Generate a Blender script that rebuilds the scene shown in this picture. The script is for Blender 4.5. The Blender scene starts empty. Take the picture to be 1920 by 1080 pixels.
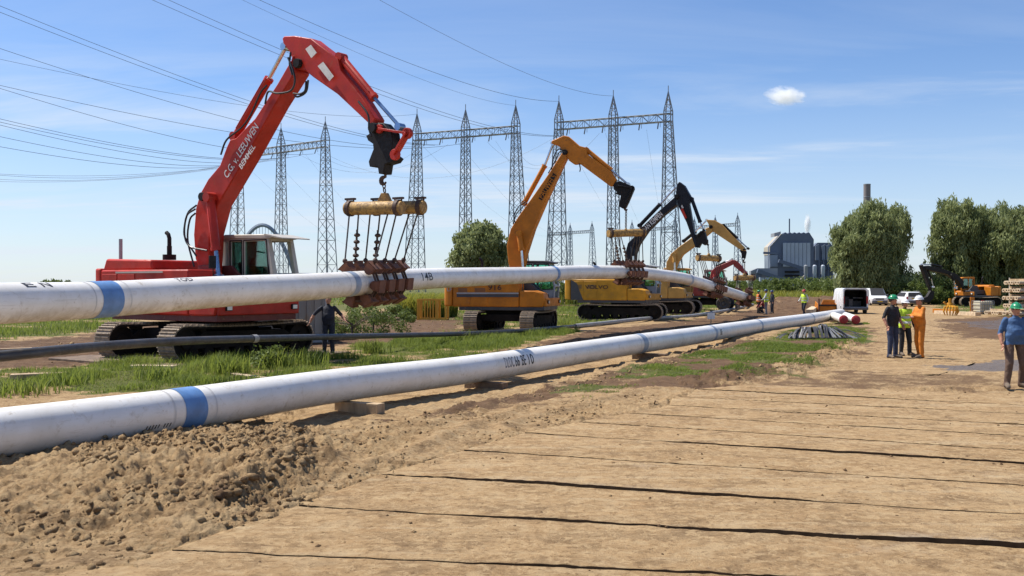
import bpy, bmesh, math, random
import numpy as np
from mathutils import Vector, Matrix
random.seed(7)
rng = np.random.default_rng(11)
R = math.radians
sc = bpy.context.scene
col = sc.collection

# ------------------------------------------------------------------ camera, sky, sun, exposure
CAM = Vector((0.0, 0.0, 2.1))
F = 1850.0                       # focal length in photo pixels (1920 wide)
PITCH = math.atan(5.0 / F)       # looking slightly down
cam_d = bpy.data.cameras.new('camera')
cam = bpy.data.objects.new('camera', cam_d)
col.objects.link(cam)
cam.location = CAM
cam.rotation_euler = (R(90) - PITCH, 0, 0)
cam_d.sensor_width = 36
cam_d.lens = 36 * F / 1920
cam_d.clip_start = 0.05
cam_d.clip_end = 20000
sc.camera = cam

SUN_EL = R(58)
TO_SUN = Vector((-0.92, 0.39, 0)).normalized() * math.cos(SUN_EL) + Vector((0, 0, math.sin(SUN_EL)))
SUN_AZ = math.atan2(TO_SUN.x, TO_SUN.y)      # measured from +Y towards +X
w = bpy.data.worlds.new('World')
sc.world = w
w.use_nodes = True
nt = w.node_tree
nt.nodes.clear()
def wn(t, **k):
    n = nt.nodes.new(t)
    for a, b in k.items(): setattr(n, a, b)
    return n
def wl(a, b): nt.links.new(a, b)
sky = wn('ShaderNodeTexSky', sky_type='NISHITA', sun_disc=False)
sky.sun_elevation = SUN_EL
sky.sun_rotation = SUN_AZ
sky.altitude = 10
sky.air_density = 1.0
sky.dust_density = 0.2
sky.ozone_density = 4.0
tc = wn('ShaderNodeTexCoord')
sep = wn('ShaderNodeSeparateXYZ'); wl(tc.outputs['Generated'], sep.inputs[0])
def wm(op, a, b=None, c=None, clamp=False):
    n = wn('ShaderNodeMath', operation=op); n.use_clamp = clamp
    for i, v in enumerate((a, b, c)):
        if v is None: continue
        if isinstance(v, (int, float)): n.inputs[i].default_value = v
        else: wl(v, n.inputs[i])
    return n.outputs[0]
zc = wm('MAXIMUM', sep.outputs[2], 0.0)
den = wm('ADD', zc, 0.09)
cx_ = wm('DIVIDE', sep.outputs[0], den); cy_ = wm('DIVIDE', sep.outputs[1], den)
comb = wn('ShaderNodeCombineXYZ')
wl(wm('ADD', wm('MULTIPLY', cx_, 0.34), wm('MULTIPLY', cy_, 0.10)), comb.inputs[0]); wl(cy_, comb.inputs[1])
n1 = wn('ShaderNodeTexNoise'); n1.inputs['Scale'].default_value = 1.25; n1.inputs['Detail'].default_value = 9; n1.inputs['Roughness'].default_value = 0.62; n1.inputs['Distortion'].default_value = 0.5
wl(comb.outputs[0], n1.inputs['Vector'])
n2 = wn('ShaderNodeTexNoise'); n2.inputs['Scale'].default_value = 0.5; n2.inputs['Detail'].default_value = 4
wl(comb.outputs[0], n2.inputs['Vector'])
cov = wm('MULTIPLY', wm('SUBTRACT', wm('ADD', n1.outputs[0], wm('MULTIPLY', n2.outputs[0], 0.8)), 0.83), 5.0, clamp=True)
elev_fade = wn('ShaderNodeMapRange'); elev_fade.interpolation_type = 'SMOOTHSTEP'
wl(zc, elev_fade.inputs[0]); elev_fade.inputs[1].default_value = 0.10; elev_fade.inputs[2].default_value = 0.24
elev_fade.inputs[3].default_value = 0.70; elev_fade.inputs[4].default_value = 0.10
mist = wn('ShaderNodeMapRange'); mist.interpolation_type = 'SMOOTHSTEP'
wl(zc, mist.inputs[0]); mist.inputs[1].default_value = 0.0; mist.inputs[2].default_value = 0.22
mist.inputs[3].default_value = 0.60; mist.inputs[4].default_value = 0.0
cfac = wm('MAXIMUM', wm('MULTIPLY', cov, elev_fade.outputs[0]), mist.outputs[0], clamp=True)
cfac = wm('ADD', wm('MULTIPLY', cfac, 0.75), wm('MULTIPLY', wm('MULTIPLY', cov, elev_fade.outputs[0]), 0.35), clamp=True)
mixc = wn('ShaderNodeMix', data_type='RGBA')
tintn = wn('ShaderNodeMix', data_type='RGBA', blend_type='MULTIPLY'); tintn.inputs[0].default_value = 1.0
wl(sky.outputs[0], tintn.inputs[6]); tintn.inputs[7].default_value = (0.86, 0.95, 1.12, 1)
wl(cfac, mixc.inputs[0]); wl(tintn.outputs[2], mixc.inputs[6]); mixc.inputs[7].default_value = (6.0, 6.6, 7.4, 1)
bg = wn('ShaderNodeBackground'); bg.inputs[1].default_value = 0.091
wl(mixc.outputs[2], bg.inputs[0])
wo = wn('ShaderNodeOutputWorld'); wl(bg.outputs[0], wo.inputs[0])

sun_d = bpy.data.lights.new('sun', 'SUN')
sun_d.energy = 5.0
sun_d.angle = R(0.53)
sun_d.color = (1.0, 0.95, 0.87)
sun = bpy.data.objects.new('sun', sun_d); col.objects.link(sun)
sun.rotation_euler = (-TO_SUN).to_track_quat('-Z', 'Y').to_euler()
sun.location = (-30, 20, 40)

sc.view_settings.view_transform = 'Standard'
sc.view_settings.look = 'None'
sc.view_settings.exposure = 0.5
sc.view_settings.gamma = 1
sc.view_settings.use_curve_mapping = False
sc.render.engine = 'CYCLES'
sc.cycles.use_denoising = True
sc.cycles.max_bounces = 8
sc.cycles.transparent_max_bounces = 16
sc.cycles.volume_bounces = 8

# ------------------------------------------------------------------ measuring helpers (photo pixel -> place in the world)
_cp, _sp = math.cos(PITCH), math.sin(PITCH)
def ray(px, py):
    x, z = (px - 960) / F, -(py - 540) / F
    return Vector((x, _cp + z * _sp, z * _cp - _sp))
def at(px, py, d):
    r = ray(px, py); return CAM + r * (d / r.y)
def gp(px, py, z=0.0):
    r = ray(px, py); return CAM + r * ((z - CAM.z) / r.z)

# ------------------------------------------------------------------ noise + polygons
def _h(ix, iy, s):
    n = (ix * 374761393 + iy * 668265263 + s * 1442695041) & 0xFFFFFFFF
    n = ((n ^ (n >> 13)) * 1274126177) & 0xFFFFFFFF
    n = (n ^ (n >> 16)) & 0xFFFF
    return n / 65535.0
def vnoise(x, y, s=0):
    xi = np.floor(x).astype(np.int64); yi = np.floor(y).astype(np.int64)
    fx = x - xi; fy = y - yi
    fx = fx * fx * fx * (fx * (fx * 6 - 15) + 10); fy = fy * fy * fy * (fy * (fy * 6 - 15) + 10)
    a = _h(xi, yi, s); b = _h(xi + 1, yi, s); c = _h(xi, yi + 1, s); d = _h(xi + 1, yi + 1, s)
    return (a + (b - a) * fx) * (1 - fy) + (c + (d - c) * fx) * fy
def fbm(x, y, s=0, o=4, g=0.5):
    t = 0; a = 1; n = 0
    for i in range(o):
        t = t + a * vnoise(x, y, s + i * 17); n += a; a *= g
        x, y = x * 1.93 + y * 0.35 + 7.1, y * 1.93 - x * 0.35 + 3.7
    return t / n
def inpoly(x, y, poly):
    r = np.zeros(x.shape, bool); n = len(poly)
    for i in range(n):
        x0, y0 = poly[i]; x1, y1 = poly[(i + 1) % n]
        if y0 == y1: continue
        c = ((y0 > y) != (y1 > y)) & (x < (x1 - x0) * (y - y0) / (y1 - y0) + x0)
        r ^= c
    return r
def soft(x, y, poly, warp, seed):
    p_ = np.array(poly); lo = p_.min(0) - 3.2 * warp; hi = p_.max(0) + 3.2 * warp
    sel = (x >= lo[0]) & (x <= hi[0]) & (y >= lo[1]) & (y <= hi[1]); out = np.zeros(x.shape)
    if not sel.any(): return out
    x, y = x[sel], y[sel]; t = 0
    for k in range(4):
        wx = (fbm(x * .9 / warp, y * .9 / warp, seed + k * 5, 3, .6) - .5) * warp * 3
        wy = (fbm(x * .9 / warp, y * .9 / warp, seed + 31 + k * 5, 3, .6) - .5) * warp * 3
        a = k * 1.57 + .4
        t = t + inpoly(x + wx + .3 * warp * math.cos(a), y + wy + .3 * warp * math.sin(a), poly)
    out[sel] = t / 4.0
    return out
def gpoly(pts):
    o = []
    for p in pts:
        q = gp(*p); o.append((q.x, q.y))
    return o
def segdist(x, y, a, b):
    dx, dy = b[0] - a[0], b[1] - a[1]; L2 = dx * dx + dy * dy
    t = np.clip(((x - a[0]) * dx + (y - a[1]) * dy) / L2, 0, 1)
    return np.hypot(x - a[0] - t * dx, y - a[1] - t * dy), t * math.sqrt(L2)

# ------------------------------------------------------------------ object helpers
WM = {}
def _world(o): return WM.get(o.name, Matrix.Identity(4))
def thing(name, label, cat, loc=(0, 0, 0), rotz=0.0, group=None):
    o = bpy.data.objects.new(name, None); col.objects.link(o)
    o.location = loc; o.rotation_euler = (0, 0, rotz)
    o.empty_display_size = 0.3
    o['label'] = label; o['category'] = cat
    if group: o['group'] = group
    WM[o.name] = Matrix.Translation(Vector(loc)) @ Matrix.Rotation(rotz, 4, 'Z')
    return o
def tag(o, label=None, cat=None, group=None, kind=None):
    if label: o['label'] = label
    if cat: o['category'] = cat
    if group: o['group'] = group
    if kind: o['kind'] = kind
    return o
def link(name, me, mat=None, parent=None):
    o = bpy.data.objects.new(name, me); col.objects.link(o)
    if mat is not None and not me.materials:
        for m in (mat if isinstance(mat, (list, tuple)) else [mat]): me.materials.append(m)
    if parent is not None:
        o.parent = parent; WM[o.name] = _world(parent)
    return o
def copy_tree(o, parent=None):
    c = o.copy(); col.objects.link(c); c.parent = parent
    for ch in o.children: copy_tree(ch, c)
    return c
def relabel(o, label): o['label'] = label; return o

def ortho(d):
    d = d.normalized()
    up = Vector((0, 0, 1)) if abs(d.z) < 0.95 else Vector((1, 0, 0))
    a = d.cross(up).normalized(); b = a.cross(d).normalized()
    return a, b

class MB:
    def __init__(s): s.v = []; s.f = []; s.m = []
    def add(s, vs, fs, mi=0):
        n = len(s.v); s.v += [tuple(q) for q in vs]
        s.f += [tuple(i + n for i in f) for f in fs]; s.m += [mi] * len(fs)
        return s
    def box(s, c, size, M=None, mi=0, taper=1.0):
        hx, hy, hz = (q / 2 for q in size); c = Vector(c)
        vs = []
        for z in (-1, 1):
            k = taper if z > 0 else 1.0
            for x, y in ((-1, -1), (1, -1), (1, 1), (-1, 1)):
                p = Vector((x * hx * k, y * hy * k, z * hz))
                vs.append((M @ p if M else p) + c)
        s.add(vs, [(3, 2, 1, 0), (4, 5, 6, 7), (0, 1, 5, 4), (1, 2, 6, 5), (2, 3, 7, 6), (3, 0, 4, 7)], mi); return s
    def bb(s, x0, x1, y0, y1, z0, z1, mi=0):
        return s.box(((x0 + x1) / 2, (y0 + y1) / 2, (z0 + z1) / 2), (x1 - x0, y1 - y0, z1 - z0), None, mi)
    def beam(s, p, q, wd, h=None, mi=0):
        p = Vector(p); q = Vector(q); h = h or wd
        if (q - p).length < 1e-6: return s
        a, b = ortho(q - p); vs = []
        for e in (p, q):
            for i, j in ((-1, -1), (1, -1), (1, 1), (-1, 1)): vs.append(e + a * (i * wd / 2) + b * (j * h / 2))
        s.add(vs, [(0, 1, 2, 3), (7, 6, 5, 4), (4, 5, 1, 0), (5, 6, 2, 1), (6, 7, 3, 2), (7, 4, 0, 3)], mi); return s
    def rod3(s, p, q, wd):
        p = Vector(p); q = Vector(q); a, b = ortho(q - p); vs = []
        for e in (p, q):
            for k in range(3):
                t = k * 2.0944; vs.append(e + a * (math.cos(t) * wd * .58) + b * (math.sin(t) * wd * .58))
        s.add(vs, [(0, 1, 4, 3), (1, 2, 5, 4), (2, 0, 3, 5)]); return s
    def tube(s, pts, r, seg=10, cap=True, mi=0, closed=False):
        pts = [Vector(p) for p in pts]; n = len(pts)
        rs = r if isinstance(r, (list, tuple)) else [r] * n
        a = None; rings = []
        for i in range(n):
            d = (pts[min(i + 1, n - 1)] - pts[max(i - 1, 0)])
            if d.length < 1e-9: d = Vector((0, 0, 1))
            d.normalize()
            if a is None: a, b = ortho(d)
            else:
                a = (a - d * a.dot(d))
                if a.length < 1e-6: a, _ = ortho(d)
                a.normalize(); b = a.cross(d)
                b = -b if False else b
            b = d.cross(a)
            rings.append([pts[i] + (a * math.cos(2 * math.pi * k / seg) + b * math.sin(2 * math.pi * k / seg)) * rs[i] for k in range(seg)])
        vs = [p for rg in rings for p in rg]; fs = []
        for i in range(n - 1):
            for k in range(seg):
                k2 = (k + 1) % seg
                fs.append((i * seg + k, i * seg + k2, (i + 1) * seg + k2, (i + 1) * seg + k))
        if cap:
            fs.append(tuple(range(seg - 1, -1, -1))); fs.append(tuple((n - 1) * seg + k for k in range(seg)))
        s.add(vs, fs, mi); return s
    def prism(s, poly, O, U, V, W, t0, t1, mi=0):
        """poly (u,v) extruded along W from t0 to t1"""
        O, U, V, W = Vector(O), Vector(U), Vector(V), Vector(W)
        n = len(poly)
        ar = sum(poly[i][0] * poly[(i + 1) % n][1] - poly[(i + 1) % n][0] * poly[i][1] for i in range(n))
        if (ar > 0) != (U.cross(V).dot(W) * (t1 - t0) > 0): poly = poly[::-1]
        vs = [O + U * a + V * b + W * t0 for a, b in poly] + [O + U * a + V * b + W * t1 for a, b in poly]
        fs = [tuple(range(n - 1, -1, -1)), tuple(range(n, 2 * n))]
        fs += [(i, (i + 1) % n, n + (i + 1) % n, n + i) for i in range(n)]
        s.add(vs, fs, mi); return s
    def ell(s, c, r, seg=14, rings=9, M=None, z0=-1.0, mi=0):
        c = Vector(c); vs = []; fs = []
        t0 = math.acos(max(-1, min(1, z0)))
        for i in range(rings + 1):
            t = t0 * (i / rings)
            for k in range(seg):
                p = 2 * math.pi * k / seg
                q = Vector((r[0] * math.sin(t) * math.cos(p), r[1] * math.sin(t) * math.sin(p), r[2] * math.cos(t)))
                vs.append((M @ q if M else q) + c)
        for i in range(rings):
            for k in range(seg):
                k2 = (k + 1) % seg
                fs.append((i * seg + k, (i + 1) * seg + k, (i + 1) * seg + k2, i * seg + k2))
        if z0 > -1: fs.append(tuple(rings * seg + k for k in range(seg - 1, -1, -1)))
        s.add(vs, fs, mi); return s
    def lathe(s, prof, O, A, seg=20, mi=0):
        """prof (r, t) turned about the axis A through O"""
        O = Vector(O); A = Vector(A).normalized(); a, b = ortho(A); vs = []; fs = []
        for r, t in prof:
            for k in range(seg):
                p = 2 * math.pi * k / seg
                vs.append(O + A * t + (a * math.cos(p) + b * math.sin(p)) * r)
        n = len(prof)
        for i in range(n - 1):
            for k in range(seg):
                k2 = (k + 1) % seg
                fs.append((i * seg + k, i * seg + k2, (i + 1) * seg + k2, (i + 1) * seg + k))
        s.add(vs, fs, mi); return s
    def mesh(s, name, smooth=35):
        me = bpy.data.meshes.new(name); me.from_pydata(s.v, [], s.f)
        if any(s.m): me.polygons.foreach_set('material_index', s.m)
        if smooth:
            me.polygons.foreach_set('use_smooth', [True] * len(me.polygons))
            me.set_sharp_from_angle(angle=R(smooth))
        me.update(); return me
    def build(s, name, mat, parent=None, world=False, bevel=0, smooth=35, seg=2):
        if world and parent is not None:
            I = _world(parent).inverted(); s.v = [tuple(I @ Vector(p)) for p in s.v]
        o = link(name, s.mesh(name, smooth), mat, parent)
        if bevel:
            b = o.modifiers.new('bevel', 'BEVEL'); b.width = bevel; b.segments = seg; b.limit_method = 'ANGLE'; b.angle_limit = R(40)
            b.harden_normals = False
        return o

def np_mesh(name, V, Fc, mat, parent=None, attrs=None, smooth=False):
    me = bpy.data.meshes.new(name); k = Fc.shape[1]; nf = len(Fc)
    me.vertices.add(len(V)); me.vertices.foreach_set('co', V.astype(np.float32).ravel())
    me.loops.add(nf * k); me.loops.foreach_set('vertex_index', Fc.astype(np.int32).ravel())
    me.polygons.add(nf); me.polygons.foreach_set('loop_start', np.arange(0, nf * k, k, dtype=np.int32))
    me.polygons.foreach_set('loop_total', np.full(nf, k, np.int32))
    if smooth: me.polygons.foreach_set('use_smooth', np.ones(nf, bool))
    for an, arr in (attrs or {}).items():
        if arr.ndim == 1:
            a = me.attributes.new(an, 'FLOAT', 'POINT'); a.data.foreach_set('value', arr.astype(np.float32))
        else:
            a = me.attributes.new(an, 'FLOAT_COLOR', 'POINT'); a.data.foreach_set('color', arr.astype(np.float32).ravel())
    me.update(calc_edges=True)
    return link(name, me, mat, parent)

def text_mesh(body, size, bold=0.0, cuts=0, shear=0.0):
    cu = bpy.data.curves.new('lettering', 'FONT'); cu.body = body; cu.size = size
    cu.align_x = 'CENTER'; cu.align_y = 'CENTER'; cu.offset = bold * size; cu.resolution_u = 3; cu.shear = shear
    o = bpy.data.objects.new('lettering', cu); col.objects.link(o)
    dg = bpy.context.evaluated_depsgraph_get()
    me = bpy.data.meshes.new_from_object(o.evaluated_get(dg))
    bpy.data.objects.remove(o); bpy.data.curves.remove(cu)
    me.materials.clear()
    if cuts:
        bm = bmesh.new(); bm.from_mesh(me)
        ys = [v.co.y for v in bm.verts]; y0, y1 = min(ys), max(ys)
        for i in range(1, cuts):
            y = y0 + (y1 - y0) * i / cuts
            bmesh.ops.bisect_plane(bm, geom=bm.verts[:] + bm.edges[:] + bm.faces[:], plane_co=(0, y, 0), plane_no=(0, 1, 0))
        bm.to_mesh(me); bm.free()
    return me
def flat_text(body, size, O, U, V, mat, parent, bold=0.012, sx=1.0, cuts=0, fit=None):
    """lettering lying in the plane U,V (parent's local space)"""
    me = text_mesh(body, size, bold, cuts)
    if fit: xs = [v.co.x for v in me.vertices]; sx = fit / (max(xs) - min(xs))
    O, U, V = Vector(O), Vector(U), Vector(V)
    for v in me.vertices: v.co = O + U * (v.co.x * sx) + V * v.co.y
    return link('lettering', me, mat, parent)

# ------------------------------------------------------------------ materials
def mk(name):
    m = bpy.data.materials.new(name); m.use_nodes = True
    t = m.node_tree; t.nodes.clear()
    return m, t
class NT:
    def __init__(s, t): s.t = t
    def n(s, typ, **k):
        n = s.t.nodes.new(typ)
        for a, b in k.items(): setattr(n, a, b)
        return n
    def l(s, a, b): s.t.links.new(a, b)
    def noise(s, vec, scale, detail=4, rough=.55, dist=0):
        n = s.n('ShaderNodeTexNoise'); n.inputs['Scale'].default_value = scale; n.inputs['Detail'].default_value = detail
        n.inputs['Roughness'].default_value = rough; n.inputs['Distortion'].default_value = dist
        if vec is not None: s.l(vec, n.inputs['Vector'])
        return n.outputs[0]
    def rng(s, v, a, b, c=0., d=1., smooth=True):
        n = s.n('ShaderNodeMapRange'); n.interpolation_type = 'SMOOTHSTEP' if smooth else 'LINEAR'
        s.l(v, n.inputs[0])
        for i, q in enumerate((a, b, c, d)): n.inputs[i + 1].default_value = q
        return n.outputs[0]
    def mix(s, f, a, b, mode='MIX'):
        n = s.n('ShaderNodeMix', data_type='RGBA', blend_type=mode)
        for i, q in ((0, f), (6, a), (7, b)):
            if isinstance(q, (int, float)): n.inputs[i].default_value = q
            elif isinstance(q, (tuple, list)): n.inputs[i].default_value = (*q[:3], 1)
            else: s.l(q, n.inputs[i])
        return n.outputs[2]
    def math(s, op, a, b=0., clamp=False):
        n = s.n('ShaderNodeMath', operation=op); n.use_clamp = clamp
        for i, q in enumerate((a, b)):
            if isinstance(q, (int, float)): n.inputs[i].default_value = q
            else: s.l(q, n.inputs[i])
        return n.outputs[0]
    def bump(s, h, strength, dist):
        n = s.n('ShaderNodeBump'); n.inputs['Strength'].default_value = strength; n.inputs['Distance'].default_value = dist
        s.l(h, n.inputs['Height']); return n.outputs[0]
    def pos(s): return s.n('ShaderNodeNewGeometry').outputs['Position']
    def out(s, sh): o = s.n('ShaderNodeOutputMaterial'); s.l(sh, o.inputs[0])
    def pbsdf(s, **k):
        n = s.n('ShaderNodeBsdfPrincipled')
        for a, b in k.items():
            a = a.replace('_', ' ')
            if isinstance(b, (int, float)): n.inputs[a].default_value = b
            elif isinstance(b, (tuple, list)): n.inputs[a].default_value = (*b[:3], 1)
            else: s.l(b, n.inputs[a])
        return n
DUST = (0.30, 0.21, 0.125)
def pm(name, c, rough=.5, metal=0., var=.18, scale=2.0, dirt=.25, dcol=DUST, bump=.15, bscale=25., bdist=.006, spec=.5, streak=False):
    m, t = mk(name); N = NT(t)
    tcx = N.n('ShaderNodeTexCoord').outputs['Object']
    if streak:
        mp = N.n('ShaderNodeMapping'); mp.inputs['Scale'].default_value = (1, 1, .2); N.l(tcx, mp.inputs[0]); v1 = mp.outputs[0]
    else: v1 = tcx
    a = N.noise(v1, scale, 5, .6)
    dark = tuple(q * (1 - var) for q in c); lite = tuple(min(1, q * (1 + var * .7)) for q in c)
    cc = N.mix(N.rng(a, .3, .7), dark, lite)
    b = N.noise(v1, scale * 2.7, 8, .7, .6)
    if dirt > 0:
        lo = .68 - .36 * dirt
        cc = N.mix(N.rng(b, lo, lo + .22, 0, min(1, dirt * 1.5)), cc, dcol)
    rr = N.rng(b, .35, .75, max(.02, rough - .12), min(1, rough + .25))
    bs = N.pbsdf(Base_Color=cc, Roughness=rr, Metallic=metal, Specular_IOR_Level=spec)
    if bump: N.l(N.bump(N.noise(tcx, bscale, 4, .6), bump, bdist), bs.inputs['Normal'])
    N.out(bs.outputs[0]); return m
def flat(name, c, rough=.6, metal=0., spec=.5): return pm(name, c, rough, metal, var=.1, dirt=0, bump=0, spec=spec)

# ================================================================== TERRAIN
P_GRASS_A = gpoly([(-300, 712), (0, 692), (150, 690), (250, 672), (420, 672), (600, 656), (700, 645), (860, 634), (1060, 614), (1090, 622), (1000, 642), (900, 666), (700, 695), (400, 726), (150, 742), (0, 752), (-300, 775)])
P_GRASS_B = gpoly([(-400, 592), (300, 592), (190, 622), (0, 638), (-400, 650)])
P_GRASS_C = gpoly([(1030, 742), (1180, 695), (1300, 660), (1450, 628), (1590, 598), (1632, 608), (1622, 645), (1560, 668), (1500, 700), (1380, 724), (1200, 737), (1100, 748)])
P_GRASS_D = gpoly([(850, 588), (880, 574), (1080, 574), (1260, 574), (1345, 570), (1400, 562), (1400, 572), (1340, 588), (1200, 604), (1060, 614), (860, 622)])
P_GRASS_E = gpoly([(-2600, 594), (300, 596), (640, 584), (840, 574), (1000, 568), (1400, 564), (1620, 566), (1626, 558), (1700, 558), (3500, 558), (3500, 535.8), (-2600, 535.8)])
P_GRASS_F = gpoly([(1800, 588), (1740, 572), (1920, 566), (2400, 570), (2400, 592), (1900, 594)])
P_MUD_A = gpoly([(-400, 655), (0, 640), (150, 630), (330, 598), (620, 596), (700, 584), (860, 582), (880, 600), (860, 630), (600, 654), (420, 672), (250, 668), (150, 690), (0, 690), (-400, 715)])
P_MUD_B = gpoly([(1085, 624), (1340, 594), (1420, 582), (1580, 572), (1600, 586), (1400, 610), (1200, 640), (1060, 668), (900, 700), (960, 660)])
P_MUD_SHADOW = gpoly([(440, 812), (560, 790), (900, 745), (1180, 690), (1300, 655), (1430, 628), (1440, 645), (1300, 676), (1180, 706), (1010, 752), (800, 782)])  # brown mud at the far end; elsewhere the pipe's shadow painted as darker soil
P_MUD_D = gpoly([(1735, 622), (1755, 598), (1920, 592), (2400, 592), (2400, 668), (1930, 648), (1860, 642)])
P_DIRT = [gpoly([(1250, 748), (1400, 716), (1560, 690), (1700, 692), (1930, 706), (1960, 742), (1740, 728), (1520, 728), (1380, 752)]), gpoly([(1640, 640), (1660, 600), (1640, 590), (1720, 590), (1740, 640), (1800, 690), (1740, 690)]), gpoly([(1590, 640), (1640, 604), (1660, 604), (1640, 670), (1560, 700)])]
P_MUD_E = gpoly([(1440, 582), (1440, 566), (1560, 560), (1590, 575), (1560, 588)])
P_WET = gpoly([(1735, 690), (1790, 681), (1950, 676), (2100, 680), (2060, 696), (1900, 700), (1760, 699)])
P_WET2 = gpoly([(1750, 604), (1900, 598), (2050, 604), (1930, 622), (1800, 614)])
P_SPOIL = gpoly([(-380, 880), (0, 838), (240, 828), (420, 800), (600, 800), (640, 850), (560, 905), (400, 990), (220, 1010), (-60, 1060), (-400, 1060)])
P_SPOIL2 = gpoly([(160, 850), (560, 815), (600, 870), (540, 930), (240, 990), (120, 940)])
P_RIDGE = gpoly([(395, 955), (470, 905), (560, 872), (590, 890), (500, 930), (420, 965)])
P_BERM = gpoly([(1330, 720), (1480, 700), (1560, 672), (1600, 650), (1600, 640), (1540, 658), (1460, 690), (1330, 706)])
P_BANK = gpoly([(1440, 584), (1450, 573), (1580, 569), (1590, 577), (1560, 585)])
P_RAISE = gpoly([(1010, 604), (1180, 596), (1345, 584), (1420, 566), (1420, 556), (1000, 556)])
P_ROAD = gpoly([(-300, 1290), (318, 1036), (555, 950), (712, 890), (985, 812), (1255, 752), (1310, 730), (1640, 728), (1960, 728), (2500, 770), (3200, 1290)])
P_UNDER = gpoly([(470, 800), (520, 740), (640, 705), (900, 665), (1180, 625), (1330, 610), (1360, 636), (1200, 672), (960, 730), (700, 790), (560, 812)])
TRACKS = [(gp(600, 878), gp(930, 760)), (gp(560, 862), gp(880, 752)), (gp(1005, 800), gp(1250, 735))]

def masks(x, y):
    g = np.maximum.reduce([soft(x, y, P_GRASS_A, .8, 1), soft(x, y, P_GRASS_B, 1.5, 2), .85 * soft(x, y, P_GRASS_D, 3., 4),
                           soft(x, y, P_GRASS_E, 8., 5), .8 * soft(x, y, P_GRASS_F, 3., 6)])
    gc = soft(x, y, P_GRASS_C, 1.0, 3) * np.clip((fbm(x * .55, y * .4, 77, 4, .6) - .26) * 4.0, .0, 1)
    g = np.maximum(g, gc)
    mud = np.maximum.reduce([soft(x, y, P_MUD_A, 1.2, 11), soft(x, y, P_MUD_B, 1.2, 12), soft(x, y, P_MUD_SHADOW, .7, 13),
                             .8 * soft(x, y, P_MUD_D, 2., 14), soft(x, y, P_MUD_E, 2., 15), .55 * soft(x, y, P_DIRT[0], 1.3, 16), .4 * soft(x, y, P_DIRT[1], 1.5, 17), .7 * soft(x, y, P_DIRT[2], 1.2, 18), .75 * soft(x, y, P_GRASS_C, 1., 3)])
    # bare patches inside the grass
    bare = np.clip((fbm(x * .28, y * .28, 91, 4, .6) - .53) * 9, 0, 1)
    far = np.clip((y - 90) / 60, 0, 1)
    g = g * (1 - .8 * bare * (1 - far))
    wet = np.maximum(soft(x, y, P_WET, .8, 21), .6 * soft(x, y, P_WET2, 2., 22))
    return g, mud, wet

def H(x, y):
    x = np.asarray(x, float); y = np.asarray(y, float)
    near = np.clip(1.4 - y / 60, 0, 1)
    road = soft(x, y, P_ROAD, .25, 41)
    rough = (1 - road)
    z = .09 * (fbm(x * .12, y * .12, 51, 3) - .5) * np.clip((y - 14) / 20, 0, 1)
    z = z + rough * near * (.10 * (fbm(x * .8, y * .8, 52, 4, .55) - .5) + .045 * (fbm(x * 3.1, y * 3.1, 53, 4, .6) - .5))
    # lumps of broken soil
    lump = np.abs(fbm(x * 4.3, y * 4.3, 54, 3, .55) - .5) * 2
    z = z + rough * near * .045 * np.clip(.5 - lump, 0, 1) * np.clip((fbm(x * .6, y * .6, 55, 3) - .42) * 5, 0, 1)
    sp = (soft(x, y, P_SPOIL, .5, 42) + soft(x, y, P_SPOIL, .9, 142)) / 2; sp2 = (soft(x, y, P_SPOIL2, .5, 43) + soft(x, y, P_SPOIL2, .9, 143) + soft(x, y, P_SPOIL2, .7, 243)) / 3
    bil = 1 - np.abs(fbm(x * 2.6, y * 2.6, 56, 4, .6) - .5) * 3.2
    lumps = (fbm(x * 6.2, y * 6.2, 156, 3, .6) - .5) * .10 + (fbm(x * 13, y * 13, 157, 3, .65) - .5) * .055
    bil2 = 1 - np.abs(fbm(x * 7.5, y * 7.5, 57, 3, .6) - .5) * 3.
    z = z + sp * (.03 + .08 * bil + lumps) + sp2 * (.07 + .06 * bil + .6 * lumps)
    rd = soft(x, y, P_RIDGE, .18, 44)
    z = z + rd * (.08 + .03 * bil2)
    z = z - road * .055 + road * .012 * (fbm(x * 1.1, y * 1.1, 58, 4) - .5)
    z = z + soft(x, y, P_BERM, .7, 45) * (.10 + .16 * fbm(x * 1.2, y * 1.2, 59, 3))
    z = z + soft(x, y, P_BANK, 1.5, 46) * (.35 + .8 * fbm(x * .5, y * .5, 60, 3))
    z = z + soft(x, y, P_RAISE, 4., 47) * .24
    z = z - .06 * soft(x, y, P_MUD_SHADOW, .8, 48) - .20 * soft(x, y, P_UNDER, .7, 49) - .012 * soft(x, y, P_WET, .8, 21)
    for a, b in TRACKS:
        d, t = segdist(x, y, (a.x, a.y), (b.x, b.y))
        on = np.clip(1.3 - d / .34, 0, 1) * (1 - road)
        cl = (np.abs(((t * 4.6 + d * 1.2) % 1) - .5) * 2)
        z = z + on * (.075 * np.clip(cl * 1.9 - .55, 0, 1) - .03) * np.clip(fbm(t * .7, t * 0 + 3, 61, 2) * 2.4 - .6, .1, 1)
        z = z + .05 * np.exp(-((d - .5) / .14) ** 2) * (1 - road)
    return z
def h1(x, y): return float(H(np.array([x]), np.array([y]))[0])
def gh(px, py):
    """where the photo pixel meets the built terrain"""
    z = 0.0
    for _ in range(4):
        p = gp(px, py, z); z = h1(p.x, p.y)
    return Vector((p.x, p.y, z))

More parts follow.
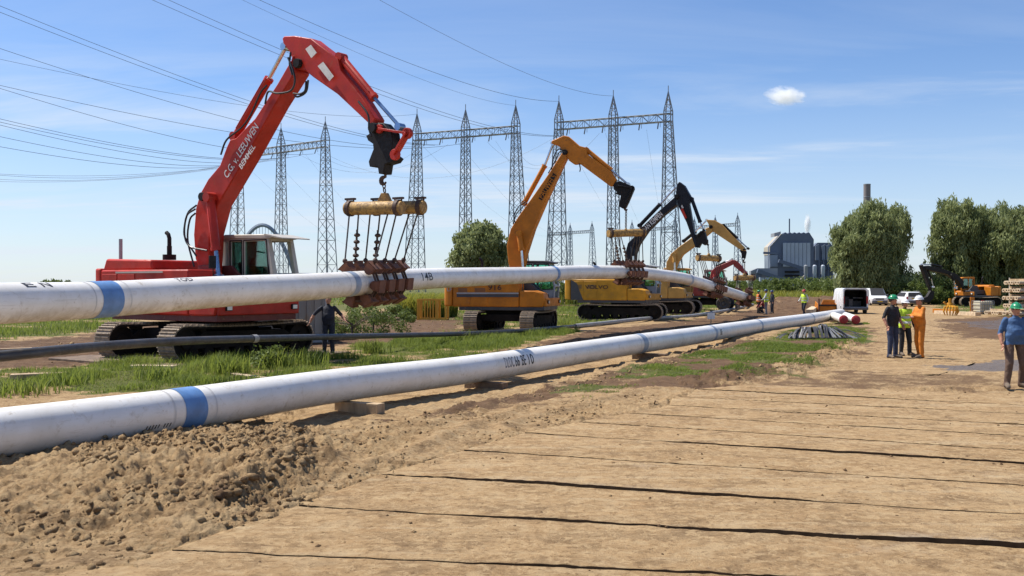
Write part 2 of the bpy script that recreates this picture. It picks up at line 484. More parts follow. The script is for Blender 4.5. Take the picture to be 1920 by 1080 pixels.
# ---- ground material
def ground_material(name, mat_mode=False):
    m, t = mk(name); N = NT(t); P = N.pos()
    mp = N.n('ShaderNodeMapping'); mp.inputs['Rotation'].default_value = (0, 0, R(18)); mp.inputs['Scale'].default_value = (.6, 1.35, 1); N.l(P, mp.inputs[0])
    big = N.noise(P, .33, 5, .6, .4); mid = N.noise(P, 1.7, 8, .68, .3); fine = N.noise(P, 19, 8, .72); grit = N.noise(P, 140, 3, .7)
    streak = N.noise(mp.outputs[0], 2.6, 7, .66, .6)
    sand = N.mix(N.rng(big, .35, .65), (0.288, 0.178, 0.083), (0.361, 0.237, 0.119))
    sand = N.mix(N.math('MULTIPLY', N.rng(streak, .50, .60, 0, .95), N.rng(mid, .42, .55, .15, 1)), sand, (0.176, 0.106, 0.050))
    sand = N.mix(N.rng(mid, .53, .62, 0, .75), sand, (0.159, 0.095, 0.046))
    sand = N.mix(N.rng(mid, .38, .47, .75, 0), sand, (0.378, 0.270, 0.151))
    if mat_mode:
        stain = N.noise(P, .62, 6, .7, 1.0)
        sand = N.mix(N.rng(stain, .56, .70, 0, .42), sand, (0.310, 0.158, 0.060))
        pale = N.noise(mp.outputs[0], .9, 6, .6, .8)
        sand = N.mix(N.rng(pale, .60, .72, 0, .55), sand, (0.378, 0.299, 0.210))
        m2 = N.n('ShaderNodeMapping'); m2.inputs['Rotation'].default_value = (0, 0, R(-60)); m2.inputs['Scale'].default_value = (.07, 1.5, 1); N.l(P, m2.inputs[0])
        tr_ = N.noise(m2.outputs[0], 1.1, 6, .62, .35)
        brk = N.rng(N.noise(P, 3.2, 6, .7), .40, .56, .1, 1)
        sand = N.mix(N.math('MULTIPLY', N.rng(tr_, .52, .60, 0, .55), brk), sand, (.200, .130, .068))
        sand = N.mix(N.math('MULTIPLY', N.rng(tr_, .38, .46, .6, 0), brk), sand, (.46, .36, .225))
        at_ = N.n('ShaderNodeAttribute'); at_.attribute_name = 'edge'
        e = N.math('MULTIPLY', at_.outputs['Fac'], N.rng(N.noise(P, 5, 5, .7), .35, .6))
        sand = N.mix(e, sand, (.40, .34, .265))
    mot = N.noise(P, 7.5, 9, .78, .5); big2 = N.noise(P, .95, 4, .6, .8)
    sand = N.mix(N.math('MULTIPLY', N.rng(mot, .50, .60, 0, .75), N.rng(big2, .42, .58, .15, 1)), sand, (0.185, 0.108, 0.047))
    sand = N.mix(N.rng(mot, .42, .49, .7, 0), sand, (0.430, 0.303, 0.163))
    sand = N.mix(N.rng(fine, .35, .72, .30, 0), sand, (0.430, 0.307, 0.166))
    sand = N.mix(N.rng(fine, .54, .64, 0, .55), sand, (0.120, 0.071, 0.035))
    sand = N.mix(N.rng(grit, .56, .66, 0, .35), sand, (0.112, 0.071, 0.040))
    c = sand; rough = .95
    wetv = None
    if not mat_mode:
        za = N.n('ShaderNodeAttribute'); za.attribute_name = 'zone'
        sp = N.n('ShaderNodeSeparateColor'); N.l(za.outputs['Color'], sp.inputs[0])
        jig = N.math('MULTIPLY', N.math('SUBTRACT', mid, .5), 1.3)
        jig2 = N.math('MULTIPLY', N.math('SUBTRACT', fine, .5), .8)
        jj = N.math('ADD', jig, jig2)
        def zone(k): return N.rng(N.math('ADD', sp.outputs[k], N.math('MULTIPLY', jj, N.rng(sp.outputs[k], 0, .15))), .30, .70)
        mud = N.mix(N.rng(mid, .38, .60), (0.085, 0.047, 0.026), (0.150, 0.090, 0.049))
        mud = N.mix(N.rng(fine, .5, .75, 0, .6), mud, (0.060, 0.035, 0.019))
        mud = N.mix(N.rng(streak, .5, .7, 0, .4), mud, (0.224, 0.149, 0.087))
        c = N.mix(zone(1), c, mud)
        gcol = N.mix(N.rng(mid, .35, .65), (0.052, 0.071, 0.016), (0.103, 0.116, 0.030))
        gcol = N.mix(N.rng(big, .45, .7), gcol, (0.129, 0.124, 0.041))
        gcol = N.mix(N.rng(fine, .55, .75, 0, .7), gcol, (0.120, 0.087, 0.044))
        c = N.mix(N.math('MULTIPLY', zone(0), .92), c, gcol)
        wetv = zone(2)
        c = N.mix(N.math('MULTIPLY', wetv, .8), c, (0.116, 0.091, 0.073))
    bs = N.pbsdf(Base_Color=c, Roughness=rough, Specular_IOR_Level=.15)
    if wetv is not None: N.l(N.rng(wetv, 0, 1, .95, .32), bs.inputs['Roughness'])
    hgt = N.math('ADD', N.math('MULTIPLY', mid, .55), N.math('ADD', N.math('MULTIPLY', fine, .35), N.math('MULTIPLY', grit, .08)))
    hgt = N.math('ADD', hgt, N.math('MULTIPLY', mot, .6))
    N.l(N.bump(hgt, .8 if mat_mode else .9, .06 if mat_mode else .08), bs.inputs['Normal'])
    N.out(bs.outputs[0]); return m
M_GROUND = ground_material('soil_and_grass')
M_MATS = ground_material('sand_covered_mat', True)
M_MATEDGE = pm('shade_dark_mat_edge', (.018, .011, .007), .95, var=.4, scale=6, dirt=.18, dcol=(.10, .06, .03), bump=.4, spec=.05)  # near-black colour paints in the shade of the gaps between mats

def build_ground():
    us = np.concatenate([-np.geomspace(6, .64, 22)[:-1], np.linspace(-.64, .64, 900), np.geomspace(.64, 6, 22)[1:]])
    rows = []
    d = 5.2
    while d < 5000:
        rows.append(d); d += max(.012, d * d / 2270 * .72) if d < 95 else d * .045
    ds = np.array(rows)
    U, D = np.meshgrid(us, ds); X = U * D; Y = D
    x, y = X.ravel(), Y.ravel()
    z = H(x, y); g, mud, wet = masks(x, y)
    fade = np.clip((y - 300) / 700, 0, 1); z = z * (1 - fade)
    nr, nc = D.shape
    idx = np.arange(nr * nc).reshape(nr, nc)
    Fc = np.stack([idx[:-1, :-1], idx[:-1, 1:], idx[1:, 1:], idx[1:, :-1]], -1).reshape(-1, 4)
    V = np.stack([x, y, z], -1)
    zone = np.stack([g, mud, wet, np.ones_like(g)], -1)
    # the near ground goes on under and behind the camera
    n0 = len(V); back = np.stack([us * 5.2, np.full(len(us), -400.), np.full(len(us), -.03)], -1)
    back[0, 0] = -3000; back[-1, 0] = 3000
    V = np.concatenate([V, back]); zone = np.concatenate([zone, np.tile([0, .2, 0, 1], (len(us), 1))])
    b = n0 + np.arange(len(us)); f2 = np.stack([b[:-1], b[1:], idx[0, 1:], idx[0, :-1]], -1)
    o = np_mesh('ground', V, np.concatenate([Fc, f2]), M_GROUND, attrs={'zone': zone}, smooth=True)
    tag(o, kind='structure'); return o
build_ground()

# ---- the haul road: sand-covered mats laid side by side, each a piece of the road
road = bpy.data.objects.new('road', None); col.objects.link(road); tag(road, kind='structure')
def mat_piece(nl, nr_, fl, fr, lift0, lift1, seed):
    """near edge nl-nr_, far edge fl-fr (ground x,y)"""
    nu, nv = 240, 40
    u = np.linspace(0, 1, nu); v = np.append(np.linspace(0, .992, nv - 1), 1.)
    U, Vv = np.meshgrid(u, v)
    nl, nr_, fl, fr = (np.array((q[0], q[1])) for q in (nl, nr_, fl, fr))
    gap = .018
    Pn = nl + (nr_ - nl) * U[..., None]; Pf = fl + (fr - fl) * U[..., None]
    dirv = (Pf - Pn); ln = np.linalg.norm(dirv, axis=-1, keepdims=True); dirv = dirv / ln
    wob = (fbm(U * 9 + seed, U * 0 + .5, 70, 3) - .5)[..., None] * .07 + (fbm(U * 60 + seed, U * 0 + .5, 170, 2) - .5)[..., None] * .02
    P = Pn + dirv * (gap * .5 + wob * (1 - Vv[..., None])) + dirv * (ln - gap) * Vv[..., None]
    x, y = P[..., 0].ravel(), P[..., 1].ravel()
    lift = 1.0 * (lift0 + (lift1 - lift0) * U.ravel()) * np.clip((fbm(U.ravel() * 2.6 + seed * 1.7, U.ravel() * 0 + 9.1, 171, 3, .6) - .36) * 4.5, 0, 1.25) + .012 * (fbm(U.ravel() * 5 + seed, Vv.ravel() * 2, 71, 3) - .5)
    z = .010 + np.clip(lift, .002, 1) * (1 - Vv.ravel()) ** 1.5 + .016 * (fbm(x * 1.3, y * 1.3, 72, 4) - .5) * np.clip(np.minimum(U.ravel(), 1 - U.ravel()) * 10, 0, 1) + .014 * (fbm(x * 6, y * 6, 73, 3, .6) - .5) + .016 * (fbm(x * 14, y * 19, 74, 3, .65) - .5) * np.clip((fbm(x * .9, y * .9, 75, 3) - .35) * 4, .15, 1)
    z = np.where(Vv.ravel() > .999, z - .012, z)
    edge = np.clip(1 - Vv.ravel() / .22, 0, 1) * np.clip((lift - .02) * 40, 0, 1)
    V3 = np.stack([x, y, z], -1)
    idx = np.arange(nu * nv).reshape(nv, nu)
    Fc = np.stack([idx[:-1, :-1], idx[:-1, 1:], idx[1:, 1:], idx[1:, :-1]], -1).reshape(-1, 4)
    # the cut near face and the two ends
    def skirt(ring, V3, Fc, flip):
        n0 = len(V3); lo = V3[ring].copy(); lo[:, 2] = -.14
        V3 = np.concatenate([V3, lo]); k = np.arange(len(ring)) + n0
        q = np.stack([k[:-1], k[1:], ring[1:], ring[:-1]], -1)
        if flip: q = q[:, ::-1]
        return V3, np.concatenate([Fc, q]), len(ring)
    ext = 0
    for ring, fl_ in ((idx[0], False), (idx[:, 0], True), (idx[:, -1], False)):
        nf_ = len(Fc) if ext == 0 else nf_; V3, Fc, k = skirt(ring, V3, Fc, fl_); ext += k
    edge = np.concatenate([edge, np.ones(ext) * .8])
    o = np_mesh('mat', V3, Fc, [M_MATS, M_MATEDGE], road, attrs={'edge': edge}, smooth=False)
    mi = np.zeros(len(Fc), np.int32); mi[nf_:] = 1; o.data.polygons.foreach_set('material_index', mi); return o
LINES = [((-260, 1180), (1920, 1300), 0, 0), ((30, 1095), (1920, 1180), .004, .01), ((320, 1034), (1920, 1104), .006, .012), ((558, 950), (1920, 1030), .002, .036), ((714, 891), (1920, 967), .024, .016),
         ((870, 846), (1920, 912), .010, -.004), ((985, 813), (1920, 871), .010, .020), ((1085, 792), (1920, 846), -.010, .018), ((1180, 776), (1920, 819), .010, .000),
         ((1255, 761), (1920, 798), .006, .014), ((1262, 744), (1920, 777), -.004, .008), ((1308, 731), (1920, 761), .016, .008), ((1400, 722), (1960, 743), .01, .01)]
def ext(a, b, px):
    t = (px - a[0]) / (b[0] - a[0]); return (px, a[1] + (b[1] - a[1]) * t)
for i in range(len(LINES) - 1):
    (a, b, l0, l1), (c, d, _, _) = LINES[i], LINES[i + 1]
    rx = 2250
    A, B, C, D = (gp(*a), gp(*ext(a, b, rx)), gp(*c), gp(*ext(c, d, rx)))
    cut = None
    if cut is None or i < 1:
        mat_piece(A, B, C, D, l0, l1, i * 3.7)
    else:
        q0, q1 = A.lerp(B, cut), C.lerp(D, cut)
        s0, s1 = A.lerp(B, cut + .004), C.lerp(D, cut + .004)
        lm = l0 + (l1 - l0) * cut
        mat_piece(A, q0, C, q1, l0, lm, i * 3.7); mat_piece(s0, B, s1, D, lm * .9, l1, i * 3.7 + 50)
FARL = [((1590, 702), (1760, 704)), ((1640, 677), (1830, 680)), ((1655, 656), (1835, 659)), ((1668, 640), (1825, 642)), ((1680, 626), (1800, 628)), ((1688, 614), (1770, 615))]
for i in range(len(FARL) - 1):
    (a, b), (c, d) = FARL[i], FARL[i + 1]
    mat_piece(gh(*a), gh(*b), gh(*c), gh(*d), .006, .012, 80 + i * 2.3).location.z = -.004

# ---- clods of broken soil lying about
def clods():
    base = []
    for k in range(5):
        bm = bmesh.new(); bmesh.ops.create_icosphere(bm, subdivisions=1 if k < 3 else 2, radius=1)
        for v in bm.verts:
            n = Vector(v.co) * 1.7
            v.co *= .45 + 1.05 * float(fbm(np.array([n.x + k * 9]), np.array([n.y + n.z * 1.7]), 80 + k, 2)[0])
        V = np.array([v.co[:] for v in bm.verts]); Fc = np.array([[q.index for q in f.verts] for f in bm.faces]); bm.free()
        base.append((V, Fc))
    VV = []; FF = []; ZL = []; n0 = 0
    def scatter(poly, n, smin, smax, power=3.0, dark=.26):
        nonlocal n0
        p = np.array(poly); lo = p.min(0); hi = p.max(0); got = 0; tries = 0
        while got < n and tries < 60:
            tries += 1
            c = lo + rng.random((n * 3, 2)) * (hi - lo)
            c = c[inpoly(c[:, 0], c[:, 1], poly)]
            c = c[rng.random(len(c)) < np.clip((fbm(c[:, 0] * 1.1, c[:, 1] * 1.1, 88, 3, .6) - .36) * 4, .04, 1)][: n - got]
            if not len(c): continue
            zz = H(c[:, 0], c[:, 1]); got += len(c)
            for (x, y), z in zip(c, zz):
                s = smin + (smax - smin) * rng.random() ** power
                V, Fc = base[3 + rng.integers(2)] if s > .06 else base[rng.integers(3)]
                a = rng.random() * 6.283; ca, sa = math.cos(a), math.sin(a)
                M = np.array([[ca, -sa, 0], [sa, ca, 0], [0, 0, 1]]) * (s * np.array([1, .75 + .5 * rng.random(), .6 + .3 * rng.random()]))
                VV.append(V @ M.T + np.array([x, y, z + s * .05])); FF.append(Fc + n0); n0 += len(V); ZL.append(np.full(len(V), min(1, max(0, dark + .5 * (rng.random() - .5)))))
    scatter(P_SPOIL, 3400, .006, .050, 5.5, .12); scatter(P_SPOIL2, 2800, .007, .060, 5.0, .14); scatter(P_RIDGE, 420, .01, .07, 2.6)
    scatter(gpoly([(400, 860), (700, 780), (1000, 760), (1260, 735), (900, 850), (560, 950), (400, 1010)]), 1900, .005, .032, 3.8)
    scatter(gpoly([(-200, 900), (400, 1010), (300, 1050), (-200, 1250)]), 420, .008, .05, 4)
    scatter(P_MUD_SHADOW, 1100, .008, .045, 3.5); scatter(P_BERM, 420, .012, .055, 3.2); scatter(P_MUD_A, 700, .01, .08, 3.5)
    scatter(P_MUD_B, 500, .01, .06, 3.5); scatter(P_MUD_D, 300, .01, .06, 3.5); scatter(P_BANK, 150, .02, .07, 3)
    scatter(P_GRASS_C, 400, .008, .04, 3.5)
    p_road = gpoly([(400, 1075), (720, 895), (1310, 735), (1960, 735), (2100, 900), (2100, 1075)])
    scatter(p_road, 700, .004, .028, 4.5, .6)
    scatter(gpoly([(380, 985), (430, 935), (520, 905), (600, 930), (590, 975), (480, 1005)]), 200, .008, .055, 3.4, .4)  # darker clods: the shade of the hollow is put into their colour
    V = np.concatenate(VV); Fc = np.concatenate(FF); ZZ = np.concatenate(ZL)
    # clods on the mats sit on top of them
    onroad = inpoly(V[:, 0], V[:, 1], p_road); V[onroad, 2] += .062
    tag(np_mesh('soil_clods', V, Fc, M_GROUND, attrs={'zone': np.stack([0 * ZZ, ZZ, 0 * ZZ, 0 * ZZ + 1], -1)}, smooth=False), 'broken brown soil clods strewn over the worked ground', 'soil', kind='stuff')
clods()

# ---- grass
def leafmat(name, c0, c1, trans=.35, rough=.6, dry=None):
    m, t = mk(name); N = NT(t)
    a = N.n('ShaderNodeAttribute'); a.attribute_name = 'tint'
    c = N.mix(a.outputs['Fac'], c0, c1)
    if dry: c = N.mix(N.rng(a.outputs['Fac'], .70, .95), c, dry)
    d = N.pbsdf(Base_Color=c, Roughness=rough, Specular_IOR_Level=.25)
    tr = N.n('ShaderNodeBsdfTranslucent')
    N.l(N.mix(.5, c, tuple(min(1, q * 1.7) for q in c1)), tr.inputs[0])
    mx = N.n('ShaderNodeMixShader'); mx.inputs[0].default_value = trans
    N.l(d.outputs[0], mx.inputs[1]); N.l(tr.outputs[0], mx.inputs[2]); N.out(mx.outputs[0]); return m
M_GRASS = leafmat('grass_blades', (.075, .122, .012), (.225, .265, .050), .4, dry=(.36, .30, .12))
M_RAPE = leafmat('yellow_flowering_weeds', (.08, .12, .02), (.38, .35, .05), .3)
def blades(x, y, h, wd, tint, name, mat, tip=False):
    n = len(x); z = H(x, y)
    az = rng.random(n) * 6.283; lean = (.15 + .55 * rng.random(n)) * h
    dx, dy = np.cos(az), np.sin(az); px, py = -dy * wd, dx * wd
    B = np.stack([x, y, z - .02], -1)
    def pt(t, k, s): return np.stack([B[:, 0] + dx * lean * t * t + s * px * k, B[:, 1] + dy * lean * t * t + s * py * k, B[:, 2] + h * t * (1 - .15 * t)], -1)
    V = np.stack([pt(0, 1, -1), pt(0, 1, 1), pt(.5, .75, 1), pt(.5, .75, -1), pt(1, .1, 1), pt(1, .1, -1)], 1).reshape(-1, 3)
    o = np.arange(n)[:, None] * 6
    Fc = np.concatenate([o + np.array([[0, 1, 2, 3]]), o + np.array([[3, 2, 4, 5]])])
    tt = np.repeat(tint, 6)
    if tip: tt = tt * np.tile([0, 0, .35, .35, 1, 1], n)
    return np_mesh(name, V, Fc, mat, attrs={'tint': tt})
def sample(poly, n):
    p = np.array(poly); lo = p.min(0); hi = p.max(0); out = []
    k = 0
    while sum(map(len, out)) < n and k < 80:
        c = lo + rng.random((n * 2, 2)) * (hi - lo); k += 1
        out.append(c[inpoly(c[:, 0], c[:, 1], poly)])
    return np.concatenate(out)[:n]
def grass_patch(poly, n, hmin, hmax, wd, tall=.4):
    c = sample(poly, n); x, y = c[:, 0], c[:, 1]
    g, _, _ = masks(x, y)
    keep = rng.random(len(x)) < np.clip(g * 1.25 - .12, 0, 1)
    x, y, g = x[keep], y[keep], g[keep]
    cl = fbm(x * .8, y * .8, 95, 3, .6); tu = fbm(x * 2.3, y * 2.3, 96, 2)
    h = (hmin + (hmax - hmin) * np.clip((cl - .38) * 3, 0, 1) * (.5 + .8 * tu)) * (.6 + .6 * rng.random(len(x))) * (.5 + .5 * g)
    tint = np.clip(.15 + .9 * (fbm(x * .5, y * .5, 97, 3) - .3) + .35 * (rng.random(len(x)) - .4), 0, 1)
    return x, y, h, np.full(len(x), wd), tint
def gl(*pts): return gpoly(pts)
parts = [grass_patch(P_GRASS_A, 95000, .06, .36, .008), grass_patch(P_GRASS_B, 26000, .12, .45, .015), grass_patch(P_GRASS_C, 150000, .04, .15, .010),
         grass_patch(P_GRASS_D, 60000, .08, .36, .02), grass_patch(P_GRASS_F, 9000, .1, .3, .03),
         grass_patch(gl((1000, 572), (1600, 572), (1640, 552), (1000, 550)), 26000, .35, .95, .06),
         grass_patch(gl((-300, 585), (900, 572), (1000, 552), (-300, 556)), 16000, .35, .9, .05)]
X, Y, HH, WD, TT = (np.concatenate([p[i] for p in parts]) for i in range(5))
tag(blades(X, Y, HH, WD, TT, 'grass', M_GRASS), 'long green grass between the pipes and round the machines', 'grass', kind='stuff')
# sparse tall weeds in the strip behind the near pipe
def weedstuff():
    xs = []
    for px, py, n, hh, sp in [(430, 700, 260, .55, .5), (520, 690, 220, .6, .5), (580, 684, 160, .5, .5), (300, 712, 200, .45, .5), (130, 722, 150, .4, .5), (40, 735, 160, .4, .6), (700, 662, 150, .5, .5),
                              (915, 612, 200, .7, .6), (1060, 612, 160, .6, .7), (850, 640, 140, .55, .7), (1150, 598, 200, .5, 1.2)]:
        c = gh(px, py)
        q = rng.normal(size=(n, 2)) * sp * .5 + np.array([c.x, c.y]); xs.append(np.concatenate([q, np.full((n, 1), hh)], 1))
    a = np.concatenate(xs); n = len(a)
    h = a[:, 2] * (.4 + .8 * rng.random(n))
    return blades(a[:, 0], a[:, 1], h, np.full(n, .014), np.clip(rng.random(n) * .8, 0, 1), 'weeds', M_GRASS)
tag(weedstuff(), 'tufts of tall green weeds standing out of the grass', 'weeds', kind='stuff')
def rape(spots, name, label, n=1500, hh=1.2):
    xs = []
    for px, py, d, rad, k in spots:
        c = at(px, py, d)
        q = rng.random((int(n * k), 2)); a_ = q[:, 0] * 6.283; r_ = q[:, 1] ** .6; q = np.stack([np.cos(a_) * r_, np.sin(a_) * r_], 1) * np.array(rad) * (.6 + .5 * fbm(np.cos(a_) * 1.5 + px, np.sin(a_) * 1.5, 98, 2))[:, None] + np.array([c.x, c.y]); xs.append(q)
    a = np.concatenate(xs); m = len(a)
    h = hh * (.5 + .7 * rng.random(m))
    o = blades(a[:, 0], a[:, 1], h, np.full(m, .035), np.clip(fbm(a[:, 0] * .6, a[:, 1] * .6, 99, 3) * 1.6 - .35 + .5 * (rng.random(m) - .3), 0, 1), name, M_RAPE, True)
    tag(o, label, 'flowers', kind='stuff')
rape([(805, 580, 66, (1.5, 1.3), 1.2), (762, 582, 66, (.8, 1.2), .4), (836, 580, 66, (.9, 1.3), .6)], 'flowering_weeds', 'tall bright yellow flowering weeds behind the yellow rack', 1000, 1.7)
rape([(1440, 558, 112, (4, 5), 1.0), (1475, 556, 116, (6, 5), 1.4), (1520, 556, 118, (5, 5), .8), (1390, 556, 112, (4, 5), .7), (1345, 556, 105, (5, 5), .6), (1060, 556, 95, (6, 6), .6)], 'flowering_weeds', 'yellow flowering field plants behind the workers by the trench', 900, 1.6)

# ================================================================== MATERIALS OF THINGS
def pipe_material():
    m, t = mk('white_pipe_coating'); N = NT(t); P = N.pos()
    a = N.noise(P, 1.2, 6, .65, .5); b = N.noise(P, 7, 8, .7, .8); f = N.noise(P, 60, 4, .6)
    c = N.mix(N.rng(a, .35, .7), (.80, .775, .73), (.70, .665, .60))
    c = N.mix(N.rng(b, .54, .64, 0, .26), c, (.46, .38, .27))
    c = N.mix(N.rng(b, .63, .69, 0, .5), c, (.26, .20, .13))
    scr = N.n('ShaderNodeMapping'); scr.inputs['Scale'].default_value = (3, .35, 14); N.l(P, scr.inputs[0])
    c = N.mix(N.rng(N.noise(scr.outputs[0], 2.2, 6, .7, .4), .57, .66, 0, .22), c, (.36, .31, .25))
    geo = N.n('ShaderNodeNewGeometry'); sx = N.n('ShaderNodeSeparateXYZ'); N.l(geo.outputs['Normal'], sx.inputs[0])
    at_ = N.n('ShaderNodeAttribute'); at_.attribute_name = 'grime_shade'
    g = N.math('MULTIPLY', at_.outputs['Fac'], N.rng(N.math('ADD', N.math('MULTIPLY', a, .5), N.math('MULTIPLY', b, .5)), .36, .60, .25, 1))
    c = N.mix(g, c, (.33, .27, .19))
    bs = N.pbsdf(Base_Color=c, Roughness=N.rng(b, .3, .7, .30, .55), Specular_IOR_Level=.45, Coat_Weight=.15, Coat_Roughness=.25)
    N.l(N.bump(f, .08, .003), bs.inputs['Normal']); N.out(bs.outputs[0]); return m
M_PIPE = pipe_material()
M_BAND = pm('blue_joint_coating', (.115, .235, .46), .45, var=.2, scale=3, dirt=.25, bump=.1)
M_BAND2 = pm('grey_blue_joint_coating', (.30, .36, .45), .45, var=.2, dirt=.2)
M_WELD = pm('weld_bead', (.60, .58, .55), .5)
M_INK = pm('black_stencil_ink', (.022, .022, .026), .6, var=.3, dirt=.12)
M_WHITE_INK = pm('white_paint_lettering', (.74, .72, .68), .5, dirt=.25)
M_TIMBER = pm('weathered_timber', (.40, .285, .165), .85, var=.35, scale=4, dirt=.45, bump=.5, bscale=18, bdist=.02, streak=True)
M_TIMBER_D = pm('dark_wet_timber', (.16, .105, .065), .85, var=.4, scale=4, dirt=.4, bump=.5, bscale=18, bdist=.02)
M_TIMBER_L = pm('pale_timber', (.56, .43, .28), .8, var=.25, scale=4, dirt=.25, bump=.4, bdist=.01)
M_HDPE = pm('black_plastic_pipe', (.045, .045, .048), .5, var=.3, dirt=.35, bump=.1)
M_GREYPIPE = pm('grey_plastic_pipe', (.27, .27, .27), .55, var=.2, dirt=.4)
M_RUST = pm('rusty_roller', (.150, .058, .032), .8, var=.35, scale=5, dirt=.35, dcol=(.33, .19, .11), bump=.4)
M_RUST_D = pm('dark_rusty_steel', (.075, .042, .03), .75, var=.35, scale=5, dirt=.3, dcol=(.16, .09, .05), bump=.3)
M_YEL_OLD = pm('worn_yellow_paint', (.46, .27, .07), .65, var=.3, scale=4, dirt=.75, dcol=(.17, .10, .045), bump=.25)
M_CABLE = pm('steel_cable', (.055, .045, .042), .55, .3, dirt=.3)
M_BLACK = pm('black_greasy_steel', (.014, .012, .012), .6, spec=.25, var=.3, scale=4, dirt=.3, dcol=(.10, .07, .05), bump=.3)
M_CHROME = pm('chromed_rod', (.55, .56, .58), .18, 1.0, dirt=.1)
M_BLUEROD = pm('blueish_rod', (.16, .27, .45), .25, .6, dirt=.1)
M_HOSE = pm('rubber_hose', (.02, .02, .022), .5, dirt=.15)

def catmull(P, n=8):
    P = [Vector(p) for p in P]; out = []
    Q = [P[0] * 2 - P[1]] + P + [P[-1] * 2 - P[-2]]
    for i in range(1, len(Q) - 2):
        p0, p1, p2, p3 = Q[i - 1], Q[i], Q[i + 1], Q[i + 2]
        for k in range(n):
            t = k / n
            out.append(.5 * ((2 * p1) + (p2 - p0) * t + (2 * p0 - 5 * p1 + 4 * p2 - p3) * t * t + (3 * p1 - p0 - 3 * p2 + p3) * t ** 3))
    out.append(P[-1]); return out
class Path:
    def __init__(s, pts):
        s.p = pts; s.s = [0.0]
        for a, b in zip(pts, pts[1:]): s.s.append(s.s[-1] + (b - a).length)
    def at(s, q):
        q = max(0, min(s.s[-1] - 1e-6, q))
        i = max(k for k in range(len(s.s) - 1) if s.s[k] <= q)
        t = (q - s.s[i]) / (s.s[i + 1] - s.s[i]); return s.p[i].lerp(s.p[i + 1], t)
    def dir(s, q):
        return (s.at(q + .3) - s.at(q - .3)).normalized()
    def frame(s, q):
        """centre, along, side (towards the camera side, level), up"""
        d = s.dir(q); side = d.cross(Vector((0, 0, 1))).normalized(); up = side.cross(d).normalized()
        return s.at(q), d, side, up
    def px(s, px):
        """arc length where the path crosses this photo column"""
        best = min(range(0, 1200), key=lambda k: abs(960 + F * s.at(s.s[-1] * k / 1199).x / s.at(s.s[-1] * k / 1199).y - px))
        return s.s[-1] * best / 1199
PR = .305
def sweep(path, s0, s1, r, step, seg, name, mat, parent, grime_shade=None, cap=False):
    n = max(2, int((s1 - s0) / step) + 1); V = []; G = []
    for i in range(n):
        c, d, sd, up = path.frame(s0 + (s1 - s0) * i / (n - 1))
        for k in range(seg):
            a = 2 * math.pi * k / seg
            V.append(c + (sd * math.cos(a) + up * math.sin(a)) * r)
            G.append(max(0, -math.sin(a + .25)) ** .8 if grime_shade else 0)
    idx = np.arange(n * seg).reshape(n, seg); nx = np.roll(idx, -1, 1)
    Fc = np.stack([idx[:-1], idx[1:], nx[1:], nx[:-1]], -1).reshape(-1, 4)
    I = _world(parent).inverted()
    V = np.array([tuple(I @ v) for v in V])
    return np_mesh(name, V, Fc, mat, parent, attrs={'grime_shade': np.array(G) * (grime_shade or 0)}, smooth=True)
def pipe_text(path, s, ang, body, size, mat, parent, r=PR + .003, bold=.012, sx=1., fit=None):
    me = text_mesh(body, size, bold, cuts=5)
    if fit:
        xs = [v.co.x for v in me.vertices]; s0, s1 = path.px(fit[0]), path.px(fit[1]); s = (s0 + s1) / 2; sx = (s1 - s0) / (max(xs) - min(xs))
    I = _world(parent).inverted()
    for v in me.vertices:
        c, d, sd, up = path.frame(s + v.co.x * sx)
        a = ang + v.co.y / r
        v.co = I @ (c + (sd * math.cos(a) + up * math.sin(a)) * r)
    return link('lettering', me, mat, parent)
def band(path, s, wd, mat, parent, r=PR + .006): return sweep(path, s - wd / 2, s + wd / 2, r, .1, 40, 'joint_band', mat, parent)
def weld(path, s, parent, wd=.03): return sweep(path, s - wd / 2, s + wd / 2, PR + .004, .03, 32, 'weld_seam', M_WELD, parent)

# lifted pipeline, hanging in the slings
LP = [(0, 569, 14.47), (190, 561.5, 16.6), (420, 546.5, 19.4), (600, 536.5, 22.8), (800, 522.5, 28.9), (1000, 515.5, 37.6), (1080, 511, 42.6), (1170, 510.5, 47.2), (1230, 515, 50.6), (1290, 524, 54), (1345, 541, 58.5), (1404, 559.5, 67)]
lpts = [at(*q) for q in LP]
lpts = [lpts[0] * 2 - lpts[1] + Vector((-.1, 0, -.02))] + lpts
lpts = [lpts[0] * 2 - lpts[1]] + lpts
LIFT = Path(catmull(lpts, 8))
pl = thing('pipeline', 'long white pipeline hanging in the slings of the excavators with its far end dipping', 'pipeline', LIFT.at(0))
sweep(LIFT, 0, LIFT.s[-1], PR, .22, 40, 'pipe', M_PIPE, pl, grime_shade=1.0)
for px, wd, m in ((187, .50, M_BAND), (651, .30, M_BAND2), (1035, .34, M_BAND), (1290, .3, M_BAND2)): band(LIFT, LIFT.px(px), wd, m, pl)
for px in (187, 651): 
    q = LIFT.px(px); weld(LIFT, q - .42, pl); weld(LIFT, q + .42, pl)
# the steel end cap
e = LIFT.s[-1]; c, d, sd, up = LIFT.frame(e - .01)
mb = MB(); mb.lathe([(0, .12), (.2, .11), (.32, .06), (.325, -.35), (.30, -.36)], c, d, 28); mb.build('end_cap', M_BLACK, pl, world=True)
pipe_text(LIFT, 0, R(62), 'E', .20, M_INK, pl, fit=(28, 47)); pipe_text(LIFT, 0, R(62), 'N', .20, M_INK, pl, fit=(60, 81))
pipe_text(LIFT, 0, R(64), 'TOD', .17, M_INK, pl, fit=(321, 352))
pipe_text(LIFT, 0, R(12), '14B', .34, M_INK, pl, fit=(773, 793), bold=.006)
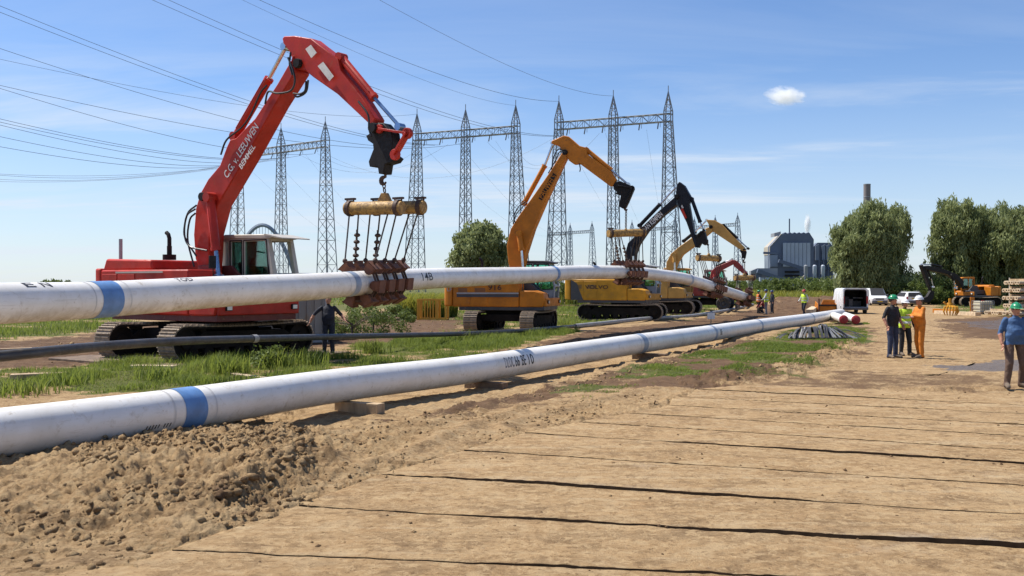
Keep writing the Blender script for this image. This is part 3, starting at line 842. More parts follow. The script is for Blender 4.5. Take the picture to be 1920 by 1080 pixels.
# pipeline lying ready on the ground
GPTS = [(0, 813, 11.75), (340, 767.5, 14.1), (640, 722, 18.0), (900, 690, 22.0), (1180, 647, 29.6), (1300, 630, 34.9), (1415, 612, 44.2), (1520, 597.5, 55), (1577, 588, 64)]
gpts = [at(*q) for q in GPTS]
gpts = [gpts[0] * 2 - gpts[1] + Vector((-.25, 0, 0)), *gpts]
LIE = Path(catmull(gpts, 8))
pg = thing('pipeline', 'white pipeline with blue joint bands lying on timber blocks beside the sandy road', 'pipeline', LIE.at(0))
sweep(LIE, 0, LIE.s[-1], PR, .22, 44, 'pipe', M_PIPE, pg, grime_shade=.55)  # shading beneath this pipe is painted into its coating colour
for px, wd, m in ((338, .42, M_BAND), (1195, .36, M_BAND2), (1418, .34, M_BAND2), (1517, .34, M_BAND2), (1330, .3, M_BAND2)): band(LIE, LIE.px(px), wd, m, pg)
for px in (338, 1195):
    q = LIE.px(px); weld(LIE, q - .40, pg); weld(LIE, q + .40, pg)
M_INK_F = pm('faded_stencil_ink', (.20, .20, .22), .6, var=.5, scale=20, dirt=.3)
for w_, a_, b__, m_ in (('DLOC', 926, 944, M_INK_F), ('66', 946, 954, M_INK), ('BE', 957, 966, M_INK), ('10', 969, 979, M_INK)): pipe_text(LIE, 0, R(14), w_, .36, m_, pg, bold=.01, fit=(a_, b__))
mk_ = MB()
for i_ in range(9):
    c, d, sd, up = LIE.frame(LIE.px(272) + (i_ - 4) * .05); a_ = R(-28); n_ = sd * math.cos(a_) + up * math.sin(a_); t_ = up * math.cos(a_) - sd * math.sin(a_)
    if i_ != 5: mk_.beam(c + n_ * (PR + .002) - t_ * .03, c + n_ * (PR + .002) + t_ * .03 + d * .01, .016, .006)
tag(mk_.build('stencil_mark', M_INK, pg, world=True), kind='stuff')
pipe_text(LIE, LIE.px(1338), R(5), 'BE', .3, M_INK, pg)
c, d, sd, up = LIE.frame(LIE.s[-1]); mb = MB(); mb.lathe([(0, .10), (.2, .09), (.305, .03), (.306, -.2)], c, d, 24); mb.build('end_cap', M_RUST, pg, world=True)
# timber blocks under it
for px, ln, off, lab in ((648, .95, .12, 'timber block sticking out from under the lying pipe near the lump of sand'), (1205, 1.1, .05, 'dark timber block under the lying pipe at its grey joint band'),
                         (905, 1.0, -.1, 'timber block in the shade under the lying pipe beside its black lettering')):
    s = LIE.px(px); c, d, sd, up = LIE.frame(s)
    zt = c.z - PR; z0 = h1(c.x, c.y) - .06
    mb = MB(); M = Matrix((sd, d, Vector((0, 0, 1)))).transposed()
    n = max(1, round((zt - z0) / .16)); hh = (zt - z0) / n
    o = thing('timber_block', lab, 'timber', (c.x, c.y, z0), 0, 'timber blocks under the lying pipe')
    for k in range(n):
        MB().box(c + sd * (off + .2 * (k == n - 1)) + Vector((0, 0, z0 + hh * (k + .5) - c.z)), (ln, .24, hh - .004), M).build('beam', M_TIMBER if px == 648 else M_TIMBER_D, o, world=True, bevel=.008)

# black plastic hose pipe slung along, and the grey one on the ground
HP = [(-40, 672, 14.6), (60, 662, 15.3), (200, 648.5, 17.6), (330, 640, 20.0), (440, 636, 22.5), (600, 632, 27.2), (740, 629, 32), (860, 626, 36.5), (960, 621, 40.5), (1012, 617, 43)]
hp = [at(*q) for q in HP]; hp.insert(0, hp[0] * 2 - hp[1]); e_ = hp[0] + (hp[0] - hp[1]) * 2.5; hp.insert(0, Vector((e_.x, e_.y, .35))); e_ = hp[0] + (hp[0] - hp[1]) * .8; hp.insert(0, Vector((e_.x, e_.y, .07)))
e_ = gh(1078, 616); hp.append(Vector((e_.x, e_.y, e_.z + .10)))
HOSE = Path(catmull(hp, 6))
ph = thing('plastic_pipe', 'long black plastic pipe propped up low behind the grass strip', 'plastic pipe', HOSE.at(0))
sweep(HOSE, 0, HOSE.s[-1], .085, .4, 18, 'pipe', M_HDPE, ph)
for px in (476,): 
    q = HOSE.px(px); sweep(HOSE, q - .12, q + .12, .098, .06, 18, 'coupling', M_GREYPIPE, ph)
def onground(px, py, r): 
    p = gh(px, py); return Vector((p.x, p.y, p.z + r))
GREY = Path(catmull([onground(1078, 616, .11), onground(1140, 609, .11), onground(1210, 603, .11), onground(1290, 596, .11), onground(1345, 589, .11), onground(1385, 580, .11), onground(1412, 573, .11)], 6))
pgv = thing('plastic_pipe', 'grey plastic pipe lying on bare soil towards the trench', 'plastic pipe', GREY.at(0))
sweep(GREY, 0, GREY.s[-1], .11, .5, 14, 'pipe', M_GREYPIPE, pgv)
# little white marker board beside the grey pipe
p = gh(1333, 607); o = thing('marker_board', 'small white marker board standing by the grey pipe', 'sign', p)
MB().beam((0, 0, -.1), (0, 0, .55), .05).build('post', M_TIMBER, o); MB().box((0, -.04, .42), (.40, .03, .34)).build('board', M_WHITE_INK, o, bevel=.005)

# two short pipe lengths with red caps by the van
for k, (px, lab) in enumerate(((1581, 'short white pipe length with a red end cap, nearer the lying pipeline'), (1604, 'short white pipe length with a red end cap, nearer the road'))):
    b = gh(px + 1, 608.5); a = b + Vector((0, 0, .27)); q = a + Vector((.015, 6.5 - k * .5, 0))
    q = Vector((a.x * 1.07, a.y + 5, a.z)); PR_ = .215
    o = thing('pipe_length', lab, 'pipe', b, 0, 'short pipes by the van')
    d = (q - a).normalized()
    mb = MB(); mb.lathe([(PR_ - .02, .3), (PR_ - .02, 0), (PR_, 0), (PR_, 7.0), (PR_ - .02, 7.0)], a, d, 26); mb.build('pipe', M_PIPE, o, world=True)
    mb = MB(); mb.lathe([(0, -.05), (.18, -.05), (.228, -.02), (.232, .13), (PR_, .14)], a, d, 26)
    for i in range(6):
        u, v = ortho(d); th = i * 1.047; mb.beam(a + (u * math.cos(th) + v * math.sin(th)) * .04 - d * .06, a + (u * math.cos(th) + v * math.sin(th)) * .18 - d * .055, .025)
    mb.build('end_cap', pm('red_plastic_cap', (.36, .03, .03), .5) if k == 0 else bpy.data.materials['red_plastic_cap'], o, world=True)
    mb = MB()
    for t in (.8, 4.2): 
        c = a + d * t; mb.box((c.x, c.y, b.z + .01), (.9, .12, .12))
    mb.build('skid', M_TIMBER_D, o, world=True, bevel=.006)

# ================================================================== EXCAVATORS
def glass_mat(name, tint, mixf=.35):
    m, t = mk(name); N = NT(t)
    tr = N.n('ShaderNodeBsdfTransparent'); tr.inputs[0].default_value = (*tint, 1)
    g = N.n('ShaderNodeBsdfGlossy'); g.inputs['Roughness'].default_value = .03; g.inputs[0].default_value = (.9, .95, .95, 1)
    f = N.n('ShaderNodeFresnel'); f.inputs[0].default_value = 1.5
    k = N.math('ADD', N.math('MULTIPLY', f.outputs[0], .9), .02, True)
    mx = N.n('ShaderNodeMixShader'); N.l(k, mx.inputs[0]); N.l(tr.outputs[0], mx.inputs[1]); N.l(g.outputs[0], mx.inputs[2]); N.out(mx.outputs[0]); return m
M_GLASS = glass_mat('tinted_cab_glass', (.62, .88, .80))
M_CARGLASS = glass_mat('car_glass', (.16, .20, .22))
M_SHOE = pm('muddy_track_shoe', (.20, .155, .115), .8, var=.35, scale=4, dirt=.75, dcol=(.36, .27, .18), bump=.5)
M_TRACK = pm('track_frame_grease', (.016, .013, .011), .9, var=.35, dirt=.3, dcol=(.09, .06, .035), bump=.3, spec=.12)
M_TYRE = pm('dusty_tyre', (.035, .033, .032), .9, dirt=.5)
M_SEAT = flat('seat_fabric', (.03, .03, .035))
M_LAMPGLASS = flat('lamp_glass', (.75, .75, .70), .15)
M_SIGN = pm('white_warning_plate', (.66, .65, .60), .5, dirt=.2)

def excavator(label, C, face, tracks, paint, cfg, group='excavators lifting the pipeline'):
    """C ground point under the slew ring; cfg holds photo outlines of boom and arm, read in the upright plane of the boom"""
    C = Vector(C); k = cfg.get('k', 1.0)
    root = thing('excavator', label, 'excavator', C, face, group)
    f = Vector((math.cos(face), math.sin(face), 0)); left = Vector((-f.y, f.x, 0))
    off = cfg.get('boom_off', -.1)
    def bp(px, py, lat=0.0):
        """pixel -> local (x, z) in the boom plane shifted sideways by lat"""
        O = C + left * (off + lat); r = ray(px, py)
        t = (O - CAM).dot(left) / r.dot(left); p = CAM + r * t - C
        return p.dot(f), p.z
    def loc(px, py, lat=0.0):
        x, z = bp(px, py, lat); return Vector((x, off + lat, z))
    U, V, W = Vector((1, 0, 0)), Vector((0, 0, 1)), Vector((0, 1, 0))
    main, dark, cabm = paint['main'], paint['dark'], paint['cab']
    boomm = paint.get('boom', main); armm = paint.get('arm', boomm)
    # ---- undercarriage
    wheeled = cfg.get('wheels')
    uc = link('undercarriage', bpy.data.meshes.new('undercarriage'), M_TRACK, root)
    rel = tracks - face; ca, sa = math.cos(rel), math.sin(rel)
    def T(x, y): return Vector((x * ca - y * sa, x * sa + y * ca, 0))
    mb = MB(); Mr = Matrix.Rotation(rel, 4, 'Z')
    mb.box((0, 0, .72 * k), (1.9 * k, 1.9 * k, .42 * k), Mr); mb.lathe([(0, 0), (.72 * k, 0), (.72 * k, .32 * k), (0, .32 * k)], (0, 0, .90 * k), (0, 0, 1), 24)
    for sx in (-1, 1): mb.box(T(sx * 1.05 * k, 0) + Vector((0, 0, .62 * k)), (.45 * k, 2.3 * k, .3 * k), Mr)
    if wheeled:
        mb.box((0, 0, .72), (3.6, .8, .35), Mr)
        uc.data = mb.mesh('undercarriage'); uc.data.materials.append(M_TRACK)
        for sx in (-1.35, 1.35):
            for sy in (-1.05, 1.05):
                tw = MB(); c = T(sx, sy) + Vector((0, 0, .56)); ax = T(0, 1 if sy > 0 else -1)
                tw.lathe([(.28, -.24), (.48, -.26), (.55, -.2), (.56, 0), (.55, .2), (.48, .26), (.28, .24)], c, ax, 28)
                wo_ = tw.build('wheel', M_TYRE, root)
                hb = MB(); hb.lathe([(.28, -.2), (.28, .18), (.18, .14), (.1, .22), (0, .22)], c, ax, 18); hb.build('rim', dark, wo_)
        bl = MB(); bl.prism([(-.9, .15), (-.9, .7), (.9, .7), (.9, .15)], T(2.25, 0), T(0, 1), (0, 0, 1), T(1, 0), -.05, .12); bl.beam(T(1.6, .4) + Vector((0, 0, .6)), T(2.25, .4) + Vector((0, 0, .4)), .12); bl.build('dozer_blade', dark, root, bevel=.02)
    else:
        uc.data = mb.mesh('undercarriage'); uc.data.materials.append(M_TRACK)
        L, r, gw, tw = cfg.get('tl', 4.6), .46 * k, cfg.get('gauge', 2.75) / 2, .62 * k
        sm = MB(); sm.box((0, 0, -.018), (.185, tw, .036)); sm.box((-.055, 0, .015), (.022, tw * .98, .05)); sm.box((.055, 0, .012), (.02, tw * .98, .038))
        shoe_me = sm.mesh('track_shoe', 0); shoe_me.materials.append(M_SHOE)
        hl = L / 2 - r; per = 4 * hl + 2 * math.pi * r; n = int(per / .20)
        for sy in (-1, 1):
            cy = sy * gw; tb = MB()
            X, Y, Z = T(1, 0), T(0, 1), Vector((0, 0, 1)); O = T(0, cy)
            tb.prism([(-hl - .1, .30 * k), (hl + .1, .30 * k), (hl * .7, .70 * k), (-hl * .7, .74 * k)], O, X, Z, Y, -tw * .36, tw * .36)
            for i in range(8): tb.lathe([(0, -tw * .40), (.15 * k, -tw * .40), (.17 * k, 0), (.15 * k, tw * .40), (0, tw * .40)], O + X * (-hl + .25 + i * (2 * hl - .5) / 7) + Z * .21 * k, Y, 12)
            for e in (-1, 1):
                tb.lathe([(0, -tw * .42), (.16 * k, -tw * .45), (.17 * k, -tw * .36), (r * .86, -tw * .34), (r * .88, tw * .34), (.17 * k, tw * .36), (.16 * k, tw * .45), (0, tw * .42)], O + X * e * hl + Z * r, Y, 20)
            for i in (-.35, .35): tb.lathe([(0, -tw * .3), (.09 * k, -tw * .3), (.09 * k, tw * .3), (0, tw * .3)], O + X * (i * 2 * hl) + Z * (2 * r - .13), Y, 10)
            # chain belt behind the shoes
            belt = []
            for i in range(16): a = -math.pi / 2 + math.pi * i / 15; belt.append((hl + math.cos(a) * (r - .05), r + math.sin(a) * (r - .05)))
            for i in range(16): a = math.pi / 2 + math.pi * i / 15; belt.append((-hl + math.cos(a) * (r - .05), r + math.sin(a) * (r - .05)))
            vs = []; m_ = len(belt)
            for yy in (-tw * .47, tw * .47):
                for rr in (0, -.06):
                    for (bx, bz) in belt:
                        cxx = max(-hl, min(hl, bx)); dx, dz = bx - cxx, bz - r
                        ln = math.hypot(dx, dz) or 1
                        vs.append(O + X * (bx + dx / ln * rr) + Z * (bz + dz / ln * rr) + Y * yy)
            fs = []
            for i in range(m_):
                j = (i + 1) % m_
                fs += [(i, j, 2 * m_ + j, 2 * m_ + i), (m_ + i, 3 * m_ + i, 3 * m_ + j, m_ + j), (i, m_ + i, m_ + j, j), (2 * m_ + i, 2 * m_ + j, 3 * m_ + j, 3 * m_ + i)]
            tb.add(vs, fs)
            tk = tb.build('track', M_TRACK, root)
            joined = MB()
            for i in range(n):
                q = per * i / n
                if q < 2 * hl: p = (-hl + q, 0.0); a = math.pi
                elif q < 2 * hl + math.pi * r: t = (q - 2 * hl) / r; p = (hl + math.sin(t) * r, r - math.cos(t) * r); a = math.pi - t
                elif q < 4 * hl + math.pi * r: p = (hl - (q - 2 * hl - math.pi * r), 2 * r); a = 0
                else: t = (q - 4 * hl - math.pi * r) / r; p = (-hl - math.sin(t) * r, r + math.cos(t) * r); a = -t
                sag = -.05 * math.sin((p[0] + hl) / (2 * hl) * math.pi) if a == 0 else 0
                Ml = Matrix.Translation(O + X * p[0] + Z * (p[1] + sag)) @ Matrix.Rotation(rel, 4, 'Z') @ Matrix.Rotation(-(-a), 4, 'Y')
                if cfg.get('shoes', True):
                    so = bpy.data.objects.new('track_shoe', shoe_me); col.objects.link(so); so.parent = tk; so.matrix_local = Ml
                else:
                    joined.add([Ml @ v.co for v in shoe_me.vertices], [tuple(p_.vertices) for p_ in shoe_me.polygons])
            if joined.v: tag(joined.build('track_shoes', M_SHOE, tk, smooth=0), kind='stuff')
    # ---- upper structure
    b = cfg['body']; tail, front, hw = b['tail'], b['front'], b['hw']; zb, zd, zh = b['zb'], b['zd'], b['zh']
    mb = MB(); mb.bb(-tail * .72, front - .1, -hw + .06, hw - .06, zb - .16, zb + .04); mb.bb(-1.2, front - .3, -.55, .55, zb, zb + .55)
    for sy in (-.34, .34): mb.prism([(-.3, zb), (front - .2, zb), (front - .35, zb + .55), (.75, zd + .12), (.15, zd + .12)], (0, off + sy, 0), U, V, W, -.05, .05)
    mb.build('main_frame', dark, root, bevel=.015)
    # right-hand housings: engine and tank side
    mb = MB(); sl = b.get('step', .35)
    mb.prism([(-tail + .55, zb), (front - 1.25, zb), (front - 1.25, zd - .02), (-tail + .55, zd)], (0, 0, 0), U, V, W, -hw, -.46)
    mb.build('side_housing', main, root, bevel=.05)
    mb = MB(); mb.prism([(front - 1.23, zb), (front - .15, zb), (front - .05, zb + .30), (front - .15, zd - sl - .1), (front - .55, zd - sl), (front - 1.23, zd - sl)], (0, 0, 0), U, V, W, -hw, -.52)
    mb.build('tank', main, root, bevel=.05)
    mb = MB(); mb.prism([(-tail + .55, zb), (-.55, zb), (-.55, zd), (-tail + .55, zd)], (0, 0, 0), U, V, W, .42, hw)
    mb.build('side_housing', main, root, bevel=.05)
    # door seams on the right side, each a recessed panel line with louvres
    for x0, x1 in ((-tail + .62, -tail + 1.35), (-tail + 1.4, -tail + 2.2)):
        mb = MB(); mb.box(((x0 + x1) / 2, -hw - .006, (zb + zd) / 2 - .02), (x1 - x0, .024, zd - zb - .22)); mb.build('door_panel', main, root, bevel=.01)
        mb = MB()
        for i in range(5): mb.box(((x0 + x1) / 2 + .05, -hw - .022, zd - .35 - i * .05), (x1 - x0 - .3, .012, .022))
        mb.build('louvre', dark, root)
    # counterweight, rounded at the back
    plan = [(-tail + .52, -hw), (-tail + .52, hw)]
    for i in range(9): 
        a = math.pi / 2 - math.pi * i / 8; s_ = abs(math.sin(a)) ** .55 * (1 if a > 0 else -1)
        plan.append((-tail + .34 - .34 * abs(math.cos(a)) ** .7, hw * s_))
    mb = MB(); mb.prism(plan, (0, 0, zb + .02), U, W, V, 0, zd - zb + .03)
    mb.build('counterweight', paint.get('weight', main), root, bevel=.06)
    if b.get('badge'):
        mb = MB(); mb.prism([(-tail + .56, zb + .01), (-tail + 1.35, zb + .01), (-tail + 1.2, zb + .35), (-tail + .95, zd - .25), (-tail + .56, zd - .02)], (0, -hw - .03, 0), U, V, W, 0, .025); mb.build('dark_corner_panel', dark, root)
    # engine hood
    if zh > zd:
        mb = MB(); mb.prism([(-tail + .45, zd - .02), (-.75, zd - .02), (-.82, zh - .06), (-tail + .62, zh)], (0, 0, 0), U, V, W, -hw + .12, hw - .5); mb.build('engine_hood', main, root, bevel=.06)
    mb = MB(); ex = b.get('exhaust', (-1.5, -.75)); mb.lathe([(0, 0), (.20, 0), (.20, .16), (.075, .16), (.075, .42)], (ex[0], ex[1], zh - .03), (0, 0, 1), 14)
    mb.tube([(ex[0], ex[1], zh + .35), (ex[0], ex[1], zh + .62), (ex[0] - .05, ex[1], zh + .74), (ex[0] - .14, ex[1], zh + .80)], .062, 12); mb.build('exhaust_pipe', M_BLACK, root)
    mb = MB()
    for x0, x1, yy, zz in ((-tail + .8, -.9, -hw + .08, zd), (front - 1.1, front - .25, -hw + .08, zd - sl)):
        pts = [(x0, yy, zz - .02), (x0, yy, zz + .42), (x1, yy, zz + .42), (x1, yy, zz - .02)]
        if b.get('rails', True): 
            for p_, q_ in zip(pts, pts[1:]): mb.tube([p_, q_], .018, 6)
    if mb.v: mb.build('handrail', paint.get('rail', dark), root)
    # ---- cab
    cx0, cx1, cy0, cy1, cz0, cz1 = b['cab']
    cab = MB(); pw = b.get('pw', .09)
    P_ = {}
    # side outline: sloping windscreen
    prof = [(cx0, cz0), (cx1 - .05, cz0), (cx1, cz0 + .75), (cx1 - .28, cz1 - .12), (cx0 + .02, cz1 - .12)]
    for yy in (cy0 + pw / 2, cy1 - pw / 2):
        for i in range(5):
            p_, q_ = prof[i], prof[(i + 1) % 5]
            cab.beam((p_[0], yy, p_[1]), (q_[0], yy, q_[1]), pw, pw)
        xm = cx0 + (cx1 - cx0) * b.get('split', .46); cab.beam((xm, yy, cz0), (xm, yy, cz1 - .12), pw * 1.05, pw * 1.05)
        x2 = cx0 + (cx1 - cx0) * .12; cab.beam((x2, yy, cz0), (x2, yy, cz1 - .12), pw * .9, pw * .98)
    for (px_, pz_) in prof: cab.beam((px_, cy0, pz_), (px_, cy1, pz_), pw * .95, pw * .95)
    cab.prism([(cx0 + .02, cz0 + .02), (cx1 - .05, cz0 + .02), (cx1 - .02, cz0 + .58), (cx0 + .02, cz0 + .62)], (0, 0, 0), U, V, W, cy0 + .02, cy0 + .06)
    cab.prism([(cx0 + .02, cz0 + .02), (cx1 - .05, cz0 + .02), (cx1 - .02, cz0 + .5), (cx0 + .02, cz0 + .62)], (0, 0, 0), U, V, W, cy1 - .06, cy1 - .02)
    cab.bb(cx0, cx0 + .05, cy0 + .05, cy1 - .05, cz0, cz0 + .8); cab.bb(cx0, cx1 - .06, cy0 + .03, cy1 - .03, cz0 - .04, cz0 + .05)
    co = cab.build('cab', cabm, root, bevel=.02)
    rf = MB(); rf.prism([(cx0 - .04, cz1 - .10), (cx1 - .22, cz1 - .14), (cx1 - .02, cz1 - .12), (cx1 - .05, cz1 - .06), (cx1 - .3, cz1), (cx0 + .06, cz1 + .03), (cx0 - .04, cz1 - .02)], (0, 0, 0), U, V, W, cy0 - .03, cy1 + .03); rf.build('roof', paint.get('roof', cabm), co, bevel=.03)
    if b.get('visor'):
        vz = MB(); vz.prism([(cx1 - .3, cz1 - .04), (cx1 + .42, cz1 - .15), (cx1 + .42, cz1 - .12), (cx1 - .3, cz1 + .01)], (0, 0, 0), U, V, W, cy0 - .05, cy1 + .05); vz.build('sun_visor', paint.get('roof', cabm), co)
    for yy in (cy0 + .03, cy1 - .03):
        xm = cx0 + (cx1 - cx0) * b.get('split', .46); x2 = cx0 + (cx1 - cx0) * .12
        for a_, b_ in ((x2 + .03, xm - .04), (xm + .04, cx1 - .14)):
            g = MB(); g.prism([(a_, cz0 + .6), (b_, cz0 + .6), (b_ - (.12 if b_ > xm else 0), cz1 - .16), (a_, cz1 - .16)], (0, yy, 0), U, V, W, -.006, .006); g_ = g.build('window', M_GLASS, co, smooth=0)
            if paint.get('open') and yy > (cy0 + cy1) / 2 and b_ > xm: bpy.data.objects.remove(g_)
            if paint.get('seal', True):
                s_ = MB(); q4 = [(a_, cz0 + .6), (b_, cz0 + .6), (b_ - (.12 if b_ > xm else 0), cz1 - .16), (a_, cz1 - .16)]
                for i in range(4): s_.beam((q4[i][0], yy + (-.02 if yy < (cy0 + cy1) / 2 else .02), q4[i][1]), (q4[(i + 1) % 4][0], yy + (-.02 if yy < (cy0 + cy1) / 2 else .02), q4[(i + 1) % 4][1]), .05, .03)
                s_.build('window_seal', M_BLACK, co)
    g = MB(); g.add([(cx1, cy0 + .08, cz0 + .75), (cx1, cy1 - .08, cz0 + .75), (cx1 - .28, cy1 - .08, cz1 - .16), (cx1 - .28, cy0 + .08, cz1 - .16)], [(0, 1, 2, 3)]); (None if paint.get('open') else g.build('windscreen', M_GLASS, co, smooth=0))
    g = MB(); g.add([(cx0 + .01, cy0 + .1, cz0 + .8), (cx0 + .01, cy1 - .1, cz0 + .8), (cx0 + .03, cy1 - .1, cz1 - .18), (cx0 + .03, cy0 + .1, cz1 - .18)], [(0, 1, 2, 3)]); g.build('rear_window', M_GLASS, co, smooth=0)
    st = MB(); sx_ = cx0 + .45; ym = (cy0 + cy1) / 2
    st.box((sx_ + .2, ym, cz0 + .5), (.5, .5, .16)); st.box((sx_ - .05, ym, cz0 + .9), (.14, .48, .75), Matrix.Rotation(R(-10), 4, 'Y')); st.box((sx_ - .1, ym, cz0 + 1.38), (.1, .28, .2)); st.beam((sx_ + .2, ym, cz0), (sx_ + .2, ym, cz0 + .45), .3)
    for s_ in (-.3, .3): st.box((sx_ + .3, ym + s_, cz0 + .7), (.35, .1, .12)); st.beam((sx_ + .45, ym + s_, cz0 + .75), (sx_ + .47, ym + s_, cz0 + .95), .04)
    st.build('seat', M_SEAT, co, bevel=.03)
    # lamps at the front of the deck
    for yy in (-hw + .35, hw - .25):
        lm = MB(); lm.box((front + .01, yy, zb + .22), (.1, .2, .15)); lo = lm.build('headlight', M_BLACK, root, bevel=.01)
        l2 = MB(); l2.box((front + .065, yy, zb + .22), (.02, .16, .11)); l2.build('lens', M_LAMPGLASS, lo)
    fr = MB(); fr.bb(front - .12, front, -hw + .05, hw - .03, zb + .02, zb + .40); fr.build('front_apron', main, root, bevel=.03)
    mr = MB(); mr.tube([(front - .3, -hw + .1, zd - sl), (front - .1, -hw - .08, zd - sl + .5)], .016, 6); mr.box((front - .1, -hw - .1, zd - sl + .62), (.05, .22, .34)); mr.build('mirror', M_BLACK, root, bevel=.01)
    # ---- boom, arm, rams
    bw = cfg.get('bw', .58)
    def outline(pts, name, mat, width, par=root, bev=.03, plain=False):
        """the traced outline is the silhouette of both cheeks: give each point to the near or the far cheek"""
        h = width / 2; n = len(pts); P2 = [Vector((q[0], -q[1])) for q in pts]
        ar = sum(P2[i].x * P2[(i + 1) % n].y - P2[(i + 1) % n].x * P2[i].y for i in range(n)); q2 = []
        for i in range(n):
            e = P2[(i + 1) % n] - P2[i - 1]; nn = Vector((e.y, -e.x)) if ar > 0 else Vector((-e.y, e.x)); nn.normalize()
            w0 = C + f * bp(*pts[i], -h)[0] + left * (off - h) + Vector((0, 0, bp(*pts[i], -h)[1])); w1 = w0 + left * width
            v = Vector((F * (w1.x / w1.y - w0.x / w0.y), F * ((w1.z - CAM.z) / w1.y - (w0.z - CAM.z) / w0.y))); t = nn.dot(v.normalized())
            lat = 0 if plain else h * max(-1, min(1, t * 1.6)); q2.append(bp(*pts[i], lat))
        mb = MB(); mb.prism(q2, (0, off, 0), U, V, W, -h, h); return mb.build(name, mat, par, bevel=bev)
    bo = outline(cfg['boom'], 'boom', boomm, bw)
    ar = outline(cfg['arm'], 'arm', armm, bw * .72)
    def ram(name, a, b_, c_, rb, rr, lat=0, rodm=M_CHROME, bm_=None):
        a, b_, c_ = loc(*a, lat), loc(*b_, lat), loc(*c_, lat)
        mb = MB(); d = (b_ - a).normalized(); mb.tube([a, a + d * .05, b_ - d * .1, b_ - d * .1, b_], [rb * .8, rb, rb, rb * 1.15, rb * 1.15], 14); mb.lathe([(0, -rb * 1.2), (rb * 1.1, -rb * 1.2), (rb * 1.1, rb * 1.2), (0, rb * 1.2)], a, W, 12)
        o = mb.build(name, bm_ or boomm, root)
        mb = MB(); mb.tube([b_ - d * .05, c_], rr, 12); mb.lathe([(0, -rb), (rb * .9, -rb), (rb * .9, rb), (0, rb)], c_, W, 12); mb.build('rod', rodm, o)
        # hydraulic line along the barrel
        mb = MB(); mb.tube([a + d * .2 + Vector((0, -rb * .9, rb * .6)), b_ - d * .15 + Vector((0, -rb * .9, rb * .6))], .018, 6); mb.build('hydraulic_line', bm_ or boomm, o)
        return o
    ram('arm_cylinder', *cfg['arm_ram'], .112 * k, .055 * k, 0, M_CHROME, cfg.get('armram_mat'))
    ram('bucket_cylinder', *cfg['bkt_ram'], .105 * k, .045 * k, 0, cfg.get('bkt_rod', M_CHROME), cfg.get('bktram_mat', armm))
    for lat in (-bw / 2 - .14, bw / 2 + .14): ram('boom_cylinder', *cfg['boom_ram'], .125 * k, .06 * k, lat, cfg.get('boom_rod', M_CHROME), boomm)
    if cfg.get('coupler'): outline(cfg['coupler'], 'quick_coupler', M_BLACK, bw * .62, bev=.02, plain=True)
    for j, (a, b_, wd) in enumerate(cfg.get('links', ())):
        for lat in (-bw * .36, bw * .36):
            mb = MB(); p_, q_ = loc(*a, lat), loc(*b_, lat); mb.beam(p_, q_, wd, .06)
            for e in (p_, q_): mb.lathe([(0, -.05), (wd * .7, -.05), (wd * .7, .05), (0, .05)], e, W, 14)
            mb.build('bucket_link', cfg.get('link_mat', armm), root, bevel=.008)
    for pins in cfg.get('pins', ()):
        mb = MB(); mb.lathe([(0, -bw / 2 - .05), (.12, -bw / 2 - .05), (.13, -bw / 2), (.13, bw / 2), (.12, bw / 2 + .05), (0, bw / 2 + .05)], loc(*pins), W, 16); mb.build('pivot_pin', M_BLACK, root)
    for pts, lat in cfg.get('hoses', ()):
        mb = MB(); mb.tube(catmull([loc(*q, lat) for q in pts], 5), .026 * k, 7); mb.build('hose', M_HOSE, root)
    for poly, mt in cfg.get('plates', ()):
        mb = MB(); mb.prism([bp(*q, -bw / 2 - .004) for q in poly], (0, off - bw / 2 - .012, 0), U, V, W, 0, .010); mb.build('plate', mt, root)
    for body, c0, c1, size, mt, sxx in cfg.get('texts', ()):
        a, b_ = loc(*c0, -bw / 2), loc(*c1, -bw / 2); d = (b_ - a).normalized(); up = Vector((-d.z, 0, d.x))
        flat_text(body, size, (a + b_) / 2 + Vector((0, -.022, 0)), d, up, mt, root, fit=(b_ - a).length)
    for body, x, z, size, mt, sxx in cfg.get('side_texts', ()):
        flat_text(body, size, (x, -hw - .036, z), U, V, mt, root, sx=sxx)
    # lifting hook under the coupler
    if cfg.get('hook'):
        h0 = loc(*cfg['hook'][0]); h1_ = loc(*cfg['hook'][1]); r = (h0 - h1_).length * .30
        mb = MB(); mb.tube([h0 + Vector((0, 0, .1)), h0 - Vector((0, 0, (h0 - h1_).length * .42))], .035, 8)
        cc = h1_ + Vector((0, 0, r)); pts = [h0 - Vector((0, 0, (h0 - h1_).length * .35))] + [cc + Vector((r * math.sin(t), 0, r * math.cos(t))) for t in [-.2 - i * .45 for i in range(10)]]
        mb.tube(pts, [.035, .05, .055, .06, .06, .06, .06, .05, .04, .03, .02][:len(pts)], 9); mb.build('lifting_hook', M_RUST_D, root)
    return root, loc

M_RED = pm('red_machine_paint', (.42, .024, .012), .5, spec=.3, var=.22, scale=1.4, dirt=.38, dcol=(.26, .10, .06), bump=.08)
M_RED_D = pm('dark_red_paint', (.12, .018, .014), .6, dirt=.4)
M_ORANGE = pm('orange_machine_paint', (.50, .165, .010), .5, spec=.3, var=.2, scale=1.6, dirt=.42, dcol=(.24, .12, .05), bump=.08)
M_YELLOW = pm('yellow_machine_paint', (.52, .245, .015), .5, spec=.3, var=.2, scale=1.6, dirt=.42, dcol=(.24, .15, .06), bump=.08)
M_TAN = pm('faded_yellow_paint', (.50, .27, .06), .5, var=.16, scale=1.6, dirt=.35, dcol=(.22, .14, .07), bump=.08)
M_BLUEBLACK = pm('blue_black_paint', (.010, .011, .018), .5, spec=.25, var=.2, scale=1.6, dirt=.2, dcol=(.10, .09, .08), bump=.06)
M_CABWHITE = pm('cream_cab_paint', (.45, .41, .35), .5, var=.12, dirt=.3)
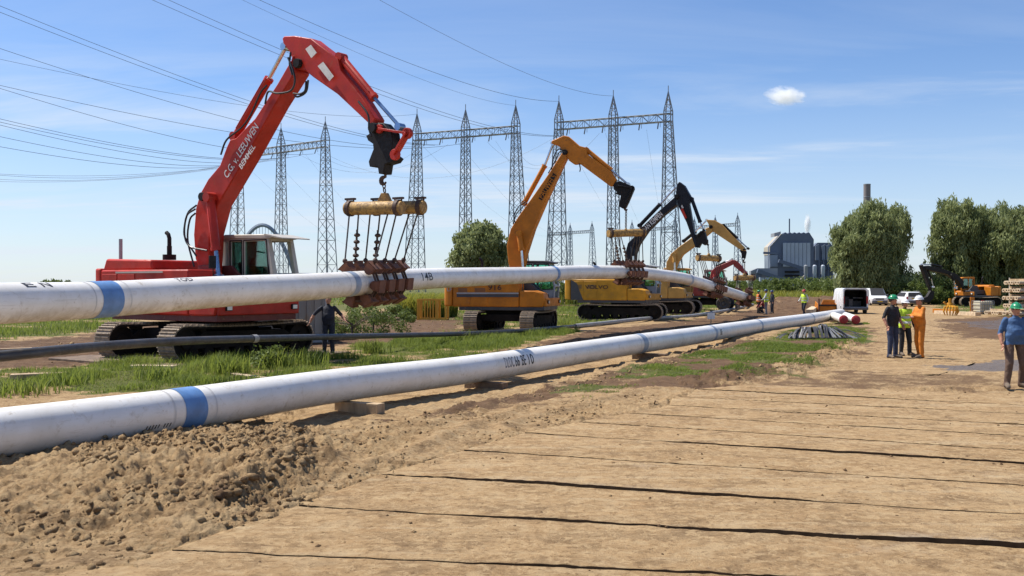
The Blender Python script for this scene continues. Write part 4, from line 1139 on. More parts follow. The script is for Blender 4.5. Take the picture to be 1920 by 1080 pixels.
M_CABGREY = pm('grey_cab_paint', (.33, .34, .35), .5, var=.12, dirt=.25)
M_DGREY = pm('dark_grey_paint', (.05, .05, .055), .5, dirt=.35)
M_FIG = pm('dark_brown_lettering', (.05, .022, .012), .6, dirt=.1)

def on(C): C = Vector(C); return Vector((C.x, C.y, h1(C.x, C.y)))
# ---- red machine with the lettered boom
c1 = on((-8.95, 29.1, 0)); c1.z += .05
EX1, loc1 = excavator('large red excavator with white lettering on its raised boom and a cream cab', c1, R(-34), R(57), dict(main=M_RED, dark=M_RED_D, cab=M_CABWHITE, rail=M_CABGREY, open=True), dict(
    body=dict(tail=3.6, front=2.24, hw=1.5, zb=1.20, zd=2.50, zh=2.84, split=.40, cab=(.08, 2.18, .50, 1.5, 1.45, 3.52), exhaust=(-1.55, -.2), step=.45, visor=True, rails=False, pw=.15),
    tl=5.2, gauge=2.75, k=1.05, bw=.54, boom_rod=M_BLUEROD, bkt_rod=M_BLUEROD,
    boom=[(417, 524), (421, 440), (435, 388), (490, 296), (542, 203), (581, 141), (577, 118), (560, 106), (546, 112), (520, 157), (478, 222), (442, 259), (431, 262), (425, 275), (412, 310), (390, 336), (375, 363), (367, 390), (363, 440), (366, 485), (384, 530)],
    arm=[(529, 72), (537, 69), (559, 69), (594, 75), (613, 88), (650, 114), (657, 136), (698, 188), (722, 226), (716, 245), (701, 248), (690, 230), (635, 177), (590, 145), (579, 134), (557, 130), (542, 96), (531, 81)],
    arm_ram=((442, 256), (505, 147), (536, 88)), bkt_ram=((640, 108), (702, 184), (750, 238)), boom_ram=((394, 370), (405, 470), (410, 522)),
    coupler=[(694, 256), (707, 248), (712, 232), (726, 232), (742, 250), (744, 268), (741, 290), (750, 297), (744, 305), (730, 309), (727, 327), (718, 327), (716, 314), (701, 314), (699, 304), (708, 281), (707, 271), (698, 265)],
    links=(((712, 242), (764, 250), .16), ((764, 250), (741, 290), .20)), link_mat=M_RED, pins=((571, 122), (712, 242), (393, 370)),
    hoses=(([(500, 160), (488, 175), (470, 215), (452, 240), (425, 262), (414, 290)], -.34), ([(540, 108), (549, 130), (553, 152), (545, 170), (520, 175), (503, 172), (497, 195)], -.36), ([(578, 150), (574, 172), (560, 181), (552, 180)], -.34), ([(574, 152), (572, 170), (562, 176), (550, 175)], -.36),
           ([(368, 385), (352, 400), (345, 435), (352, 455), (368, 480)], -.40), ([(366, 392), (350, 405), (346, 440), (356, 462), (388, 470)], -.44), ([(366, 400), (356, 412), (352, 450), (364, 500)], -.36), ([(672, 190), (690, 215), (692, 240), (696, 256)], -.3), ([(545, 98), (543, 120), (548, 140)], -.3)),
    plates=(([(573, 92), (583, 84), (594, 99), (584, 109)], M_SIGN), ([(596, 124), (606, 116), (626, 143), (618, 152)], M_SIGN)),
    texts=(('C.G. v. LEEUWEN', (424, 331), (483, 235), .33, M_WHITE_INK, 1.06), ('BEMMEL', (451.5, 315), (477.5, 273), .24, M_WHITE_INK, 1.12)),
    hook=((722.5, 324), (719.5, 345))))
# tall grey post and lamp on the tail of the red machine
mb = MB(); mb.tube([(-2.95, -.9, 2.0), (-2.95, -.9, 3.45)], .055, 10); mb.build('post', M_CABGREY, EX1)
mb = MB(); mb.box((-1.2, -1.512, 2.42), (2.2, .012, .05)); mb.build('stripe', M_CABWHITE, EX1)

# ---- orange machine with a black name plate on the boom
def px8(x, y): return (800 + x / 2.5705, 220 + y / 2.5705)
c2 = on((.0, 45.6, 0)); c2.z += .02
EX2, loc2 = excavator('orange excavator with a black name plate on its boom and big figures on its flank', c2, R(-15), R(74), dict(main=M_ORANGE, dark=M_DGREY, cab=M_CABGREY, roof=M_DGREY), dict(
    body=dict(tail=2.95, front=1.95, hw=1.45, zb=1.12, zd=2.30, zh=2.55, cab=(-.0, 1.9, .45, 1.45, 1.3, 3.22), step=.45, exhaust=(-1.5, .2)),
    tl=4.6, gauge=2.6, bw=.58,
    boom=[(985, 528), (987, 500), (991, 477), (1006, 430), (1029.5, 375.6), (1055, 321), (1067, 296), (1062, 286), (1053, 287), (1033, 319), (1002, 364), (971, 407), (957, 430), (950, 461), (953, 492), (962, 528)],
    arm=[(1034.6, 263.6), (1057, 254), (1068, 257), (1088, 274.5), (1101, 278), (1103, 290), (1148, 323), (1158, 338), (1152, 350), (1144, 349), (1088, 307.5), (1078, 309), (1068, 302), (1059, 286), (1047, 273), (1035, 270)],
    arm_ram=((983, 381), (1022, 309.5), (1037, 269)), bkt_ram=((1100, 281), (1146, 319), (1178, 346)), boom_ram=((973, 438), (978, 470), (981, 510)),
    coupler=[px8(*q) for q in [(900, 318), (905, 350), (922, 362), (910, 368), (938, 378), (928, 430), (945, 440), (962, 436), (978, 402), (1002, 346), (1000, 334), (985, 330), (935, 308)]],
    links=((px8(920, 330), px8(990, 340), .13), (px8(990, 340), px8(965, 405), .15)), link_mat=M_BLACK, pins=(px8(672, 172), px8(447, 560)),
    hoses=(([(1056, 282), (1046, 280), (1038, 296), (1034, 318)], -.32), ([(1060, 286), (1050, 284), (1042, 300), (1028, 325)], -.36), ([(985, 378), (972, 388), (964, 405), (966, 418)], -.34), ([(988, 380), (976, 392), (968, 402), (962, 420)], -.37), ([(1086, 306), (1088, 316), (1087, 322)], -.28)),
    plates=(([(1009.5, 372), (1016, 376), (1044, 329), (1037, 324)], M_BLACK),), texts=(('PAUWELS', (1013.5, 371), (1040, 329), .40, M_ORANGE, .98),),
    side_texts=(('916', -.40, 1.98, .34, M_FIG, 1.25), ('LF', -2.55, 1.90, .26, M_CABGREY, 1.0)),
    hook=(px8(962, 424), px8(962, 446))))
mb = MB(); mb.box((-.75, -1.475, 1.62), (2.9, .02, .13)); mb.build('stripe', M_DGREY, EX2)
mb = MB(); mb.box((-.75, -1.475, 1.73), (2.9, .02, .06)); mb.build('stripe', M_CABGREY, EX2)

# ---- yellow machine with the black boom
def p36(x, y): return (1080 + x / 3.6, 320 + y / 3.6)
c3 = on((6.7, 59.5, 0))
EX3, loc3 = excavator('yellow excavator with a blue black boom and arm', c3, R(-24), R(-14), dict(main=M_YELLOW, dark=M_DGREY, cab=M_CABGREY, boom=M_BLUEBLACK), dict(
    body=dict(tail=3.35, front=1.95, hw=1.5, zb=1.15, zd=2.40, zh=2.62, cab=(-.0, 1.9, .5, 1.5, 1.4, 3.25), step=.55, badge=True),
    tl=5.0, gauge=2.75, bw=.6, shoes=False,
    boom=[(1171, 515), (1171.7, 475.6), (1177, 456), (1191, 442), (1202, 427), (1235.6, 395), (1263, 371), (1271, 369), (1272, 386), (1246.7, 406), (1219, 434), (1202, 459), (1196, 476), (1194, 515)],
    arm=[(1269, 346), (1274.5, 341), (1286, 349), (1298, 370), (1295, 384), (1305, 439), (1311, 464), (1303, 462), (1299, 451), (1287, 417), (1272, 387), (1267, 362)],
    arm_ram=((1199.5, 423), (1238, 382.5), (1269, 349)), bkt_ram=((1297, 373), (1313, 417), (1320, 433)), boom_ram=((1186, 458), (1187, 480), (1188, 505)), bktram_mat=M_BLUEBLACK,
    coupler=[p36(*q) for q in [(795, 440), (822, 430), (845, 408), (868, 405), (880, 440), (890, 488), (872, 505), (850, 490), (832, 522), (808, 518)]],
    links=((p36(818, 440), p36(862, 402), .12),), link_mat=M_BLACK, pins=(p36(688, 175),),
    plates=(([(1276, 393), (1280, 389), (1288, 408), (1284, 411)], M_RED), ([(1277, 386), (1279, 384), (1282, 390), (1279, 392)], M_SIGN)),
    texts=(('VAN KEMPEN', (1207, 432), (1241, 400), .44, M_WHITE_INK, .95),), side_texts=(('VOLVO', -1.15, 1.92, .32, M_FIG, 1.35),),
    hook=(p36(890, 478), p36(892, 500))))

# ---- faded yellow machine
c4 = on((10.6, 69.5, 0))
EX4, loc4 = excavator('faded yellow excavator with a bent boom behind the black boomed one', c4, R(-20), R(-22), dict(main=M_TAN, dark=M_DGREY, cab=M_TAN, seal=False), dict(
    body=dict(tail=3.2, front=1.9, hw=1.45, zb=1.1, zd=2.35, zh=2.6, cab=(-.0, 1.9, .45, 1.45, 1.3, 3.2), step=.5), tl=5.0, gauge=2.6, bw=.6, shoes=False,
    boom=[(1248, 516), (1249.5, 492), (1258, 475.6), (1274, 462), (1302, 442), (1324, 428), (1336, 424), (1337.5, 434), (1302, 464), (1283, 478), (1272, 495), (1267, 516)],
    arm=[(1324, 411.7), (1340, 413), (1355, 421), (1374.5, 442), (1397, 464), (1400, 471), (1391, 470), (1344, 439), (1335, 432), (1327, 418)],
    arm_ram=((1282, 452), (1304, 434), (1325, 413)), bkt_ram=((1357, 423), (1382, 447), (1403, 466)), boom_ram=((1264, 478), (1265, 492), (1265, 508)), armram_mat=M_BLACK, bktram_mat=M_BLACK,
    coupler=[(1387, 470), (1394, 466), (1400, 472), (1397.5, 485), (1391, 484), (1391, 476)], links=(((1395, 468), (1403, 466), .1),), link_mat=M_BLACK, pins=((1334, 426),),
    side_texts=(('CAT', -.2, 2.0, .36, M_WHITE_INK, 1.2),), hook=((1395.5, 484), (1396, 492))))

# ---- small red wheeled machine
c5 = on((15.4, 77.5, 0))
M_RED2 = pm('rusty_red_paint', (.30, .035, .028), .5, dirt=.35)
EX5, loc5 = excavator('small dark red wheeled excavator near the dipping pipe end', c5, R(-15), R(-20), dict(main=M_RED2, dark=M_DGREY, cab=M_CABWHITE, boom=M_RED2), dict(
    body=dict(tail=2.3, front=1.6, hw=1.2, zb=1.15, zd=2.1, zh=2.2, cab=(-.3, 1.4, .3, 1.2, 1.4, 3.2), step=.3, rails=False), wheels=True, bw=.42, k=.85,
    boom=[(1329, 535), (1333, 509), (1341, 501), (1374, 487), (1381, 493), (1352, 508), (1347, 522), (1345, 535)],
    arm=[(1371, 487), (1380, 488), (1402, 512), (1394, 514), (1376, 499)], arm_ram=((1345, 499), (1360, 491), (1373, 486)), bkt_ram=((1382, 492), (1392, 502), (1400, 510)), boom_ram=((1340, 512), (1339, 520), (1338, 530)), armram_mat=M_BLACK,
    coupler=[(1394, 512), (1402, 511), (1404, 518), (1396, 520)]))

# ---- yellow machine at rest under the willows, reaching to the left
c6 = on((46.6, 99.0, 0))
EX6, loc6 = excavator('yellow excavator under the willows with a dark boom reaching left to the ground', c6, R(200), R(172), dict(main=M_ORANGE, dark=M_DGREY, cab=M_ORANGE, boom=M_BLACK, seal=False), dict(
    body=dict(tail=2.1, front=1.6, hw=1.3, zb=1.05, zd=1.95, zh=2.15, cab=(-.1, 1.55, -1.3, -.35, 1.2, 2.9), step=.3), tl=3.8, gauge=2.4, bw=.55, shoes=False,
    boom=[(1806, 540), (1808, 528), (1794, 514), (1760, 502), (1738, 498), (1728, 500), (1729, 505), (1744, 508), (1770, 514), (1790, 528), (1797, 540)],
    arm=[(1722, 498), (1730, 496), (1738, 508), (1745, 530), (1748, 546), (1742, 548), (1735, 530), (1728, 514)], arm_ram=((1764, 500), (1746, 496), (1729, 496)), bkt_ram=((1738, 504), (1746, 522), (1750, 538)), boom_ram=((1784, 516), (1788, 526), (1792, 540)),
    coupler=[(1744, 544), (1750, 546), (1748, 560), (1738, 568), (1730, 566), (1728, 560), (1737, 556)]), group=None)

# ================================================================== LIFTING BEAMS AND ROLLER CRADLES
def lifting_beam(label, tubes, lug, hook, group='yellow lifting beams'):
    """tubes: list of (end, end, radius) in the world; lug: point of the eye"""
    base = (Vector(tubes[0][0]) + Vector(tubes[0][1])) / 2
    o = thing('lifting_beam', label, 'lifting beam', base, 0, group)
    for a, b, r in tubes:
        a, b = Vector(a), Vector(b); d = (b - a).normalized()
        mb = MB(); mb.lathe([(0, -.02), (r * .96, -.02), (r, 0), (r, (b - a).length), (r * .96, (b - a).length + .02), (0, (b - a).length + .02)], a, d, 24); t = mb.build('beam_tube', M_YEL_OLD, o, world=True)
        for q in (.06, .94):
            c = a.lerp(b, q); mb = MB(); mb.lathe([(r + .002, -.06), (r + .035, -.05), (r + .035, .05), (r + .002, .06)], c, d, 24); mb.box(c + Vector((0, 0, r + .07)), (.3, .1, .05), Matrix.Rotation(math.atan2(d.y, d.x), 4, 'Z'))
            for s_ in (-.1, .1): mb.beam(c + d * s_ + Vector((0, 0, r)), c + d * s_ + Vector((0, 0, r + .08)), .04)
            mb.build('saddle_clamp', M_RUST_D, t, world=True)
    a, b, r = tubes[0]; lug = Vector(lug); d = (Vector(b) - Vector(a)).normalized(); zt = Vector(a).lerp(Vector(b), .5).z + r * .9
    mb = MB(); hh = lug.z - zt
    mb.prism([(-.30 * hh / .33, 0), (.30 * hh / .33, 0), (.12 * hh / .33, hh), (-.12 * hh / .33, hh)], (lug.x, lug.y, zt), d, (0, 0, 1), d.cross(Vector((0, 0, 1))), -.05, .05)
    mb.build('lug', M_YEL_OLD, o, world=True, bevel=.01)
    hook = Vector(hook); mb = MB(); n = max(2, int((hook - lug).length / .11)); sidev = d.cross(Vector((0, 0, 1)))
    for i in range(n):
        p, q = lug.lerp(hook, i / n), lug.lerp(hook, (i + 1.15) / n); v = d if i % 2 else sidev; dd = (q - p); u = dd.normalized()
        ring = [p + dd * .5 + (v * math.cos(t) * .045 + u * math.sin(t) * dd.length * .5) for t in [k * .7854 for k in range(9)]]
        mb.tube(ring, .016, 6, cap=False)
    mb.build('chain', M_RUST_D, o, world=True); return o
def roller_cradle(label, path, s, pitch, tops_far, tops_near, rows=4, ball=True, group='roller cradles round the lifted pipe'):
    c, d, sd, up = path.frame(s)
    o = thing('roller_cradle', label, 'roller cradle', c, 0, group)
    # one roller block, shared
    mb = MB(); mb.lathe([(0, -.17), (.115, -.17), (.13, -.12), (.105, 0), (.13, .12), (.115, .17), (0, .17)], (0, 0, 0), (0, 1, 0), 14)
    mb.box((0, 0, .150), (.32, .37, .030)); mb.box((0, 0, .06), (.20, .30, .16), None, 0, 1.35)
    blk = mb.mesh('roller', 35); blk.materials.append(M_RUST)
    angs = [48, -8, -62, -118, 188, 132]
    for i in range(rows):
        c, d, sd, up = path.frame(s + (i - (rows - 1) / 2) * pitch)
        cs = []
        for a in angs:
            n = sd * math.cos(R(a)) + up * math.sin(R(a)); t = (-sd * math.sin(R(a)) + up * math.cos(R(a)))
            p = c + n * (PR + .145); cs.append((p, n, t))
            ro = bpy.data.objects.new('roller', blk); col.objects.link(ro); ro.parent = o
            M = Matrix((d, t, n)).transposed().to_4x4(); M.translation = p - o.location
            # roller axis runs across the string
            ro.matrix_local = M @ Matrix.Rotation(R(90), 4, 'Z')
        mb = MB()
        for (p, n, t), (q, n2, t2) in zip(cs, cs[1:]):
            for e in (-.13, .13): mb.beam(p + n * .06 + d * e * .6, q + n2 * .06 + d * e * .6, .035, .05)
        mb.build('link_chain', M_RUST_D, o, world=True)
        for side, tops in ((0, tops_near), (5, tops_far)):
            p, n, t = cs[side]; q = Vector(tops[i]); e = p + n * .17 + up * .10
            mb = MB(); mb.tube([e, q], .021, 8); mb.build('cable', M_CABLE, o, world=True)
            mb = MB(); mb.ell(e, (.065, .065, .065), 10, 8); mb.beam(p + n * .12, e, .05); mb.build('cable_socket', M_RUST_D, o, world=True)
            if i in (1, 3) and side == 5 and ball:
                mb = MB()
                for j in range(4):
                    cc = e.lerp(q, .10 + .13 * j); mb.ell(cc, (.085, .085, .055), 10, 6); mb.tube([cc, cc + Vector((0, 0, .14))], .03, 6)
                mb.build('chain', M_RUST_D, o, world=True)
    return o
# first set, hanging from the red machine
d1 = 25.3
ta0, ta1 = at(651, 391, d1 + .25), at(753, 389.5, d1 - .55); ra = 12.6 * d1 / F
tb0, tb1 = at(700, 390.5, d1 + .75), at(794, 388.5, d1 + .1)
def wloc(root, v): return _world(root) @ v
lifting_beam('yellow lifting beam of two tubes hanging from the red excavator', [(ta0, ta1, ra), (tb0, tb1, ra)], at(721.5, 362, d1 + .05), wloc(EX1, loc1(719.5, 344)))
far_t = [ta0.lerp(ta1, t) for t in (.05, .22, .44, .62)]; near_t = [ta0.lerp(ta1, .78), ta0.lerp(ta1, .93), tb0.lerp(tb1, .76), tb0.lerp(tb1, .92)]
roller_cradle('rust brown roller cradle under the red excavator', LIFT, LIFT.px(704), .60, far_t, near_t)
# second
d2 = 45.2
lifting_beam('yellow lifting beam hanging from the orange excavator', [(at(1141, 438, d2 - .3), at(1208, 436, d2 + .6), 7 * d2 / F)], at(1173.5, 428, d2), wloc(EX2, loc2(1174, 393)))
roller_cradle('rust brown roller cradle under the orange excavator', LIFT, LIFT.px(1179), .52, [at(px, 438, d2 - .2) for px in (1147, 1152, 1158, 1163)], [at(px, 437, d2 + .5) for px in (1192, 1196, 1200, 1204)])
# third
d3 = 56.6
lifting_beam('yellow lifting beam hanging from the black boomed excavator', [(at(1307, 483, d3 - .2), at(1350, 485, d3 + .4), 5.6 * d3 / F)], at(1329, 475, d3), wloc(EX3, loc3(1327.5, 459)))
roller_cradle('rust brown roller cradle under the black boomed excavator', LIFT, LIFT.px(1338), .45, [at(px, 484, d3 - .1) for px in (1311, 1314, 1317, 1320)], [at(px, 484, d3 + .3) for px in (1336, 1340, 1344, 1347)], ball=False)
# fourth
d4 = 66.5
lifting_beam('yellow lifting beam hanging from the faded yellow excavator', [(at(1378, 521, d4 - .2), at(1414, 521, d4 + .3), 5.0 * d4 / F)], at(1396, 512, d4), wloc(EX4, loc4(1396, 491)))
roller_cradle('rust brown roller cradle on the dipping pipe end', LIFT, LIFT.s[-1] - 1.6, .4, [at(px, 522, d4) for px in (1382, 1384, 1386, 1388)], [at(px, 522, d4 + .1) for px in (1404, 1407, 1409, 1411)], ball=False)

# ================================================================== LATTICE PORTALS AND POWER LINES
M_GALV = pm('galvanised_steel', (.25, .26, .28), .6, .2, var=.25, scale=.3, dirt=.15, dcol=(.16, .14, .12), bump=0)
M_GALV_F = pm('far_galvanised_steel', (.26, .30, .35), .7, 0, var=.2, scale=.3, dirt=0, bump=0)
M_WIRE = flat('dark_conductor', (.10, .11, .13), .6)
M_INS = flat('brown_insulator', (.10, .075, .07), .4)
def lattice_column(base, h, wb, wt, xdir, lw, bw_, panels, skew=0.0):
    """tapering four-legged column ending in a point"""
    mb = MB(); xd = Vector(xdir); yd = Vector((-xd.y, xd.x, 0)); base = Vector(base)
    hs = h * .86
    def corner(t, i, j):
        wx = (wb[0] + (wt[0] - wb[0]) * t ** .9) / 2; wy = (wb[1] + (wt[1] - wb[1]) * t ** .9) / 2
        return base + xd * (i * wx + skew * (1 - t) * wb[0] * .5) + yd * (j * wy) + Vector((0, 0, hs * t))
    ts = [1 - (1 - k / panels) ** 1.0 for k in range(panels + 1)]
    # panels shorten towards the top
    ts = [0.0]; 
    step = 1.0
    for k in range(panels): ts.append(ts[-1] + step); step *= .93
    ts = [t / ts[-1] for t in ts]
    C4 = ((-1, -1), (1, -1), (1, 1), (-1, 1))
    for i, j in C4: mb.rod3(corner(0, i, j), corner(1, i, j), lw)
    for k in range(panels):
        a, b = ts[k], ts[k + 1]
        for q in range(4):
            c0, c1 = C4[q], C4[(q + 1) % 4]
            mb.rod3(corner(a, *c0), corner(b, *c1), bw_); mb.rod3(corner(a, *c1), corner(b, *c0), bw_)
            if k % 2 == 0: mb.rod3(corner(a, *c0), corner(a, *c1), bw_)
    top = base + Vector((0, 0, h)); sh = base + Vector((0, 0, hs + h * .045))
    # pencil-shaped head
    for i, j in C4:
        p = corner(1, i, j); m_ = p + Vector((0, 0, h * .045)); mb.rod3(p, m_, lw); q = m_.lerp(top, .55) ; mb.rod3(m_, q, lw * .9); mb.rod3(q, top, lw * .9)
    for f_ in (.0, .33, .6):
        for q in range(4):
            c0, c1 = C4[q], C4[(q + 1) % 4]
            a0 = (corner(1, *c0) + Vector((0, 0, h * .045))).lerp(top, f_); a1 = (corner(1, *c1) + Vector((0, 0, h * .045))).lerp(top, f_)
            mb.rod3(a0, a1, bw_)
            if f_ < .6: mb.rod3(a0, (corner(1, *c1) + Vector((0, 0, h * .045))).lerp(top, f_ + .3), bw_)
    mb.rod3(top, top + Vector((0, 0, h * .03)), lw * .7)
    return mb
def portal(label, cols, zbeam, beam_h, k=1.0, mat=None, group=None, far=False, overhang=True):
    """cols: list of (x, y, height) of the three columns"""
    mat = mat or M_GALV
    mid = Vector((cols[1][0], cols[1][1], 0)); o = thing('lattice_portal', label, 'pylon', mid, 0, group)
    a, b = Vector((cols[0][0], cols[0][1], 0)), Vector((cols[-1][0], cols[-1][1], 0)); xd = (b - a).normalized(); yd = Vector((-xd.y, xd.x, 0))
    lw, bw_ = (.30 * k, .13 * k) if not far else (.42 * k, .2 * k)
    for i, (x, y, h) in enumerate(cols):
        side = (0, len(cols) - 1)
        wide = i in side
        mb = lattice_column((x, y, -.3), h, (5.6 * k, 4.4 * k) if wide else (2.9 * k, 4.4 * k), (1.9 * k, 1.9 * k), xd, lw, bw_, 17 if not far else 11, skew=(.35 if i else -.35) * (1 if wide else 0))
        mb.build('column', mat, o, world=True, smooth=0)
    mb = MB(); hw = .75 * k; L = (b - a).length; n = int(L / (1.9 * k)); za, zb = zbeam, zbeam + beam_h
    ext_ = 1.0 * k
    def P(t, j, z): return a + xd * (-ext_ + (L + 2 * ext_) * t) + yd * (j * hw) + Vector((0, 0, z))
    for j in (-1, 1):
        for z in (za, zb): mb.rod3(P(0, j, z), P(1, j, z), lw * .85)
        for i in range(n): mb.rod3(P(i / n, j, za if i % 2 else zb), P((i + 1) / n, j, zb if i % 2 else za), bw_); mb.rod3(P(i / n, j, za), P(i / n, j, zb), bw_)
    for i in range(n): 
        for z in (za, zb): mb.rod3(P(i / n, -1, z), P((i + 1) / n, 1, z), bw_)
    mb.build('crossbeam', mat, o, world=True, smooth=0)
    if not far:
        for i in range(6):
            t = (i + .7) / 6.4
            mb = MB(); p = P(t, 0, za); q = p + yd * -.9 * k + Vector((0, 0, -2.0 * k))
            mb.tube([p, p.lerp(q, .15), q], .09 * k, 6)
            for u in range(6): c = p.lerp(q, .2 + u * .14); mb.lathe([(0, -.03), (.2 * k, -.03), (.2 * k, .03), (0, .03)], c, q - p, 8)
            mb.rod3(p + xd * .5, p + xd * .5 + Vector((0, 0, -1.4 * k)), .12); mb.build('insulator', M_INS, o, world=True)
    o['_beam'] = 1
    del o['_beam']
    return lambda t, dz=-2.0 * k: P(t, 0, za) + yd * -.9 * k + Vector((0, 0, dz)), [Vector((x, y, h - .3)) for x, y, h in cols]
def cols_from(px_top_h):
    o = []
    for px, py, h in px_top_h:
        d = (h - 2.4) * F / (535 - py); p = at(px, py, d); o.append((p.x, p.y, h))
    return o
GR = 'steel lattice portals of the switchyard'
pC, tC = portal('lattice portal tallest in the row, its crossbeam over the black boomed excavator', cols_from([(1048, 190, 55), (1150, 180, 55), (1253, 172, 55)]), 46.6, 2.1, group=GR)
pB, tB = portal('lattice portal with its crossbeam between the red and orange excavators', cols_from([(782, 214, 55), (873, 206, 55), (967, 198, 55)]), 46.6, 2.1, group=GR)
pA, tA = portal('lattice portal half hidden behind the red boom', cols_from([(447, 253, 55), (527, 240, 55), (610, 228, 55)]), 46.6, 2.1, group=GR)
GF = 'far small lattice portals'
portal('small far lattice portal seen just right of the orange boom', cols_from([(1030, 424, 55), (1069, 421, 55), (1110, 418, 55)]), 46.6, 2.2, 1.2, M_GALV_F, GF, True)
portal('small far lattice portal seen behind the black boom', cols_from([(1185, 416, 55), (1225, 413, 55), (1265, 410, 55)]), 46.6, 2.2, 1.2, M_GALV_F, GF, True)
portal('small far lattice portal seen behind the faded yellow arm', cols_from([(1302, 410, 55), (1341, 407, 55), (1383, 403, 55)]), 46.6, 2.2, 1.2, M_GALV_F, GF, True)

WIRES = []
ORD = ('topmost', 'second', 'third', 'fourth', 'fifth', 'sixth', 'seventh', 'eighth', 'ninth', 'tenth', 'eleventh', 'twelfth', 'thirteenth', 'fourteenth', 'fifteenth')
def wire(p, q, sag, r, label='faint power line between two lattice portals', edge=None):
    p, q = Vector(p), Vector(q); base = q
    n = 28; pts = [p.lerp(q, t / n) - Vector((0, 0, sag * 4 * (t / n) * (1 - t / n))) - base for t in range(n + 1)]
    rs = [r * max(.5, min(2.2, (pt + base - CAM).length / 110)) for pt in pts]
    mb = MB(); mb.tube(pts, rs, 5, cap=False)
    o = mb.build('power_line', M_WIRE); o.location = base
    tag(o, label, 'power line', 'overhead power lines')
    if edge:
        pr = [(960 + F * (pt + base).x / (pt + base).y, 540 - F * ((pt + base).z - CAM.z) / (pt + base).y) for pt in pts]
        k = min(range(len(pr)), key=lambda i: abs(pr[i][0]) if edge == 'left' else abs(pr[i][1]))
        WIRES.append((edge, pr[k][1] if edge == 'left' else pr[k][0], label, o))
def wpx(x0, y0, d0, q, sag, r=.022, to='', via='left'): wire(at(x0, y0, d0), q, sag, r, to, via)
TA, TB, TC = dict(to='behind the red boom'), dict(to='left of the orange boom'), dict(to='over the black boom')
# lines running up from the far left side of the picture to each portal
tops_l = [(-60, 0, 70), (-60, -5, 71)]
wpx(-120, -25, 78, pB(.22), 3.2, **TB); wpx(-120, -38, 79, pB(.26), 3.2, **TB)
wpx(-150, 40, 96, pB(.02), 3.5, **TB)
wpx(170, -52, 72, pC(.04), 3.4, via='top', **TC); wpx(190, -58, 73, pC(.09), 3.4, via='top', **TC); wpx(420, -30, 80, tC[0], 2.5, .022, to='over the black boom', via='top'); wpx(640, -40, 84, tC[1], 2.5, .018, to='over the black boom', via='top'); wpx(330, -60, 74, tB[2], 2., .014, to='left of the orange boom', via='top')
wpx(-150, 125, 90, pB(.5), 4.0, **TB); wpx(-150, 118, 96, pA(.88), 3.0, **TA)
wpx(-150, 186, 110, pA(.62), 3.0, **TA); wpx(-150, 193, 112, pA(.58), 3.0, **TA); wpx(-150, 196, 104, pA(.40), 3.2, **TA); wpx(-150, 222, 110, pA(.25), 3.2, **TA); wpx(-150, 246, 118, pA(.1), 3.0, **TA)
wpx(-150, 78, 88, tB[0], 3.0, .016, to='left of the orange boom')
# lines leaving the other way, falling to the left horizon
for t, y0, d0 in ((.05, 304, 300), (.25, 318, 320), (.5, 326, 330), (.75, 308, 300)): wpx(-200, y0, d0, pA(t), 5, .022, **TA)
# lines between the portals and on to the far ones
for k_, (a_, b_) in enumerate(((pA(.92), pB(.1)), (pA(.75), pB(.35)), (pB(.95), pC(.08)), (pB(.72), pC(.4)), (pA(.98), pC(.02)))): wire(a_, b_, 6 + k_, .013, 'faint power line strung from portal to portal, %s' % ('leaving the portal behind the red boom' if k_ in (0, 1, 4) else 'reaching the tallest portal'))
for t in (.1, .45, .8):
    wire(pC(t), at(1180 + 90 * t, 436, 860), 9, .011, 'faint power line dropping from the tallest portal to the far portals'); wire(pB(t), at(1030 + 80 * t, 440, 900), 10, .011, 'faint power line dropping behind the orange boom to the far portals')
    wire(pA(t), at(700 + 100 * t, 470, 900), 10, .010, 'faint power line dropping behind the hanging cradle cables to the far horizon')

for e_ in ('left', 'top'):
    L_ = sorted([w_ for w_ in WIRES if w_[0] == e_], key=lambda w_: w_[1])
    for i, (_, _, lab, o) in enumerate(L_):
        o['label'] = ('%s power line down the left edge, running to the portal %s' % (ORD[i], lab)) if e_ == 'left' else ('%s power line along the top edge, running to the portal %s' % ('leftmost' if i == 0 else ORD[i], lab))
# ================================================================== POWER PLANT, CHIMNEY, BRIDGE
PD = 700.0
def pp(px, py, d=PD): return at(px, py, d)
M_CLAD = pm('blue_grey_cladding', (.20, .235, .29), .6, var=.15, scale=.05, dirt=0, bump=0)
M_CLAD_D = pm('dark_blue_cladding', (.105, .130, .185), .6, var=.15, scale=.05, dirt=0, bump=0)
M_CLAD_L = pm('pale_grey_panel', (.36, .40, .46), .6, var=.10, scale=.06, dirt=0, bump=0)
M_CLAD_T = pm('tan_cladding', (.42, .37, .29), .6, var=.10, scale=.06, dirt=0, bump=0)
M_CONC = pm('grey_concrete', (.26, .27, .29), .8, var=.2, scale=.05, dirt=0, bump=0)
plant = thing('boiler_house', 'tall blue grey power station boiler house with pale panels and a sloping shoulder', 'power station', (pp(1500, 530).x, PD, 0))
def ppoly(name, pts, d0, depth, mat, par=plant, bev=0):
    """front outline seen at distance d0, carried back by depth"""
    q = [pp(x, y, d0) for x, y in pts]
    mb = MB(); mb.prism([(v.x, v.z) for v in q], (0, d0, 0), (1, 0, 0), (0, 0, 1), (0, 1, 0), 0, depth); return mb.build(name, mat, par, world=True, smooth=0)
wl_ = ppoly('wall', [(1444, 536), (1444, 462), (1465.5, 439), (1518, 437), (1526, 449), (1523, 536)], 700, 6, M_CLAD_D)
